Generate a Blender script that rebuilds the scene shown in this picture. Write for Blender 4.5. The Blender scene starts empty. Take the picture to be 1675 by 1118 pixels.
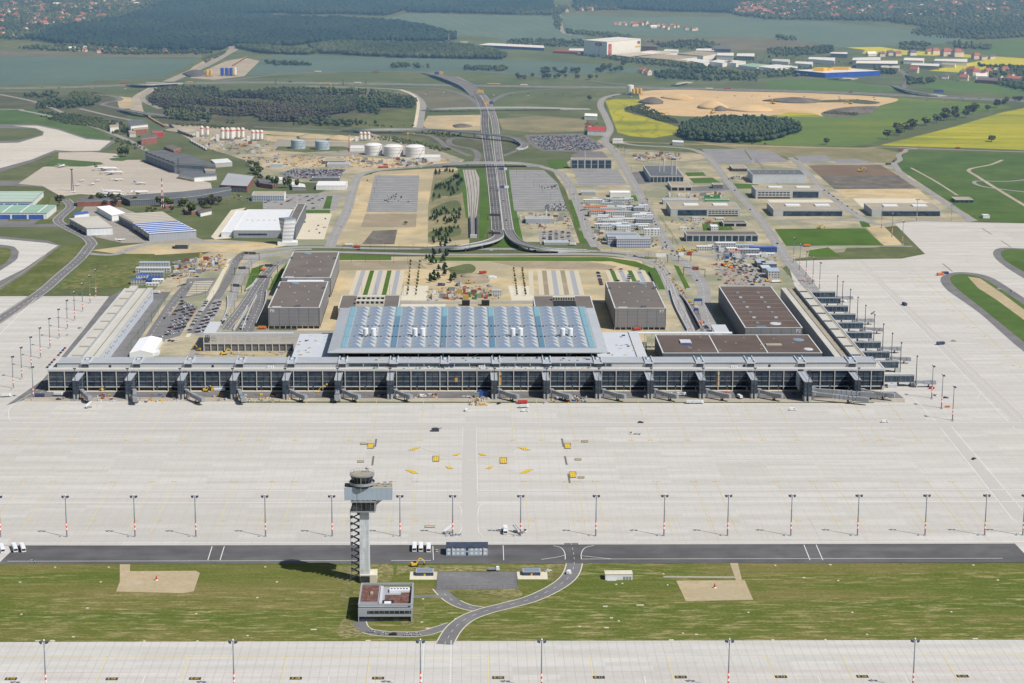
import bpy,math,random
import numpy as np
from mathutils import Vector,Matrix
from mathutils.geometry import tessellate_polygon
random.seed(11)
rng=np.random.default_rng(11)
SC=bpy.context.scene
COL=SC.collection
U=random.uniform
# camera
W0,H0,F,HC=1675.0,1118.0,3400.0,423.0
ROLL=0.0045
def cam_axes(psi,th,r=ROLL):
 f=Vector((math.sin(psi)*math.cos(th),math.cos(psi)*math.cos(th),-math.sin(th)))
 r0=Vector((math.cos(psi),-math.sin(psi),0));u0=r0.cross(f)
 return f,r0*math.cos(r)+u0*math.sin(r),u0*math.cos(r)-r0*math.sin(r)
def solve_cam():
 psi,th=0.02,0.21
 def vp(a,b):
  f,r,u=cam_axes(a,b)
  return W0/2+F*r.y/f.y,H0/2-F*u.y/f.y
 for _ in range(20):
  x,y=vp(psi,th);e=1e-5
  xa,ya=vp(psi+e,th);xb,yb=vp(psi,th+e)
  a,b,c,d=(xa-x)/e,(xb-x)/e,(ya-y)/e,(yb-y)/e
  dx,dy=760-x,-188-y;det=a*d-b*c
  psi+=(dx*d-b*dy)/det;th+=(a*dy-c*dx)/det
 return psi,th
PSI,TH=solve_cam()
FW,RT,UP=cam_axes(PSI,TH)
def G(px,py,z=0.0):
 """photo pixel -> point of the plane at height z"""
 d=FW*F+RT*(px-W0/2)+UP*(H0/2-py)
 t=(z-HC)/d.z
 return (d.x*t,d.y*t)
def PX(x,y,z=0.0):
 v=Vector((x,y,z-HC));k=F/v.dot(FW)
 return W0/2+k*v.dot(RT),H0/2-k*v.dot(UP)
def HT(px,yb,yt):
 """height of a vertical edge standing at (px,yb) whose top shows at row yt"""
 x,y=G(px,yb);a,b=0.0,150.0
 for _ in range(40):
  m=(a+b)/2
  if PX(x,y,m)[1]>yt:a=m
  else:b=m
 return a
cd=bpy.data.cameras.new('camera');cam=bpy.data.objects.new('camera',cd);COL.objects.link(cam)
cam.matrix_world=Matrix(((RT.x,UP.x,-FW.x,0),(RT.y,UP.y,-FW.y,0),(RT.z,UP.z,-FW.z,HC),(0,0,0,1)))
cd.sensor_width=36.0;cd.lens=36.0*F/W0;cd.clip_start=5;cd.clip_end=40000
SC.camera=cam
# light
SUN=Vector((0.825*math.cos(math.radians(50)),-0.565*math.cos(math.radians(50)),math.sin(math.radians(50))))
wd=bpy.data.worlds.new('World');SC.world=wd;wd.use_nodes=True
nt=wd.node_tree;bg=nt.nodes['Background'];sk=nt.nodes.new('ShaderNodeTexSky')
sk.sky_type='NISHITA';sk.sun_disc=False;sk.sun_elevation=math.radians(50)
sk.sun_rotation=math.atan2(SUN.x,SUN.y);sk.altitude=50;sk.dust_density=1.2
nt.links.new(sk.outputs[0],bg.inputs[0]);bg.inputs[1].default_value=0.08
sd=bpy.data.lights.new('sun','SUN');sd.energy=5.0;sd.angle=math.radians(0.53);sd.color=(1,0.97,0.93)
so=bpy.data.objects.new('sun',sd);COL.objects.link(so)
so.rotation_euler=SUN.to_track_quat('Z','Y').to_euler();so.location=(600,-200,900)
SC.view_settings.view_transform='Standard';SC.view_settings.look='None';SC.view_settings.exposure=0
SC.render.engine='CYCLES'
cy=SC.cycles
cy.max_bounces=5;cy.diffuse_bounces=2;cy.glossy_bounces=2;cy.transmission_bounces=2;cy.volume_bounces=0
try:cy.use_denoising=True
except Exception:pass
# materials
ILL=1.20
def lin(c):return c/12.92 if c<=0.04045 else ((c+0.055)/1.055)**2.4
def S(r,g,b,k=1.0):
 return tuple(min(0.9,lin(v/255)/ILL*k)for v in (r,g,b))
def mixc(a,b,t):return tuple(x*(1-t)+y*t for x,y in zip(a,b))
M={}
class NT:
 def __init__(s,name):
  s.m=bpy.data.materials.new(name);s.m.use_nodes=True;s.t=s.m.node_tree
  s.b=s.t.nodes['Principled BSDF'];M[name]=s.m
  s.pos=None
 def n(s,ty,**kw):
  o=s.t.nodes.new(ty)
  for k,v in kw.items():setattr(o,k,v)
  return o
 def l(s,a,b):s.t.links.new(a,b)
 def P(s):
  if s.pos is None:s.pos=s.n('ShaderNodeNewGeometry').outputs['Position']
  return s.pos
 def O(s):return s.n('ShaderNodeTexCoord').outputs['Object']
 def noise(s,scale,detail=3,stretch=(1,1,1),src=None,rough=0.55):
  mp=s.n('ShaderNodeMapping');mp.inputs['Scale'].default_value=stretch
  s.l(src or s.P(),mp.inputs[0])
  t=s.n('ShaderNodeTexNoise');t.inputs['Scale'].default_value=scale
  t.inputs['Detail'].default_value=detail;t.inputs['Roughness'].default_value=rough
  s.l(mp.outputs[0],t.inputs['Vector']);return t.outputs['Fac']
 def ramp(s,fac,stops):
  r=s.n('ShaderNodeValToRGB');e=r.color_ramp.elements
  while len(e)<len(stops):e.new(0.5)
  for i,(p,c)in enumerate(stops):
   e[i].position=p;e[i].color=(c,c,c,1)if isinstance(c,(int,float))else (*c,1)
  s.l(fac,r.inputs[0]);return r.outputs[0]
 def mix(s,fac,a,b,mode='MIX'):
  x=s.n('ShaderNodeMix',data_type='RGBA',blend_type=mode)
  for v,i in ((fac,0),(a,6),(b,7)):
   if isinstance(v,(int,float)):x.inputs[i].default_value=v
   elif isinstance(v,tuple):x.inputs[i].default_value=(*v,1)
   else:s.l(v,x.inputs[i])
  return x.outputs[2]
 def math(s,op,a,b=0.0):
  x=s.n('ShaderNodeMath',operation=op)
  for i,v in enumerate((a,b)):
   if isinstance(v,(int,float)):x.inputs[i].default_value=v
   else:s.l(v,x.inputs[i])
  return x.outputs[0]
 def sep(s,src=None):
  x=s.n('ShaderNodeSeparateXYZ');s.l(src or s.P(),x.inputs[0]);return x.outputs
 def grid(s,v,period,width,off=0.0):
  """1 on thin lines every period along v"""
  a=s.math('FRACT',s.math('DIVIDE',s.math('ADD',v,off+50000.0),period))
  return s.math('LESS_THAN',a,width/period)
 def out(s,col,rough=0.85,spec=0.25,metal=0.0):
  if isinstance(col,tuple):s.b.inputs['Base Color'].default_value=(*col,1)
  else:s.l(col,s.b.inputs['Base Color'])
  if isinstance(rough,(int,float)):s.b.inputs['Roughness'].default_value=rough
  s.b.inputs['Specular IOR Level'].default_value=spec
  s.b.inputs['Metallic'].default_value=metal
  return s.m
def simple(name,col,var=0.16,scale=0.15,rough=0.8,spec=0.25,metal=0,stretch=(1,1,1),s2=None):
 t=NT(name)
 n1=t.noise(scale,4,stretch)
 c=t.ramp(n1,[(0.28,mixc(col,(0,0,0),var)),(0.72,mixc(col,(1,1,1),var*0.35))])
 if s2:
  n2=t.noise(s2,2)
  c=t.mix(t.ramp(n2,[(0.35,0.0),(0.7,0.45)]),c,mixc(col,(0,0,0),var*2))
 return t.out(c,rough,spec,metal)
def mat_concrete(name,c,slab=(7.5,7.5),streak=True,jd=0.12,jw=0.5,yl=0.7):
 t=NT(name);x,y,z=t.sep()[0:3]
 big=t.noise(0.004,4,(0.35,1.6,1));st=t.noise(0.03,3,(0.12,3.0,1));fine=t.noise(0.5,3)
 col=t.ramp(big,[(0.3,mixc(c,(0,0,0),0.11)),(0.7,mixc(c,(1,1,1),0.06))])
 if streak:
  col=t.mix(t.ramp(st,[(0.4,0.0),(0.62,0.7)]),col,mixc(c,(0.30,0.28,0.24),0.4))
  cb=t.n('ShaderNodeTexWhiteNoise',noise_dimensions='2D')
  q=t.n('ShaderNodeCombineXYZ')
  t.l(t.math('FLOOR',t.math('DIVIDE',x,slab[0]*5)),q.inputs[0]);t.l(t.math('FLOOR',t.math('DIVIDE',y,slab[1])),q.inputs[1])
  t.l(q.outputs[0],cb.inputs['Vector'])
  col=t.mix(t.ramp(cb.outputs[0],[(0.0,0.0),(0.80,0.05),(0.9,0.3),(1.0,0.4)]),col,mixc(c,(1,1,1),0.13))
  col=t.mix(t.ramp(cb.outputs[0],[(0.0,0.28),(0.12,0.16),(0.2,0.0)]),col,mixc(c,(0.2,0.19,0.17),0.32))
 mid=t.noise(0.09,4,(0.5,1,1),rough=0.7);col=t.mix(t.ramp(mid,[(0.34,0.22),(0.52,0.0)]),col,mixc(c,(0.2,0.19,0.16),0.5))
 j=t.math('MAXIMUM',t.grid(x,slab[0],jw),t.grid(y,slab[1],jw*yl))
 col=t.mix(t.math('MULTIPLY',j,jd*2.4),col,mixc(c,(0.10,0.10,0.11),0.5))
 oil=t.noise(0.018,5,(1,1,1),rough=0.7)
 col=t.mix(t.ramp(oil,[(0.60,0.0),(0.80,0.30)]),col,mixc(c,(0.15,0.14,0.13),0.5))
 col=t.mix(t.ramp(fine,[(0.3,0.10),(0.7,0.0)]),col,(0.15,0.15,0.15))
 return t.out(col,0.85,0.2)
def mat_grass(name,a,b,c,stretch=(1,1,1),sc=0.02,amt=0.55,thr=0.5):
 """a grass, b lighter/drier, c bare soil in patches"""
 t=NT(name)
 n1=t.noise(sc,5,stretch,rough=0.65);n2=t.noise(sc*5,4,stretch,rough=0.7);n3=t.noise(sc*0.22,3,stretch);n4=t.noise(1.1,3)
 col=t.ramp(n1,[(0.3,mixc(a,(0,0,0),0.25)),(0.5,a),(0.72,b)])
 m=t.math('MULTIPLY',t.ramp(n2,[(thr-0.02,0.0),(thr+0.2,1.0)]),t.ramp(n3,[(0.4,0.1),(0.62,1.0)]))
 col=t.mix(t.math('MULTIPLY',m,amt),col,c)
 col=t.mix(t.ramp(n4,[(0.3,0.35),(0.7,0.0)]),col,mixc(a,(0,0,0),0.6))
 return t.out(col,0.9,0.1)
def mat_crop(name,a,b,ang=0.0,tram=26.0,tw=2.2,c=None,sc=0.004,str_=(1,1,1),wob=0):
 t=NT(name);x,y,z=t.sep()[0:3]
 v=t.math('ADD',t.math('MULTIPLY',x,math.cos(ang)),t.math('MULTIPLY',y,math.sin(ang)))
 if wob:
  v=t.math('ADD',v,t.math('MULTIPLY',t.noise(0.006,2),wob))
 n1=t.noise(sc,5,str_,rough=0.62);n2=t.noise(0.05,3)
 col=t.ramp(n1,[(0.32,a),(0.68,b)])
 if c:col=t.mix(t.ramp(t.noise(sc*2.1,4,str_),[(0.5,0.0),(0.66,0.9)]),col,c)
 col=t.mix(t.ramp(n2,[(0.3,0.22),(0.7,0.0)]),col,mixc(a,(0,0,0),0.55))
 col=t.mix(t.math('MULTIPLY',t.grid(v,tram,tw),0.55),col,mixc(a,(0,0,0),0.45))
 return t.out(col,0.9,0.1)
def mat_tint(name,cols,rough=0.85,spec=0.12):
 """colour picked by the per-point attribute tint, with clumpy noise"""
 t=NT(name);at=t.n('ShaderNodeAttribute',attribute_name='tint')
 st=[(i/max(1,len(cols)-1),c)for i,c in enumerate(cols)]
 c=t.ramp(at.outputs['Fac'],st)
 c=t.mix(t.ramp(t.noise(0.35,2),[(0.35,0.5),(0.65,0.0)]),c,mixc(cols[0],(0,0,0),0.6))
 return t.out(c,rough,spec)
def mat_lot(name,c,row=17.0,line=0.55,ang=0,bay=2.6,grn=None):
 """parking field: rows of bays drawn on asphalt"""
 t=NT(name);x,y,z=t.sep()[0:3]
 n=t.noise(0.05,4)
 col=t.ramp(n,[(0.3,mixc(c,(0,0,0),0.18)),(0.7,mixc(c,(1,1,1),0.05))])
 fr=t.math('FRACT',t.math('DIVIDE',t.math('ADD',y,5000.0),row))
 aisle=t.math('GREATER_THAN',fr,0.62)
 col=t.mix(t.math('MULTIPLY',aisle,0.6),col,mixc(c,(0,0,0),0.35))
 bl=t.math('MULTIPLY',t.grid(x,bay,0.22),t.math('LESS_THAN',fr,0.62))
 col=t.mix(t.math('MULTIPLY',bl,0.3),col,(0.6,0.6,0.58))
 g=t.math('MULTIPLY',t.math('GREATER_THAN',fr,0.28),t.math('LESS_THAN',fr,0.36))
 col=t.mix(t.math('MULTIPLY',g,0.8),col,grn or (0.42,0.41,0.38))
 return t.out(col,0.85,0.2)
 # mesh building
class MB:
 def __init__(s):s.v=[];s.f=[];s.m=[]
 def add(s,vs,fs,m=0):
  o=len(s.v);s.v+=[tuple(p)for p in vs]
  for i,f in enumerate(fs):
   s.f.append([o+k for k in f]);s.m.append(m[i]if isinstance(m,(list,tuple))else m)
  return s
 def box(s,x0,x1,y0,y1,z0,z1,m=0,top=None,bot=True):
  vs=[(x0,y0,z0),(x1,y0,z0),(x1,y1,z0),(x0,y1,z0),(x0,y0,z1),(x1,y0,z1),(x1,y1,z1),(x0,y1,z1)]
  fs=[(4,5,6,7),(0,1,5,4),(1,2,6,5),(2,3,7,6),(3,0,4,7)]
  ms=[m if top is None else top,m,m,m,m]
  if bot:fs.append((3,2,1,0));ms.append(m)
  return s.add(vs,fs,ms)
 def obox(s,c,ax,L,Wd,z0,z1,m=0,top=None):
  """box along the direction ax (angle) centred on c"""
  ca,sa=math.cos(ax),math.sin(ax)
  pt=[(c[0]+ca*u*L/2-sa*w*Wd/2,c[1]+sa*u*L/2+ca*w*Wd/2)for u,w in ((-1,-1),(1,-1),(1,1),(-1,1))]
  return s.prism(pt,z0,z1,m,top)
 def prism(s,poly,z0,z1,m=0,top=None):
  n=len(poly)
  if sum(poly[i][0]*poly[(i+1)%n][1]-poly[(i+1)%n][0]*poly[i][1]for i in range(n))<0:poly=poly[::-1]
  zz=z1 if isinstance(z1,(list,tuple))else [z1]*n
  vs=[(p[0],p[1],z0)for p in poly]+[(p[0],p[1],zz[i])for i,p in enumerate(poly)]
  fs=[(i,(i+1)%n,n+(i+1)%n,n+i)for i in range(n)];ms=[m]*n
  tm=m if top is None else top
  if n<=4:fs.append(tuple(range(n,2*n)));ms.append(tm)
  else:
   for t in tessellate_polygon([[Vector((p[0],p[1],0))for p in poly]]):
    a,b,c=t
    A,B,C_=poly[a],poly[b],poly[c]
    if (B[0]-A[0])*(C_[1]-A[1])-(C_[0]-A[0])*(B[1]-A[1])<0:b,c=c,b
    fs.append((n+a,n+b,n+c));ms.append(tm)
  return s.add(vs,fs,ms)
 def cyl(s,cx,cy,z0,z1,r0,r1=None,n=12,m=0,top=None,cap=True):
  r1=r0 if r1 is None else r1
  vs=[(cx+r*math.cos(2*math.pi*k/n),cy+r*math.sin(2*math.pi*k/n),z)for r,z in ((r0,z0),(r1,z1))for k in range(n)]
  fs=[(k,(k+1)%n,n+(k+1)%n,n+k)for k in range(n)];ms=[m]*n
  if cap:fs.append(tuple(range(n,2*n)));ms.append(m if top is None else top)
  return s.add(vs,fs,ms)
 def tube(s,p,q,r,r2=None,n=6,m=0):
  p,q=Vector(p),Vector(q);r2=r if r2 is None else r2
  d=(q-p).normalized();a=d.orthogonal().normalized();b=d.cross(a)
  vs=[tuple(c+(a*math.cos(2*math.pi*k/n)+b*math.sin(2*math.pi*k/n))*rr)for c,rr in ((p,r),(q,r2))for k in range(n)]
  fs=[(k,(k+1)%n,n+(k+1)%n,n+k)for k in range(n)]+[tuple(range(n,2*n)),tuple(range(n-1,-1,-1))]
  return s.add(vs,fs,m)
 def bar(s,p,q,w,h,m=0):
  """rectangular bar from p to q, width w (level), height h"""
  p,q=Vector(p),Vector(q);d=(q-p).normalized()
  a=d.cross(Vector((0,0,1)))
  a=a.normalized()if a.length>1e-4 else Vector((1,0,0))
  b=a.cross(d)
  vs=[tuple(c+a*w/2*i+b*h/2*j)for c in (p,q)for i,j in ((-1,-1),(1,-1),(1,1),(-1,1))]
  fs=[(0,1,5,4),(1,2,6,5),(2,3,7,6),(3,0,4,7),(3,2,1,0),(4,5,6,7)]
  return s.add(vs,fs,m)
 def loft(s,rings,m=0,cap=True):
  n=len(rings[0]);vs=[p for r in rings for p in r]
  fs=[(i*n+k,i*n+(k+1)%n,(i+1)*n+(k+1)%n,(i+1)*n+k)for i in range(len(rings)-1)for k in range(n)]
  if cap:fs+=[tuple(range(n-1,-1,-1)),tuple(range((len(rings)-1)*n,len(rings)*n))]
  return s.add(vs,fs,m)
 def quad(s,a,b,c,d,m=0):return s.add([a,b,c,d],[(0,1,2,3)],m)
 def mesh(s,name,mats,smooth=False):
  me=bpy.data.meshes.new(name);me.from_pydata(s.v,[],s.f)
  for m in mats:me.materials.append(M[m])
  if len(mats)>1:me.polygons.foreach_set('material_index',s.m)
  if smooth:me.polygons.foreach_set('use_smooth',[True]*len(me.polygons))
  me.update();return me
 def build(s,name,mats,parent=None,loc=(0,0,0),rot=0.0,smooth=False,kind=None):
  mats=[mats]if isinstance(mats,str)else mats
  o=bpy.data.objects.new(name,s.mesh(name,mats,smooth));COL.objects.link(o)
  o.parent=parent;o.location=loc
  if rot:o.rotation_euler=(0,0,rot)
  if kind:o['kind']=kind
  return o
def tag(o,label,cat,group=None):
 o['label']=label;o['category']=cat
 if group:o['group']=group
 return o
def thing(name,label,cat,loc=(0,0,0),rot=0.0,group=None):
 o=bpy.data.objects.new(name,None);COL.objects.link(o);o.empty_display_size=1
 o.location=loc if len(loc)==3 else (*loc,0);o.rotation_euler=(0,0,rot)
 return tag(o,label,cat,group)
KIDS={}
def kids(o):
 return list(o.children)
def copy_tree(o,loc,rot=0.0,label=None,group=None,scale=None):
 def rec(a,parent):
  for ch in a.children:
   c=ch.copy();COL.objects.link(c);c.parent=parent;rec(ch,c)
 r=o.copy();COL.objects.link(r);r.location=loc if len(loc)==3 else (*loc,0)
 r.rotation_euler=(0,0,rot)
 if scale:r.scale=(scale,)*3 if isinstance(scale,(int,float))else scale
 if label:r['label']=label
 if group:r['group']=group
 rec(o,r);return r
def copy_mesh(o,loc,rot=0.0,label=None,group=None,scale=None,cat=None):
 r=o.copy();COL.objects.link(r);r.location=loc if len(loc)==3 else (*loc,0);r.rotation_euler=(0,0,rot)
 if scale:r.scale=(scale,)*3 if isinstance(scale,(int,float))else scale
 if label:r['label']=label
 if group:r['group']=group
 if cat:r['category']=cat
 return r
def datablock(name,mesh,loc,rot,label,cat,group=None,scale=None):
 o=bpy.data.objects.new(name,mesh);COL.objects.link(o)
 o.location=loc if len(loc)==3 else (*loc,0);o.rotation_euler=(0,0,rot)
 if scale:o.scale=(scale,)*3 if isinstance(scale,(int,float))else scale
 return tag(o,label,cat,group)
ORD=['first','second','third','fourth','fifth','sixth','seventh','eighth','ninth','tenth','eleventh','twelfth','thirteenth','fourteenth','fifteenth','sixteenth','seventeenth','eighteenth','nineteenth','twentieth']
# ground sheets
def catmull(pts,n=8,closed=False):
 P=[Vector(p)for p in pts];out=[]
 N=len(P);rngs=range(N if closed else N-1)
 for i in rngs:
  if closed:a,b,c,d=P[i-1],P[i],P[(i+1)%N],P[(i+2)%N]
  else:a,b,c,d=P[max(0,i-1)],P[i],P[i+1],P[min(N-1,i+2)]
  for k in range(n):
   t=k/n
   out.append(0.5*((2*b)+(c-a)*t+(2*a-5*b+4*c-d)*t*t+(3*b-a-3*c+d)*t**3))
 if not closed:out.append(P[-1])
 return out
LZ=0.02
PN=[0]
def patch(name,pts,mat,layer,smooth=0,z0=0.0):
 w=[Vector(G(*p))for p in pts]
 if smooth:w=catmull(w,smooth,True)
 if sum(w[i].x*w[(i+1)%len(w)].y-w[(i+1)%len(w)].x*w[i].y for i in range(len(w)))<0:w=w[::-1]
 PN[0]+=1;mb=MB();z=z0+LZ*layer+PN[0]*0.0004+0.01
 fs=[]
 for a,b,c in tessellate_polygon([[Vector((p.x,p.y,0))for p in w]]):
  A,B,C_=w[a],w[b],w[c]
  if (B-A).cross(C_-A)<0:b,c=c,b
  fs.append((a,b,c))
 mb.add([(p.x,p.y,z)for p in w],fs)
 return mb.build(name,mat,kind='structure')
def line_pts(pts,smooth=8,px=True):
 w=[Vector(G(*p))if px else Vector(p)for p in pts]
 return catmull(w,smooth)if smooth else w
def strip(mb,w,width,z,m=0,off=0.0,dash=None,zs=None):
 n=len(w);N=[]
 for i in range(n):
  d=(w[min(n-1,i+1)]-w[max(0,i-1)]).normalized();N.append(Vector((-d.y,d.x)))
 if dash is None:
  vs=[];fs=[]
  for i in range(n):
   zz=z if zs is None else zs[i]+z
   for sgn in (-0.5,0.5):
    p=w[i]+N[i]*(off+sgn*width);vs.append((p.x,p.y,zz))
  for i in range(n-1):fs.append((2*i,2*i+2,2*i+3,2*i+1)[::-1])
  a,b,c=Vector(vs[fs[0][0]]),Vector(vs[fs[0][1]]),Vector(vs[fs[0][2]])
  if (b-a).cross(c-a).z<0:fs=[f[::-1]for f in fs]
  mb.add(vs,fs,m)
 else:
  L,gap=dash;acc=0.0
  for i in range(n-1):
   a,b=w[i],w[i+1];seg=(b-a).length
   if seg<1e-6:continue
   t=0.0
   while t<seg:
    ph=(acc+t)%(L+gap)
    if ph<L:
     e=min(seg,t+L-ph);zz=z if zs is None else zs[i]+z
     p,q=a+(b-a)*(t/seg)+N[i]*off,a+(b-a)*(e/seg)+N[i]*off
     o=N[i]*width/2
     mb.quad((p.x-o.x,p.y-o.y,zz),(q.x-o.x,q.y-o.y,zz),(q.x+o.x,q.y+o.y,zz),(p.x+o.x,p.y+o.y,zz),m)
     t=e+1e-4
    else:t+=L+gap-ph+1e-4
   acc+=seg
MARK={};MARKZ={}
def marks(mat,pts,width,smooth=0,off=0.0,dash=None,z=0.25,px=True,w=None):
 if mat not in MARKZ:MARKZ[mat]=0.004*len(MARKZ)
 z+=MARKZ[mat]
 mb=MARK.setdefault(mat,MB())
 strip(mb,w if w is not None else line_pts(pts,smooth,px),width,z,0,off,dash)
def road(name,pts,width,mat,layer,smooth=8,lines=(),kerb=None):
 PN[0]+=1;w=line_pts(pts,smooth);mb=MB();zl=LZ*layer+PN[0]*0.0004+0.01;strip(mb,w,width,zl)
 o=mb.build(name,mat,kind='structure')
 if kerb:
  kb=MB();strip(kb,w,width+kerb[1],zl-0.008);kb.build('road_shoulder',kerb[0],kind='structure')
 for off,lw,dash in lines:marks('paint_white',None,lw,off=off,dash=dash,z=zl+0.03+0.002*len(MARK),w=w)
 return w
def boxpx(x0,x1,yb,yf,yr):
 """axis-aligned block from its front base corners, the front roof line and the back roof line"""
 X0,Y0=G(x0,yb);X1,_=G(x1,yb);xm=(x0+x1)/2
 h=HT(xm,yb,yf);Y1=G(xm,yr,h)[1]
 Y0=G(xm,yb)[1]
 return X0,X1,Y0,max(Y1,Y0+3),h
def inpoly(x,y,poly):
 ins=np.zeros(len(x),bool);n=len(poly);j=n-1
 for i in range(n):
  xi,yi=poly[i];xj,yj=poly[j]
  if yi!=yj:
   c=((yi>y)!=(yj>y))&(x<(xj-xi)*(y-yi)/(yj-yi)+xi);ins^=c
  j=i
 return ins
def fill(pts,spacing,jit=0.45,px=True):
 poly=[G(*p)for p in pts]if px else pts
 xs=[p[0]for p in poly];ys=[p[1]for p in poly]
 gx,gy=np.meshgrid(np.arange(min(xs),max(xs),spacing),np.arange(min(ys),max(ys),spacing))
 gx=gx.ravel()+rng.uniform(-jit,jit,gx.size)*spacing;gy=gy.ravel()+rng.uniform(-jit,jit,gy.size)*spacing
 k=inpoly(gx,gy,poly);return gx[k],gy[k]
def text_mesh(txt,size):
 c=bpy.data.curves.new('lettering','FONT');c.body=txt;c.size=size;c.align_x='CENTER';c.align_y='CENTER'
 c.resolution_u=2
 o=bpy.data.objects.new('lettering',c);COL.objects.link(o)
 dg=bpy.context.evaluated_depsgraph_get();me=bpy.data.meshes.new_from_object(o.evaluated_get(dg))
 bpy.data.objects.remove(o);bpy.data.curves.remove(c);return me
def lettering(txt,size,mat,parent,loc,rot=(0,0,0),sx=1.0):
 me=text_mesh(txt,size);me.materials.clear();me.materials.append(M[mat])
 o=bpy.data.objects.new('lettering',me);COL.objects.link(o);o.parent=parent
 o.location=loc;o.rotation_euler=rot;o.scale=(sx,1,1);return o
 # materials
mat_concrete('apron_concrete',S(209,204,195),jd=0.08)
mat_concrete('apron_concrete_near',S(213,209,201),slab=(5.2,6.5),jd=0.26,jw=0.3,yl=0.12)
mat_concrete('taxi_concrete',S(216,212,204),jd=0.05)
mat_concrete('worn_apron',S(200,190,176),slab=(11,11),jd=0.08)
mat_concrete('pale_slab',S(226,216,192),slab=(4,4),jd=0.08,streak=False)
simple('asphalt_dark',S(95,93,93),0.2,0.02,0.9,0.2,s2=0.06,stretch=(0.3,1.6,1))
simple('asphalt',S(124,122,122),0.14,0.04,0.9,0.2,s2=0.3)
simple('asphalt_pale',S(160,158,155),0.12,0.04,0.9,0.2,s2=0.3)
simple('asphalt_dusty',S(166,160,150),0.16,0.03,0.9,0.2,s2=0.2)
simple('rail_concrete',S(176,172,162),0.2,0.25,0.9,0.2,stretch=(1,0.05,1))
t=NT('grass_strip');x,y,z=t.sep()[0:3]
n1=t.noise(0.02,5,(0.2,1.3,1),rough=0.7);n2=t.noise(0.16,5,(0.3,1.5,1),rough=0.75);n3=t.math('ADD',t.noise(0.012,3,(0.3,1.6,1)),t.math('MULTIPLY',t.math('SUBTRACT',1215.0,y),0.0012));n4=t.noise(0.8,4,(0.6,1.4,1),rough=0.8)
col=t.ramp(n1,[(0.32,S(84,104,44)),(0.48,S(104,112,54)),(0.6,S(124,118,70)),(0.75,S(136,126,82))])
col=t.mix(t.math('MULTIPLY',t.ramp(n2,[(0.5,0.0),(0.66,1.0)]),t.ramp(n3,[(0.4,0.15),(0.58,0.95)])),col,S(176,162,118))
col=t.mix(t.ramp(n2,[(0.3,0.55),(0.46,0.0)]),col,S(78,100,42))
col=t.mix(t.ramp(n4,[(0.36,0.55),(0.5,0.0)]),col,S(70,82,40));col=t.mix(t.ramp(n4,[(0.56,0.0),(0.72,0.6)]),col,S(168,158,116))
col=t.mix(t.math('MULTIPLY',t.grid(y,8.5,1.1),0.25),col,S(84,96,46))
t.out(col,0.95,0.05)
mat_grass('trodden',S(104,110,56),S(150,140,92),S(184,168,130),stretch=(0.6,1.0,1),sc=0.09,amt=0.9,thr=0.42)
mat_grass('grass',S(100,112,64),S(132,130,86),S(174,158,120),sc=0.02,amt=0.7,thr=0.48)
mat_grass('grass_fresh',S(88,114,62),S(106,126,74),S(136,134,92),sc=0.015,amt=0.45)
mat_grass('lawn',S(86,116,52),S(98,126,60),S(120,120,70),sc=0.02,amt=0.3)
mat_grass('meadow',S(102,112,76),S(128,130,94),S(150,144,112),sc=0.008,amt=0.5)
mat_grass('meadow_far',S(100,114,76),S(124,130,92),S(140,138,108),sc=0.006,amt=0.5)
mat_crop('crop_green_far',S(88,116,62),S(104,130,70),ang=1.1,tram=30,tw=3)
mat_tint('leaf_near',[S(50,66,38),S(76,92,50),S(106,114,66)])
mat_grass('scrub',S(96,100,72),S(122,120,92),S(138,128,102),sc=0.014,amt=0.5)
mat_grass('heath',S(118,118,96),S(138,132,108),S(150,142,116),sc=0.01,amt=0.5)
mat_grass('rough_ground',S(150,144,112),S(178,162,126),S(112,118,80),sc=0.012,amt=0.6,thr=0.46)
mat_crop('crop_teal',S(92,114,104),S(106,126,114),ang=0.9,tram=36,tw=2.0)
mat_crop('crop_teal_far',S(98,120,106),S(112,132,118),ang=0.15,tram=42,tw=4)
mat_crop('crop_green',S(96,120,62),S(116,138,70),ang=1.15,tram=28,tw=2.4,c=S(128,140,50),str_=(0.4,1,1))
mat_crop('rapeseed',S(150,156,56),S(204,194,54),ang=1.2,tram=24,tw=2.6,c=S(118,136,62),str_=(0.4,1.6,1))
mat_crop('rapeseed_wavy',S(166,166,52),S(190,182,48),ang=0.0,tram=40,tw=5,c=S(124,138,56),wob=130)
mat_crop('rapeseed_far',S(186,186,60),S(214,204,58),ang=0.3,tram=40,tw=2)
mat_crop('ploughed',S(128,112,96),S(142,124,106),ang=1.57,tram=9,tw=2.5,sc=0.02)
simple('soil_dark',S(112,104,92),0.25,0.05,s2=0.15)
def sandmat(name,c,d,e,sc=0.02):
 t=NT(name)
 n1=t.noise(sc,6,rough=0.66);n2=t.noise(sc*0.35,4);n3=t.noise(0.3,4,rough=0.7)
 col=t.ramp(n1,[(0.3,d),(0.5,c),(0.75,mixc(c,(1,1,1),0.12))])
 col=t.mix(t.ramp(n2,[(0.42,0.0),(0.6,0.85)]),col,e)
 col=t.mix(t.ramp(n3,[(0.3,0.28),(0.62,0.0)]),col,mixc(d,(0,0,0),0.5))
 return t.out(col,0.95,0.1)
sandmat('sand',S(210,190,150),S(184,162,124),S(172,164,138),0.03)
sandmat('sand_pit',S(222,194,148),S(196,166,122),S(206,184,146),0.012)
sandmat('sand_pad',S(190,172,138),S(178,160,126),S(184,170,140),0.06)
sandmat('site_ground',S(192,180,152),S(158,148,126),S(136,142,118),0.035)
sandmat('greyed_sand',S(166,152,128),S(150,138,116),S(156,146,124),0.03)
sandmat('gravel',S(186,176,158),S(164,154,138),S(170,164,150),0.04)
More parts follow.
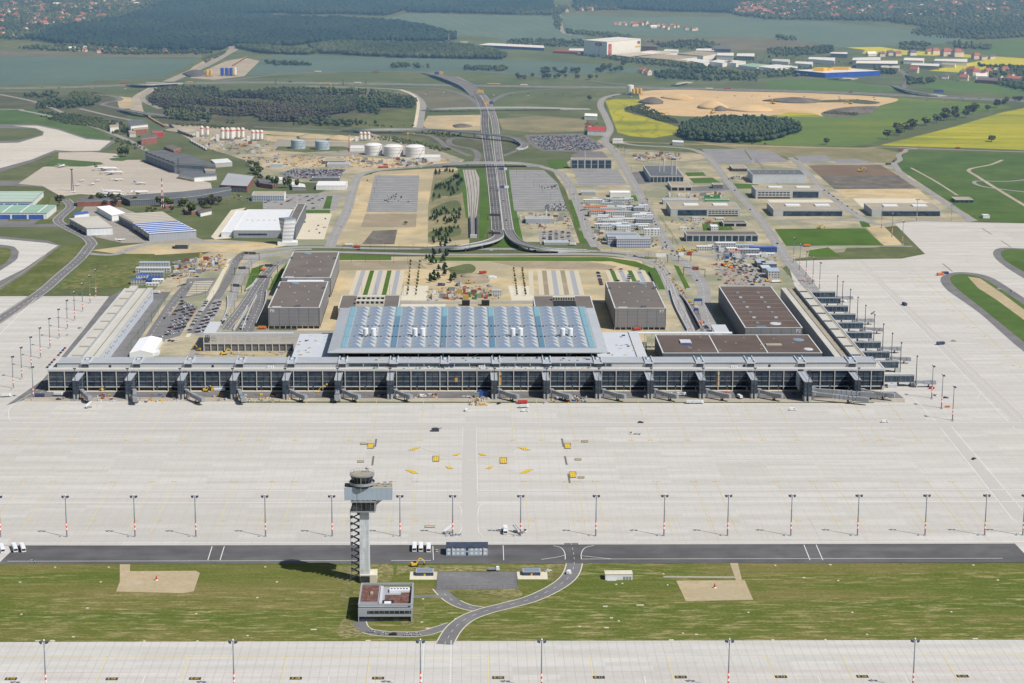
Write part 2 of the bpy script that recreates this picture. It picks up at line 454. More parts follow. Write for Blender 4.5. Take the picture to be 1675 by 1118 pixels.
mat_lot('lot_grid',S(150,150,151));mat_lot('lot_grid_fine',S(146,146,150),row=10.5)
simple('tile_grey',S(164,166,172),0.06,0.3);simple('tile_cream',S(206,196,172),0.06,0.3)
t=NT('striped_lot');x,y,z=t.sep()[0:3]
t.out(t.mix(t.math('LESS_THAN',t.math('FRACT',t.math('DIVIDE',t.math('ADD',y,5000.0),13.0)),0.45),S(150,146,140),S(200,190,160)),0.9)
def paint(name,c,wear=0.35):
 t=NT(name);n=t.noise(0.6,4,rough=0.7)
 return t.out(t.mix(t.ramp(n,[(0.35,wear),(0.62,0.0)]),c,S(206,203,196)),0.7,0.2)
paint('paint_white',S(236,236,232));paint('paint_yellow',S(228,208,122),0.5);paint('paint_yellow_faint',S(224,212,168),0.5)
paint('paint_red',S(222,178,166),0.4);t=NT('paint_gold');x,y,z=t.sep()[0:3];t.out(t.mix(t.math('MULTIPLY',t.math('MULTIPLY',t.grid(x,1.7,0.7),t.grid(y,5.0,3.0)),0.6),S(226,190,66),S(130,110,60)),0.8);simple('paint_black',S(62,60,58),0.05)
simple('paint_grey',S(120,116,106),0.05);paint('paint_tint',S(192,187,179),0.45)
simple('white_metal',S(236,238,240),0.06,0.1,0.5,0.4);simple('white_paint',S(238,238,236),0.05,0.1,0.6)
simple('cream_concrete',S(208,204,192),0.08,0.2);simple('concrete_wall',S(188,190,190),0.1,0.15)
t=NT('tower_concrete');x,y,z=t.sep()[0:3];n=t.noise(0.5,4,(1,1,0.12));c=t.ramp(n,[(0.35,S(192,197,200)),(0.65,S(224,227,228))]);c=t.mix(t.math('MULTIPLY',t.grid(z,3.6,0.16),0.35),c,S(120,122,124));t.out(t.mix(t.ramp(t.noise(0.25,3),[(0.55,0.0),(0.7,0.35)]),c,S(140,146,148)),0.85)
simple('grey_panel',S(166,170,174),0.06,0.1,0.55,0.35);simple('grey_roof',S(180,184,188),0.1,0.08,0.6,0.3,s2=0.02)
simple('pale_roof',S(206,202,190),0.12,0.06,s2=0.03);simple('brown_roof',S(118,110,104),0.12,0.04,0.95,0.1,s2=0.02)
simple('darkbrown_roof',S(104,90,84),0.12,0.04,0.95,0.1,s2=0.02);simple('sedum_roof',S(118,74,62),0.25,0.5,0.95,0.1,s2=0.2)
simple('tan_roof',S(176,166,146),0.14,0.05,0.9,0.15,s2=0.02);simple('dark_roof',S(104,108,112),0.12,0.06,0.7)
simple('roof_trim',S(212,212,208),0.05,0.2);simple('light_grey',S(200,202,204),0.06)
simple('blue_grey_panel',S(176,192,206),0.05,0.2,0.45,0.4);simple('steel',S(150,154,158),0.1,0.3,0.45,0.5)
simple('dark_steel',S(66,68,76),0.1,0.3,0.5,0.4);simple('mast_steel',S(128,138,150),0.1,0.2,0.45,0.5)
simple('navy',S(54,62,84),0.1,0.2,0.5,0.4);simple('brick',S(150,92,78),0.15,0.2);simple('green_roof',S(150,184,164),0.1,0.06)
simple('white_tent',S(250,250,250),0.03,0.1);simple('link_roof',S(202,206,212),0.06,0.1,s2=0.04);simple('navy_paint',S(60,76,116),0.1,0.2,0.5);simple('blue_paint',S(60,100,180),0.1,0.2,0.5);simple('royal_blue',S(28,84,196),0.08,0.1,0.5)
simple('signal_red',S(226,84,54),0.05,0.3,0.55);simple('mast_white',S(244,244,240),0.04,0.3,0.55)
simple('red_paint',S(190,60,56),0.1);simple('yellow_paint',S(232,186,46),0.1,0.3,0.5);simple('orange_paint',S(226,124,56),0.1)
simple('green_paint',S(64,150,84),0.1);simple('gold_paint',S(226,180,60),0.08);simple('plywood',S(216,168,96),0.12,0.3)
simple('timber',S(214,186,134),0.18,0.6);simple('rubber',S(44,44,46),0.1,0.5);simple('void',(0.012,0.013,0.018),0.1,0.3,0.9)
simple('red_tile',S(164,96,78),0.2,0.3);simple('dark_tile',S(108,96,96),0.2,0.3);simple('house_wall',S(226,216,200),0.08,0.2)
simple('bark',S(104,92,78),0.2,0.5);simple('rust',S(150,84,64),0.2,0.2);simple('rock',S(168,160,148),0.2,0.1,s2=0.05)
simple('storage_white',S(236,236,238),0.05,0.1,0.5);simple('tank_blue',S(176,196,212),0.08,0.1,0.5)
def glass(name,c,panes=(3.0,4.2),light=(0.10,0.12,0.13)):
 t=NT(name);x,y,z=t.sep()[0:3]
 wn=t.n('ShaderNodeTexWhiteNoise',noise_dimensions='3D');q=t.n('ShaderNodeCombineXYZ')
 for i,(v,p)in enumerate(((x,panes[0]),(y,panes[0]),(z,panes[1]))):
  t.l(t.math('FLOOR',t.math('DIVIDE',t.math('ADD',v,0.013),p)),q.inputs[i])
 t.l(q.outputs[0],wn.inputs['Vector'])
 n=t.noise(0.12,4,(1,1,2.5),rough=0.7)
 col=t.mix(t.math('MULTIPLY',wn.outputs[0],0.30),c,light)
 col=t.mix(t.ramp(n,[(0.5,0.0),(0.68,0.7)]),col,mixc(c,light,0.8))
 return t.out(col,0.12,0.5)
glass('glass_dark',(0.013,0.030,0.056),light=(0.10,0.15,0.18));glass('glass_navy',(0.03,0.045,0.07),(1.6,3.2));glass('glass_black',(0.012,0.012,0.015))
glass('glass_blue',S(92,130,154),(2,2),S(100,136,158));glass('glass_teal',S(130,176,188),(2,2),S(138,180,190));glass('glass_slate',S(132,147,166),(4,4),S(140,153,168));simple('skylight_lit',S(184,185,183),0.06,0.3);simple('skylight_shaded',S(156,164,172),0.06,0.3)
def clad(name,c,ux=7.0,uz=2.0,dark=0.35,w=0.35,fine=0.0):
 t=NT(name);x,y,z=t.sep()[0:3]
 v=t.math('ADD',x,y);n=t.noise(0.1,3)
 col=t.ramp(n,[(0.3,mixc(c,(0,0,0),0.1)),(0.7,c)])
 g=t.math('MAXIMUM',t.grid(v,ux,w),t.math('MULTIPLY',t.grid(z,uz,w*0.6),0.6))
 col=t.mix(t.math('MULTIPLY',g,dark),col,mixc(c,(0,0,0),0.8))
 if fine:col=t.mix(t.math('MULTIPLY',t.grid(z,0.6,0.25),fine),col,mixc(c,(0,0,0),0.6))
 return t.out(col,0.6,0.3)
clad('mesh_screen',S(146,146,148),9.5,3.6,0.6,0.5,0.3);clad('grey_clad',S(172,178,186),6,8,0.4,0.35)
clad('dark_clad',S(110,116,126),7,9,0.5,0.4);clad('pier_clad',S(196,198,200),3.0,50,0.25,0.2);clad('ribbed_roof',S(172,180,186),9,90,0.2,0.5)
clad('hall_wall',S(206,212,220),5,12,0.18,0.3);clad('white_clad',S(240,243,246),6,30,0.2,0.6);clad('slab_blue',S(174,188,200),3.0,40,0.25,0.2)
clad('hut_wall',S(206,208,206),2.6,2.7,0.55,0.9);clad('hut_blue',S(120,132,168),2.6,2.7,0.5,0.9);clad('window_band',S(120,128,138),3.2,3.3,0.6,1.1)
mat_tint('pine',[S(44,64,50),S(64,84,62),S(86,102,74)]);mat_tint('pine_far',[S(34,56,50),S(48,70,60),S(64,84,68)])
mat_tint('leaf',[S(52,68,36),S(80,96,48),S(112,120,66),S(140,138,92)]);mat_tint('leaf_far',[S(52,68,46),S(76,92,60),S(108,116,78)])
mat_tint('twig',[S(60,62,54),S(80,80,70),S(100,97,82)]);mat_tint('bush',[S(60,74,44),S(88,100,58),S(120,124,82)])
CARCOL=dict(white=(0.72,0.72,0.72),silver=(0.42,0.44,0.46),black=(0.012,0.012,0.014),dark_grey=(0.06,0.065,0.07),blue=(0.03,0.07,0.22),red=(0.32,0.03,0.03),navy=(0.018,0.03,0.08))
for k,c in CARCOL.items():simple('car_'+k,c,0.03,0.5,0.3,0.5)
simple('car_glass',(0.02,0.025,0.03),0.05,0.5,0.1,0.5)
for k,c in dict(rot=(168,82,68),blau=(66,96,156),gruen=(70,140,84),weiss=(224,226,226),grau=(150,156,160),gelb=(206,172,88),rost=(142,100,84)).items():
 clad('box_'+k,S(*c),1.2,20,0.25,0.3)
 # ground, fields, roads
gr=MB();gr.quad((-9000,300,0),(9000,300,0),(9000,24000,0),(-9000,24000,0));gr.build('ground','meadow',kind='structure')
patch('ground',[(-2500,205),(4200,205),(3000,-120),(-1500,-120)],'meadow_far',.5)
# far fields
patch('field',[(-300,92),(40,92),(150,91),(200,95),(300,97),(330,94),(305,108),(262,127),(160,131),(150,135),(100,137),(-300,146)],'crop_teal',1)
patch('meadow',[(-300,62),(0,66),(70,70),(72,76),(0,80),(-300,80)],'grass',1)
patch('heath',[(-300,80),(0,80),(72,82),(330,89),(330,94),(200,94),(-300,91)],'heath',1)
patch('field',[(425,100),(450,92),(490,90),(640,95),(840,98),(900,100),(1130,117),(1140,119),(1000,119),(960,122),(880,125),(840,122),(760,117),(640,116.5),(560,117),(480,119),(405,124)],'crop_teal',1)
patch('field',[(460,25),(555,28),(630,31),(662,23),(840,27),(912,27),(920,50),(925,55),(958,57),(955,72),(900,73),(830,70),(810,62),(770,59),(740,58),(690,45),(640,38),(560,33),(480,28)],'crop_teal_far',1)
patch('field',[(917,25),(1005,27),(1250,29),(1255,34),(1340,36),(1470,46),(1585,66),(1575,70),(1480,75),(1370,78),(1330,70),(1255,62),(1060,60),(1000,58),(930,52)],'crop_teal_far',1)
patch('heath',[(1050,63),(1255,62),(1330,70),(1370,78),(1360,90),(1250,86),(1150,82),(1060,74)],'heath',2)
patch('field',[(945,20),(1010,17),(1195,24),(1255,26),(1250,29),(1000,27)],'meadow',1)
patch('field',[(1590,84),(1650,66),(1675,66),(1900,66),(1900,92),(1600,89)],'crop_green_far',1)
patch('rapeseed_field',[(1383,78),(1440,77),(1480,83),(1560,88),(1675,96),(1900,100),(1900,104),(1675,107),(1600,115),(1568,119),(1520,116),(1586,103),(1620,97),(1540,92),(1410,88),(1415,82)],'rapeseed_far',2)
patch('field',[(1255,130),(1350,130),(1400,135),(1460,143),(1470,148),(1430,151),(1255,148)],'crop_green_far',1)
patch('field',[(1500,141),(1530,133),(1600,133),(1675,140),(1900,150),(1900,165),(1675,156),(1560,150)],'crop_green_far',1)
patch('field',[(1135,205),(1150,195),(1200,190),(1255,188),(1290,184),(1350,190),(1400,191),(1440,175),(1460,162),(1470,160),(1640,172),(1655,176),(1560,190),(1530,195),(1470,212),(1450,228),(1420,236),(1390,240),(1258,237),(1200,234),(1120,228),(1115,215)],'crop_green',1)
patch('rapeseed_field',[(1440,238),(1480,228),(1560,208),(1640,184),(1675,177),(1900,130),(1900,250),(1675,246),(1600,243),(1500,240)],'rapeseed',2)
patch('meadow',[(1463,270),(1480,252),(1500,248),(1675,251),(1900,254),(1900,372),(1675,366),(1590,357),(1560,340),(1520,312),(1480,290)],'grass_fresh',1)
# sand pit with its rapeseed
patch('sand_pit',[(1048,172),(1046,160),(1050,150),(1110,147),(1200,150),(1330,153),(1455,160),(1466,166),(1440,173),(1420,184),(1380,189),(1340,190),(1275,188),(1250,190),(1140,191),(1085,188),(1043,181)],'sand_pit',3,smooth=3)
patch('rapeseed_field',[(990,165),(1010,162),(1050,163),(1053,168),(1020,178),(1022,183),(1060,193),(1100,205),(1124,213),(1112,219),(1070,226),(1030,223),(1010,217),(1003,198)],'rapeseed_wavy',3)
patch('scrub',[(1022,176),(1052,170),(1046,178),(1085,188),(1122,200),(1134,206),(1125,213),(1100,205),(1060,193),(1022,183)],'scrub',4)
patch('scrub',[(1345,184),(1380,176),(1430,174),(1436,177),(1416,188),(1385,192),(1350,191)],'soil_dark',4,smooth=3)
patch('scrub',[(1335,165),(1400,163),(1440,168),(1420,171),(1380,168),(1340,168)],'scrub',4,smooth=3)
patch('sand_pit',[(1260,192),(1290,184),(1330,186),(1350,192)],'rapeseed',3)
# interchange grass
patch('heath',[(300,148),(540,146),(660,150),(690,160),(690,175),(600,160),(460,152),(330,160)],'heath',1)
patch('heath',[(680,150),(720,148),(760,156),(780,175),(700,178)],'heath',1,smooth=3)
patch('heath',[(845,170),(900,150),(1000,150),(1030,155),(990,170),(985,190),(900,195),(830,190)],'meadow',1)
patch('sand_ground',[(700,190),(790,188),(790,205),(785,214),(700,212),(690,205)],'sand',3)
patch('sand_ground',[(815,195),(880,190),(960,195),(955,215),(880,218),(822,212)],'rough_ground',3)
patch('field',[(590,172),(680,176),(684,207),(580,208),(540,200)],'grass',2)
# left country
patch('scrub',[(-300,150),(170,152),(210,180),(205,205),(150,190),(60,185),(-300,182)],'scrub',1)
patch('meadow',[(-300,170),(60,180),(130,198),(185,226),(140,228),(95,213),(-300,205)],'grass_fresh',2)
# middle left construction site
patch('site_ground',[(262,200),(330,203),(430,214),(560,222),(640,225),(700,240),(760,262),(750,269),(640,277),(590,285),(570,320),(540,402),(470,402),(490,330),(560,300),(480,298),(430,290),(400,262),(330,240)],'site_ground',2)
patch('gravel',[(270,203),(380,208),(420,217),(420,240),(340,232),(300,222)],'gravel',3)
patch('sand_ground',[(430,215),(500,218),(570,225),(575,234),(440,232)],'sand',3)
patch('asphalt_yard',[(455,228),(620,236),(700,248),(690,257),(560,254),(440,246)],'asphalt_dusty',3)
patch('meadow',[(455,240),(560,240),(590,245),(500,250),(450,246)],'grass',4)
patch('sand_ground',[(420,258),(560,256),(680,262),(740,266),(640,275),(430,272)],'sand',3)
patch('parking_lot',[(456,284),(480,276),(566,277),(556,292),(470,293)],'asphalt',4)
patch('parking_lot',[(430,318),(545,318),(560,320),(548,345),(430,343)],'asphalt_pale',4)
patch('lawn',[(535,321),(544,321),(540,342),(528,342)],'lawn',5);patch('lawn',[(470,343),(540,344),(540,349),(478,349)],'lawn',5)
patch('concrete_yard',[(495,350),(543,350),(530,392),(484,392)],'pale_slab',4)
patch('concrete_yard',[(352,392),(345,388),(378,344),(402,340),(392,350),(378,390)],'pale_slab',4)
# parking field beside the park
patch('sand_ground',[(545,402),(572,345),(590,290),(620,281),(745,274),(760,285),(768,400),(700,404)],'sand',3)
patch('parking_lot',[(613,287.5),(686,287.5),(682,347.5),(599,347.5)],'lot_grid',4)
patch('field',[(598,350),(682,350),(680,372),(590,372)],'greyed_sand',4);patch('field',[(592,400),(610,378),(650,376),(645,400)],'soil_dark',4)
patch('park',[(710,281),(752,279),(766,340),(768,392),(700,398),(700,340)],'rough_ground',5)
for pp in ([(712,305),(735,290),(750,282),(757,300),(752,318),(720,322),(706,330)],[(704,345),(720,335),(745,328),(754,336),(750,348),(712,352)],[(703,380),(735,370),(752,372),(750,386),(706,390)]):
 patch('park',pp,'meadow',6,smooth=4)
patch('embankment',[(748,278),(757,278),(763,310),(766,357),(762,357),(757,320)],'lawn',6)
patch('embankment',[(779,277),(792,277),(800,330),(800,370),(790,392),(784,392),(785,340),(786,300)],'lawn',6)
patch('embankment',[(826,278),(833,278),(845,330),(858,395),(846,392),(836,350)],'lawn',4)
patch('rail_cutting',[(757,278),(763,310),(766.5,357),(768.5,389),(780,389),(779.5,357),(784,312),(784,292),(778,278)],'rail_concrete',7)
for k in (-0.35,-0.12,0.12,0.35):
 marks('paint_black',[(767.5+k*22,278),(773+k*22,312),(773+k*10,357),(774+k*9,388)],0.7,6,z=0.2)
 # business park
patch('business_ground',[(905,282),(985,225),(1010,243),(1130,250),(1200,262),(1330,262),(1440,266),(1460,270),(1600,362),(1470,366),(1440,404),(1300,424),(1240,470),(1178,470),(1100,425),(985,412),(950,385),(925,310)],'site_ground',2)
patch('parking_lot',[(832,278),(890,279),(912,300),(928,345),(841,345)],'lot_grid',5)
patch('site_ground',[(845,346),(930,346),(948,398),(856,396)],'site_ground',4)
patch('parking_lot',[(878,377),(930,377),(942,397),(884,400)],'asphalt_dusty',5)
patch('parking_lot',[(938,278),(1010,277),(1027,303),(946,303)],'lot_grid',4)
patch('parking_lot',[(1148,244),(1216,244),(1231,267),(1166,267)],'lot_grid_fine',4);patch('parking_lot',[(1218,245),(1262,248),(1293,265),(1234,267)],'lot_grid_fine',4)
patch('parking_lot',[(1300,256),(1350,254),(1364,264),(1312,267)],'lot_grid_fine',4);patch('parking_lot',[(1360,261),(1400,260),(1432,267),(1372,269)],'lot_grid_fine',4)
patch('sand_ground',[(1130,232),(1260,238),(1440,243),(1470,250),(1460,268),(1290,258),(1200,243)],'rough_ground',3)
patch('field',[(1322,271),(1440,270),(1470,288),(1340,288)],'ploughed',4);patch('field',[(1340,288),(1470,288),(1500,309),(1365,310)],'soil_dark',4)
patch('sand_ground',[(1365,310),(1500,309),(1522,326),(1395,330)],'sand',4)
patch('concrete_yard',[(1395,325),(1500,325),(1530,336),(1410,340)],'pale_slab',5);patch('concrete_yard',[(1255,327),(1360,327),(1375,334),(1262,334)],'pale_slab',5)
patch('sports_pitch',[(1267,375),(1415,374),(1445,402),(1286,403)],'lawn',5)
patch('sand_ground',[(1417,372),(1445,370),(1478,402),(1446,402)],'sand',5);patch('lawn',[(1445,372),(1465,370),(1490,402),(1478,402)],'meadow',4)
patch('lawn',[(1324,410),(1355,405),(1375,420),(1322,420)],'lawn',5);patch('lawn',[(1385,406),(1498,404),(1512,416),(1475,423),(1375,421)],'meadow',5)
for pp in ([(1127,292),(1165,291),(1180,300),(1135,300)],[(1120,283),(1150,282),(1155,288),(1125,289)],[(930,327),(937,327),(950,373),(942,374)],[(946,378),(952,378),(958,397),(950,398)],[(1148,365),(1190,362),(1200,377),(1150,378)],[(1405,362),(1420,362),(1424,372),(1410,372)],[(895,262),(925,262),(932,276),(900,277)],[(1188,300),(1240,302),(1250,309),(1192,309)],[(1000,322),(1040,320),(1044,330),(1005,330)]):
 patch('lawn',pp,'lawn',6)
patch('asphalt_yard',[(935,254),(950,248),(985,248),(995,258),(1000,277),(936,277)],'asphalt',4);patch('asphalt_yard',[(1028,282),(1060,281),(1065,300),(1040,302)],'asphalt',4)
patch('asphalt_yard',[(1120,307),(1190,302),(1200,313),(1130,316)],'asphalt',4);patch('gravel',[(1100,360),(1190,357),(1240,378),(1110,378)],'site_ground',4)
patch('gravel',[(1150,402),(1250,402),(1290,422),(1180,420)],'asphalt_dusty',4)
# forecourt behind the terminal
patch('forecourt',[(552,421),(700,420),(990,420),(1050,425),(1080,440),(1095,470),(1150,545),(1090,560),(470,560),(540,470)],'sand',3)
patch('embankment',[(700,421),(990,421),(1040,428),(1070,440),(1095,470),(1078,470),(1050,440),(1000,428),(700,427)],'lawn',4)
patch('embankment',[(555,420),(640,420),(640,426),(555,426)],'lawn',4)
patch('field',[(556,427),(680,427),(700,440),(556,443)],'greyed_sand',4);patch('field',[(800,428),(960,428),(1010,436),(1000,442),(860,440)],'greyed_sand',4)
patch('park',[(735,440),(765,432),(778,438),(772,447),(745,452)],'meadow',5,smooth=4)
patch('soil_heap',[(745,450),(790,448),(800,462),(760,466),(740,460)],'greyed_sand',5,smooth=4)
patch('concrete_yard',[(661,468),(701,468),(698,492),(655,492)],'pale_slab',5);patch('concrete_yard',[(831,468),(868,468),(874,492),(837,492)],'pale_slab',5)
patch('road',[(560,494),(980,493),(985,497),(556,498)],'asphalt_dusty',5);patch('concrete_yard',[(656,498),(730,498),(728,503),(655,503)],'pale_slab',5)
def stripes(xa,xb,ya,xc,xd,yc,cols):
 n=len(cols)
 for i,m in enumerate(cols):
  a,b=i/n,(i+1)/n
  patch('parking_lot',[(xa+(xb-xa)*a,ya),(xa+(xb-xa)*b,ya),(xc+(xd-xc)*b,yc),(xc+(xd-xc)*a,yc)],m,5)
stripes(584,662,443,570,655,483,['tile_cream','tile_grey','tile_cream','lawn','tile_cream','tile_grey','tile_cream','lawn','tile_cream','tile_grey','tile_cream'])
stripes(864,946,443,866,956,483,['tile_cream','sand','tile_cream','greyed_sand','tile_cream','tile_grey','tile_cream','greyed_sand','tile_cream','tile_grey','tile_cream'])
stripes(990,1055,443,998,1066,464,['tile_cream','lawn','tile_cream','tile_grey','tile_cream','lawn','tile_cream','tile_grey','tile_cream'])
# ground between pier and terminal, both sides
patch('forecourt',[(176,586),(248,478),(300,430),(345,412),(480,404),(480,430),(440,540),(490,600),(176,600)],'site_ground',3)
patch('forecourt',[(1050,425),(1150,418),(1260,420),(1310,470),(1420,600),(1060,600)],'site_ground',3)
patch('asphalt_yard',[(1175,440),(1260,430),(1280,465),(1190,470)],'asphalt_dusty',4)
patch('forecourt',[(430,541),(548,541),(548,560),(500,592),(300,592),(330,552)],'asphalt_dusty',4);patch('forecourt',[(340,574),(490,574),(480,590),(330,590)],'sand',5)
# left airside
patch('taxiway',[(20,206),(60,206),(95,213),(140,228),(182,231),(162,247),(120,248),(90,246),(50,262),(-200,330),(-200,238),(30,234),(70,222),(72,216),(58,210)],'taxi_concrete',5)
patch('taxiway_shoulder',[(-200,203),(30,204),(62,204),(97,211),(142,226),(184,230),(190,232),(164,249),(120,250),(92,249),(52,266),(-200,342),(-200,232),(28,231),(68,221),(70,217),(56,211),(-200,208)],'asphalt',4)
patch('worn_apron',[(96,250),(150,249),(190,252),(200,262),(230,262),(240,268),(290,285),(345,300),(348,316),(270,322),(200,322),(130,318),(100,322),(70,305),(30,301),(70,274),(95,265)],'worn_apron',5)
patch('lawn',[(90,260),(165,266),(170,269),(140,273),(70,273)],'grass_fresh',6)
patch('lawn',[(178,260),(200,257),(216,260),(200,264),(182,263)],'grass_fresh',6)
patch('taxiway',[(-200,389),(0,391),(75,398),(95,402),(40,440),(-200,560)],'taxi_concrete',5)
patch('taxiway_shoulder',[(-200,384),(0,387),(78,394),(100,402),(44,446),(0,474),(-200,590)],'asphalt',4)
patch('taxiway_shoulder',[(-60,402),(12,402),(28,409),(30,417),(18,432),(-60,470)],'asphalt',6,smooth=4);patch('lawn',[(-60,406),(8,406),(18,413),(14,424),(0,436),(-60,460)],'grass',7,smooth=4)
patch('grass',[(-200,300),(70,306),(75,300),(40,296),(-200,296)],'asphalt',3)
patch('grass_verge',[(100,402),(130,400),(150,392),(160,398),(52,485),(-200,486),(-200,560),(0,476),(44,446)],'grass',3)
patch('grass_verge',[(145,415),(252,416),(258,420),(240,440),(222,470),(90,474)],'grass',4)
patch('sand_ground',[(150,410),(260,395),(350,392),(480,400),(400,415),(345,412),(250,418),(180,414)],'sand',3)
patch('asphalt_yard',[(140,336),(200,340),(340,396),(200,398),(110,378)],'asphalt_dusty',3)
patch('asphalt_yard',[(-100,338),(92,340),(100,360),(108,372),(-100,372)],'asphalt',3)
for pp in ([(66,322),(84,322),(80,334),(58,334)],[(15,357),(50,358),(48,362),(12,362)],[(92,342),(112,344),(90,366),(55,367)]):patch('lawn',pp,'grass',4)
# right airside and the main apron
patch('apron',[(-500,486),(178,485),(160,520),(95,592),(400,660),(1430,660),(1330,500),(1300,470),(1288,428),(1375,425),(1475,423.5),(1513,416),(1462,365),(1482,362),(1675,366),(2300,376),(2300,893),(-900,893)],'apron_concrete',6)
patch('taxiway_shoulder',[(1760,410),(1675,407),(1638,406),(1625,412),(1628,423),(1646,438),(1675,456),(1760,505)],'asphalt',7,smooth=4);patch('lawn',[(1760,414),(1675,409),(1650,408),(1637,414),(1645,427),(1675,445),(1760,490)],'grass_fresh',8,smooth=4)
patch('taxiway_shoulder',[(1760,640),(1675,576),(1643,549),(1606,516),(1576,494),(1548,474),(1538,457),(1553,447.6),(1581,446),(1618,453),(1651,472),(1675,488),(1760,545)],'asphalt',7,smooth=4)
patch('lawn',[(1760,622),(1675,560),(1640,532),(1595,496),(1565,472),(1554,457),(1562,450),(1583,449.5),(1612,458),(1645,479),(1675,499),(1760,555)],'grass_fresh',8,smooth=4)
patch('sand_ground',[(1760,585),(1675,524),(1630,491),(1600,472),(1583,453),(1603,456),(1640,481),(1675,507),(1760,562)],'sand_pad',9)
patch('taxiway',[(1398,428),(1406,427),(1675,684),(1700,712),(1668,700)],'paint_tint',7);patch('taxiway',[(1540,700),(1552,697),(1690,860),(1660,850)],'paint_tint',7)
patch('service_road',[(200,641),(60,648),(40,655),(10,664),(70,622),(140,536),(178,486),(196,478),(248,478),(210,520),(100,640)],'asphalt',8)
patch('service_road',[(85,640.5),(1465,641.5),(1478,652),(70,650.5)],'asphalt',9)
patch('service_road',[(250,478),(279,478),(206,590),(170,590)],'asphalt',8)
patch('apron_edge',[(40,651),(1480,652.5),(1480,659),(40,657)],'gravel',8)
# foreground
patch('service_road',[(28,893.5),(1660,890),(1690,921),(-4,924)],'asphalt_dark',8)
patch('taxiway',[(-900,893.8),(28,893.5),(-4,924),(-900,924)],'taxi_concrete',8);patch('taxiway',[(1660,890),(2300,889),(2300,921),(1690,921)],'taxi_concrete',8)
patch('grass_strip',[(-900,924),(2300,921),(2300,1047),(-900,1053)],'grass_strip',5)
patch('apron',[(-900,1052.8),(0,1051.2),(1675,1047.4),(2300,1046),(2300,1500),(-900,1500)],'apron_concrete_near',7)
patch('sand_pad',[(206,935),(320,934.5),(327,938),(317,968),(300,971),(190,968.5),(196,952)],'sand_pad',6);patch('sand_pad',[(196,924),(213,924),(212,945),(196,955)],'sand_pad',7)
patch('sand_pad',[(1106,950.5),(1218,950),(1232,982),(1122,984)],'sand_pad',6);patch('sand_pad',[(1194,922),(1207,922),(1214,951),(1204,951)],'sand_pad',7)
patch('dirt_track',[(1085,943),(1200,943.5),(1204,946.5),(1086,945.5)],'gravel',6)
for pp in ([(545,930),(586,929),(588,950),(575,958),(552,950)],[(560,960),(578,962),(572,985),(562,1000),(556,985)],[(566,1012),(585,1016),(592,1034),(580,1044),(552,1040),(556,1022)],[(600,926),(640,924),(640,950),(620,952),(600,945)],[(640,965),(690,985),(690,1010),(660,1025),(650,990)],[(735,962),(840,964),(850,978),(800,986),(750,982)],[(880,927),(930,925),(925,945),(895,950)]):
 patch('bare_ground',pp,'trodden',6,smooth=4)
patch('bare_ground',[(650,926),(925,925),(900,932),(890,934),(665,936),(648,942)],'trodden',6)
patch('concrete_pad',[(671,936),(716,936),(715,949),(670,949)],'pale_slab',7);patch('concrete_pad',[(845,936),(895,936),(896,948.5),(847,948.5)],'pale_slab',7)
patch('asphalt_yard',[(715.5,937),(845,936.5),(848.5,963.5),(713,966)],'asphalt',8)
road('road',[(934,889),(938,905),(939,925),(930,945),(908,962),(870,980),(830,991),(795,1000),(764,1012),(742,1030),(727,1055)],9.5,'asphalt',7,lines=[(0,0.22,(4,6))],kerb=('pale_slab',1.4))
road('road',[(719,963),(730,975),(745,986),(765,994),(790,998)],8.0,'asphalt',6,lines=[(0,0.22,(4,6))],kerb=('pale_slab',1.4))
road('road',[(676,977),(700,976),(726,977)],5.0,'asphalt',6)
road('road',[(588,1018),(592,1027),(606,1034),(640,1038),(690,1037),(722,1028),(740,1022)],7.5,'asphalt',6,kerb=('pale_slab',1.2))
for q in (694,738):marks('paint_white',[(q,1049),(q+(q-760)*.04,1100),(q+(q-760)*.14,1180)],.7,dash=(1.4,1.0))
# roads around the terminal
RL=[(0,0.35,(6,9))];R2=[(-3.3,0.3,None),(3.3,0.3,None),(0,0.35,(6,9))]
road('road',[(-60,560),(58,485),(100,450),(130,424),(146,404),(150,399),(140,388),(112,374),(95,362),(103,351),(116,338),(106,326)],15,'asphalt',6,lines=[(-6,0.4,None),(6,0.4,None),(0,0.4,(6,9))])
road('road',[(135,414),(165,417),(190,416),(225,404),(260,398),(340,397),(400,396)],11,'asphalt_pale',5,lines=RL)
road('road',[(313,461),(288,488),(245,553),(230,585)],10,'asphalt',5,lines=RL)
patch('parking_lot',[(297.6,491),(324,503),(294,550),(256,560),(246,556)],'asphalt',5)
patch('parking_lot',[(306,456),(354,455),(340,480),(296,490)],'asphalt',4);patch('parking_lot',[(318,461),(350,459.5),(339,477),(303,486)],'striped_lot',6)
patch('pavement',[(374,424),(379,424),(345,497),(310,552),(303,552)],'pale_slab',5)
road('road',[(404,412),(390,422),(374,456),(357,484),(313,546)],9,'asphalt',6)
patch('parking_lot',[(350,490),(365,490),(358,510),(330,552),(318,548)],'asphalt_pale',6)
road('road',[(510,408),(478,409.5),(444,417),(414,427),(396,446),(382,480),(376,503)],10,'asphalt_pale',5,lines=RL)
road('road',[(490,422),(478,424),(453,431),(438,446),(422,465),(403,495),(369,540)],12,'asphalt',6,lines=[(-4,.3,None),(4,.3,None),(0,.35,(6,9))])
road('road',[(437,448),(432,462),(428,480),(424,500),(405,542)],11,'asphalt',6,lines=[(0,.35,(6,9))])
patch('underpass',[(405,510),(416,488),(418,490),(404,530),(390,542),(384,542)],'asphalt_dark',7)
patch('lawn',[(412,440),(432,433),(412,474),(399,478)],'lawn',5);patch('lawn',[(450,451),(470,430),(467,441),(444,475),(438,476)],'lawn',5)
road('road',[(380,432),(400,417),(430,410),(490,405),(560,405.5),(625,407),(760,407.5)],13,'asphalt_pale',5,lines=RL)
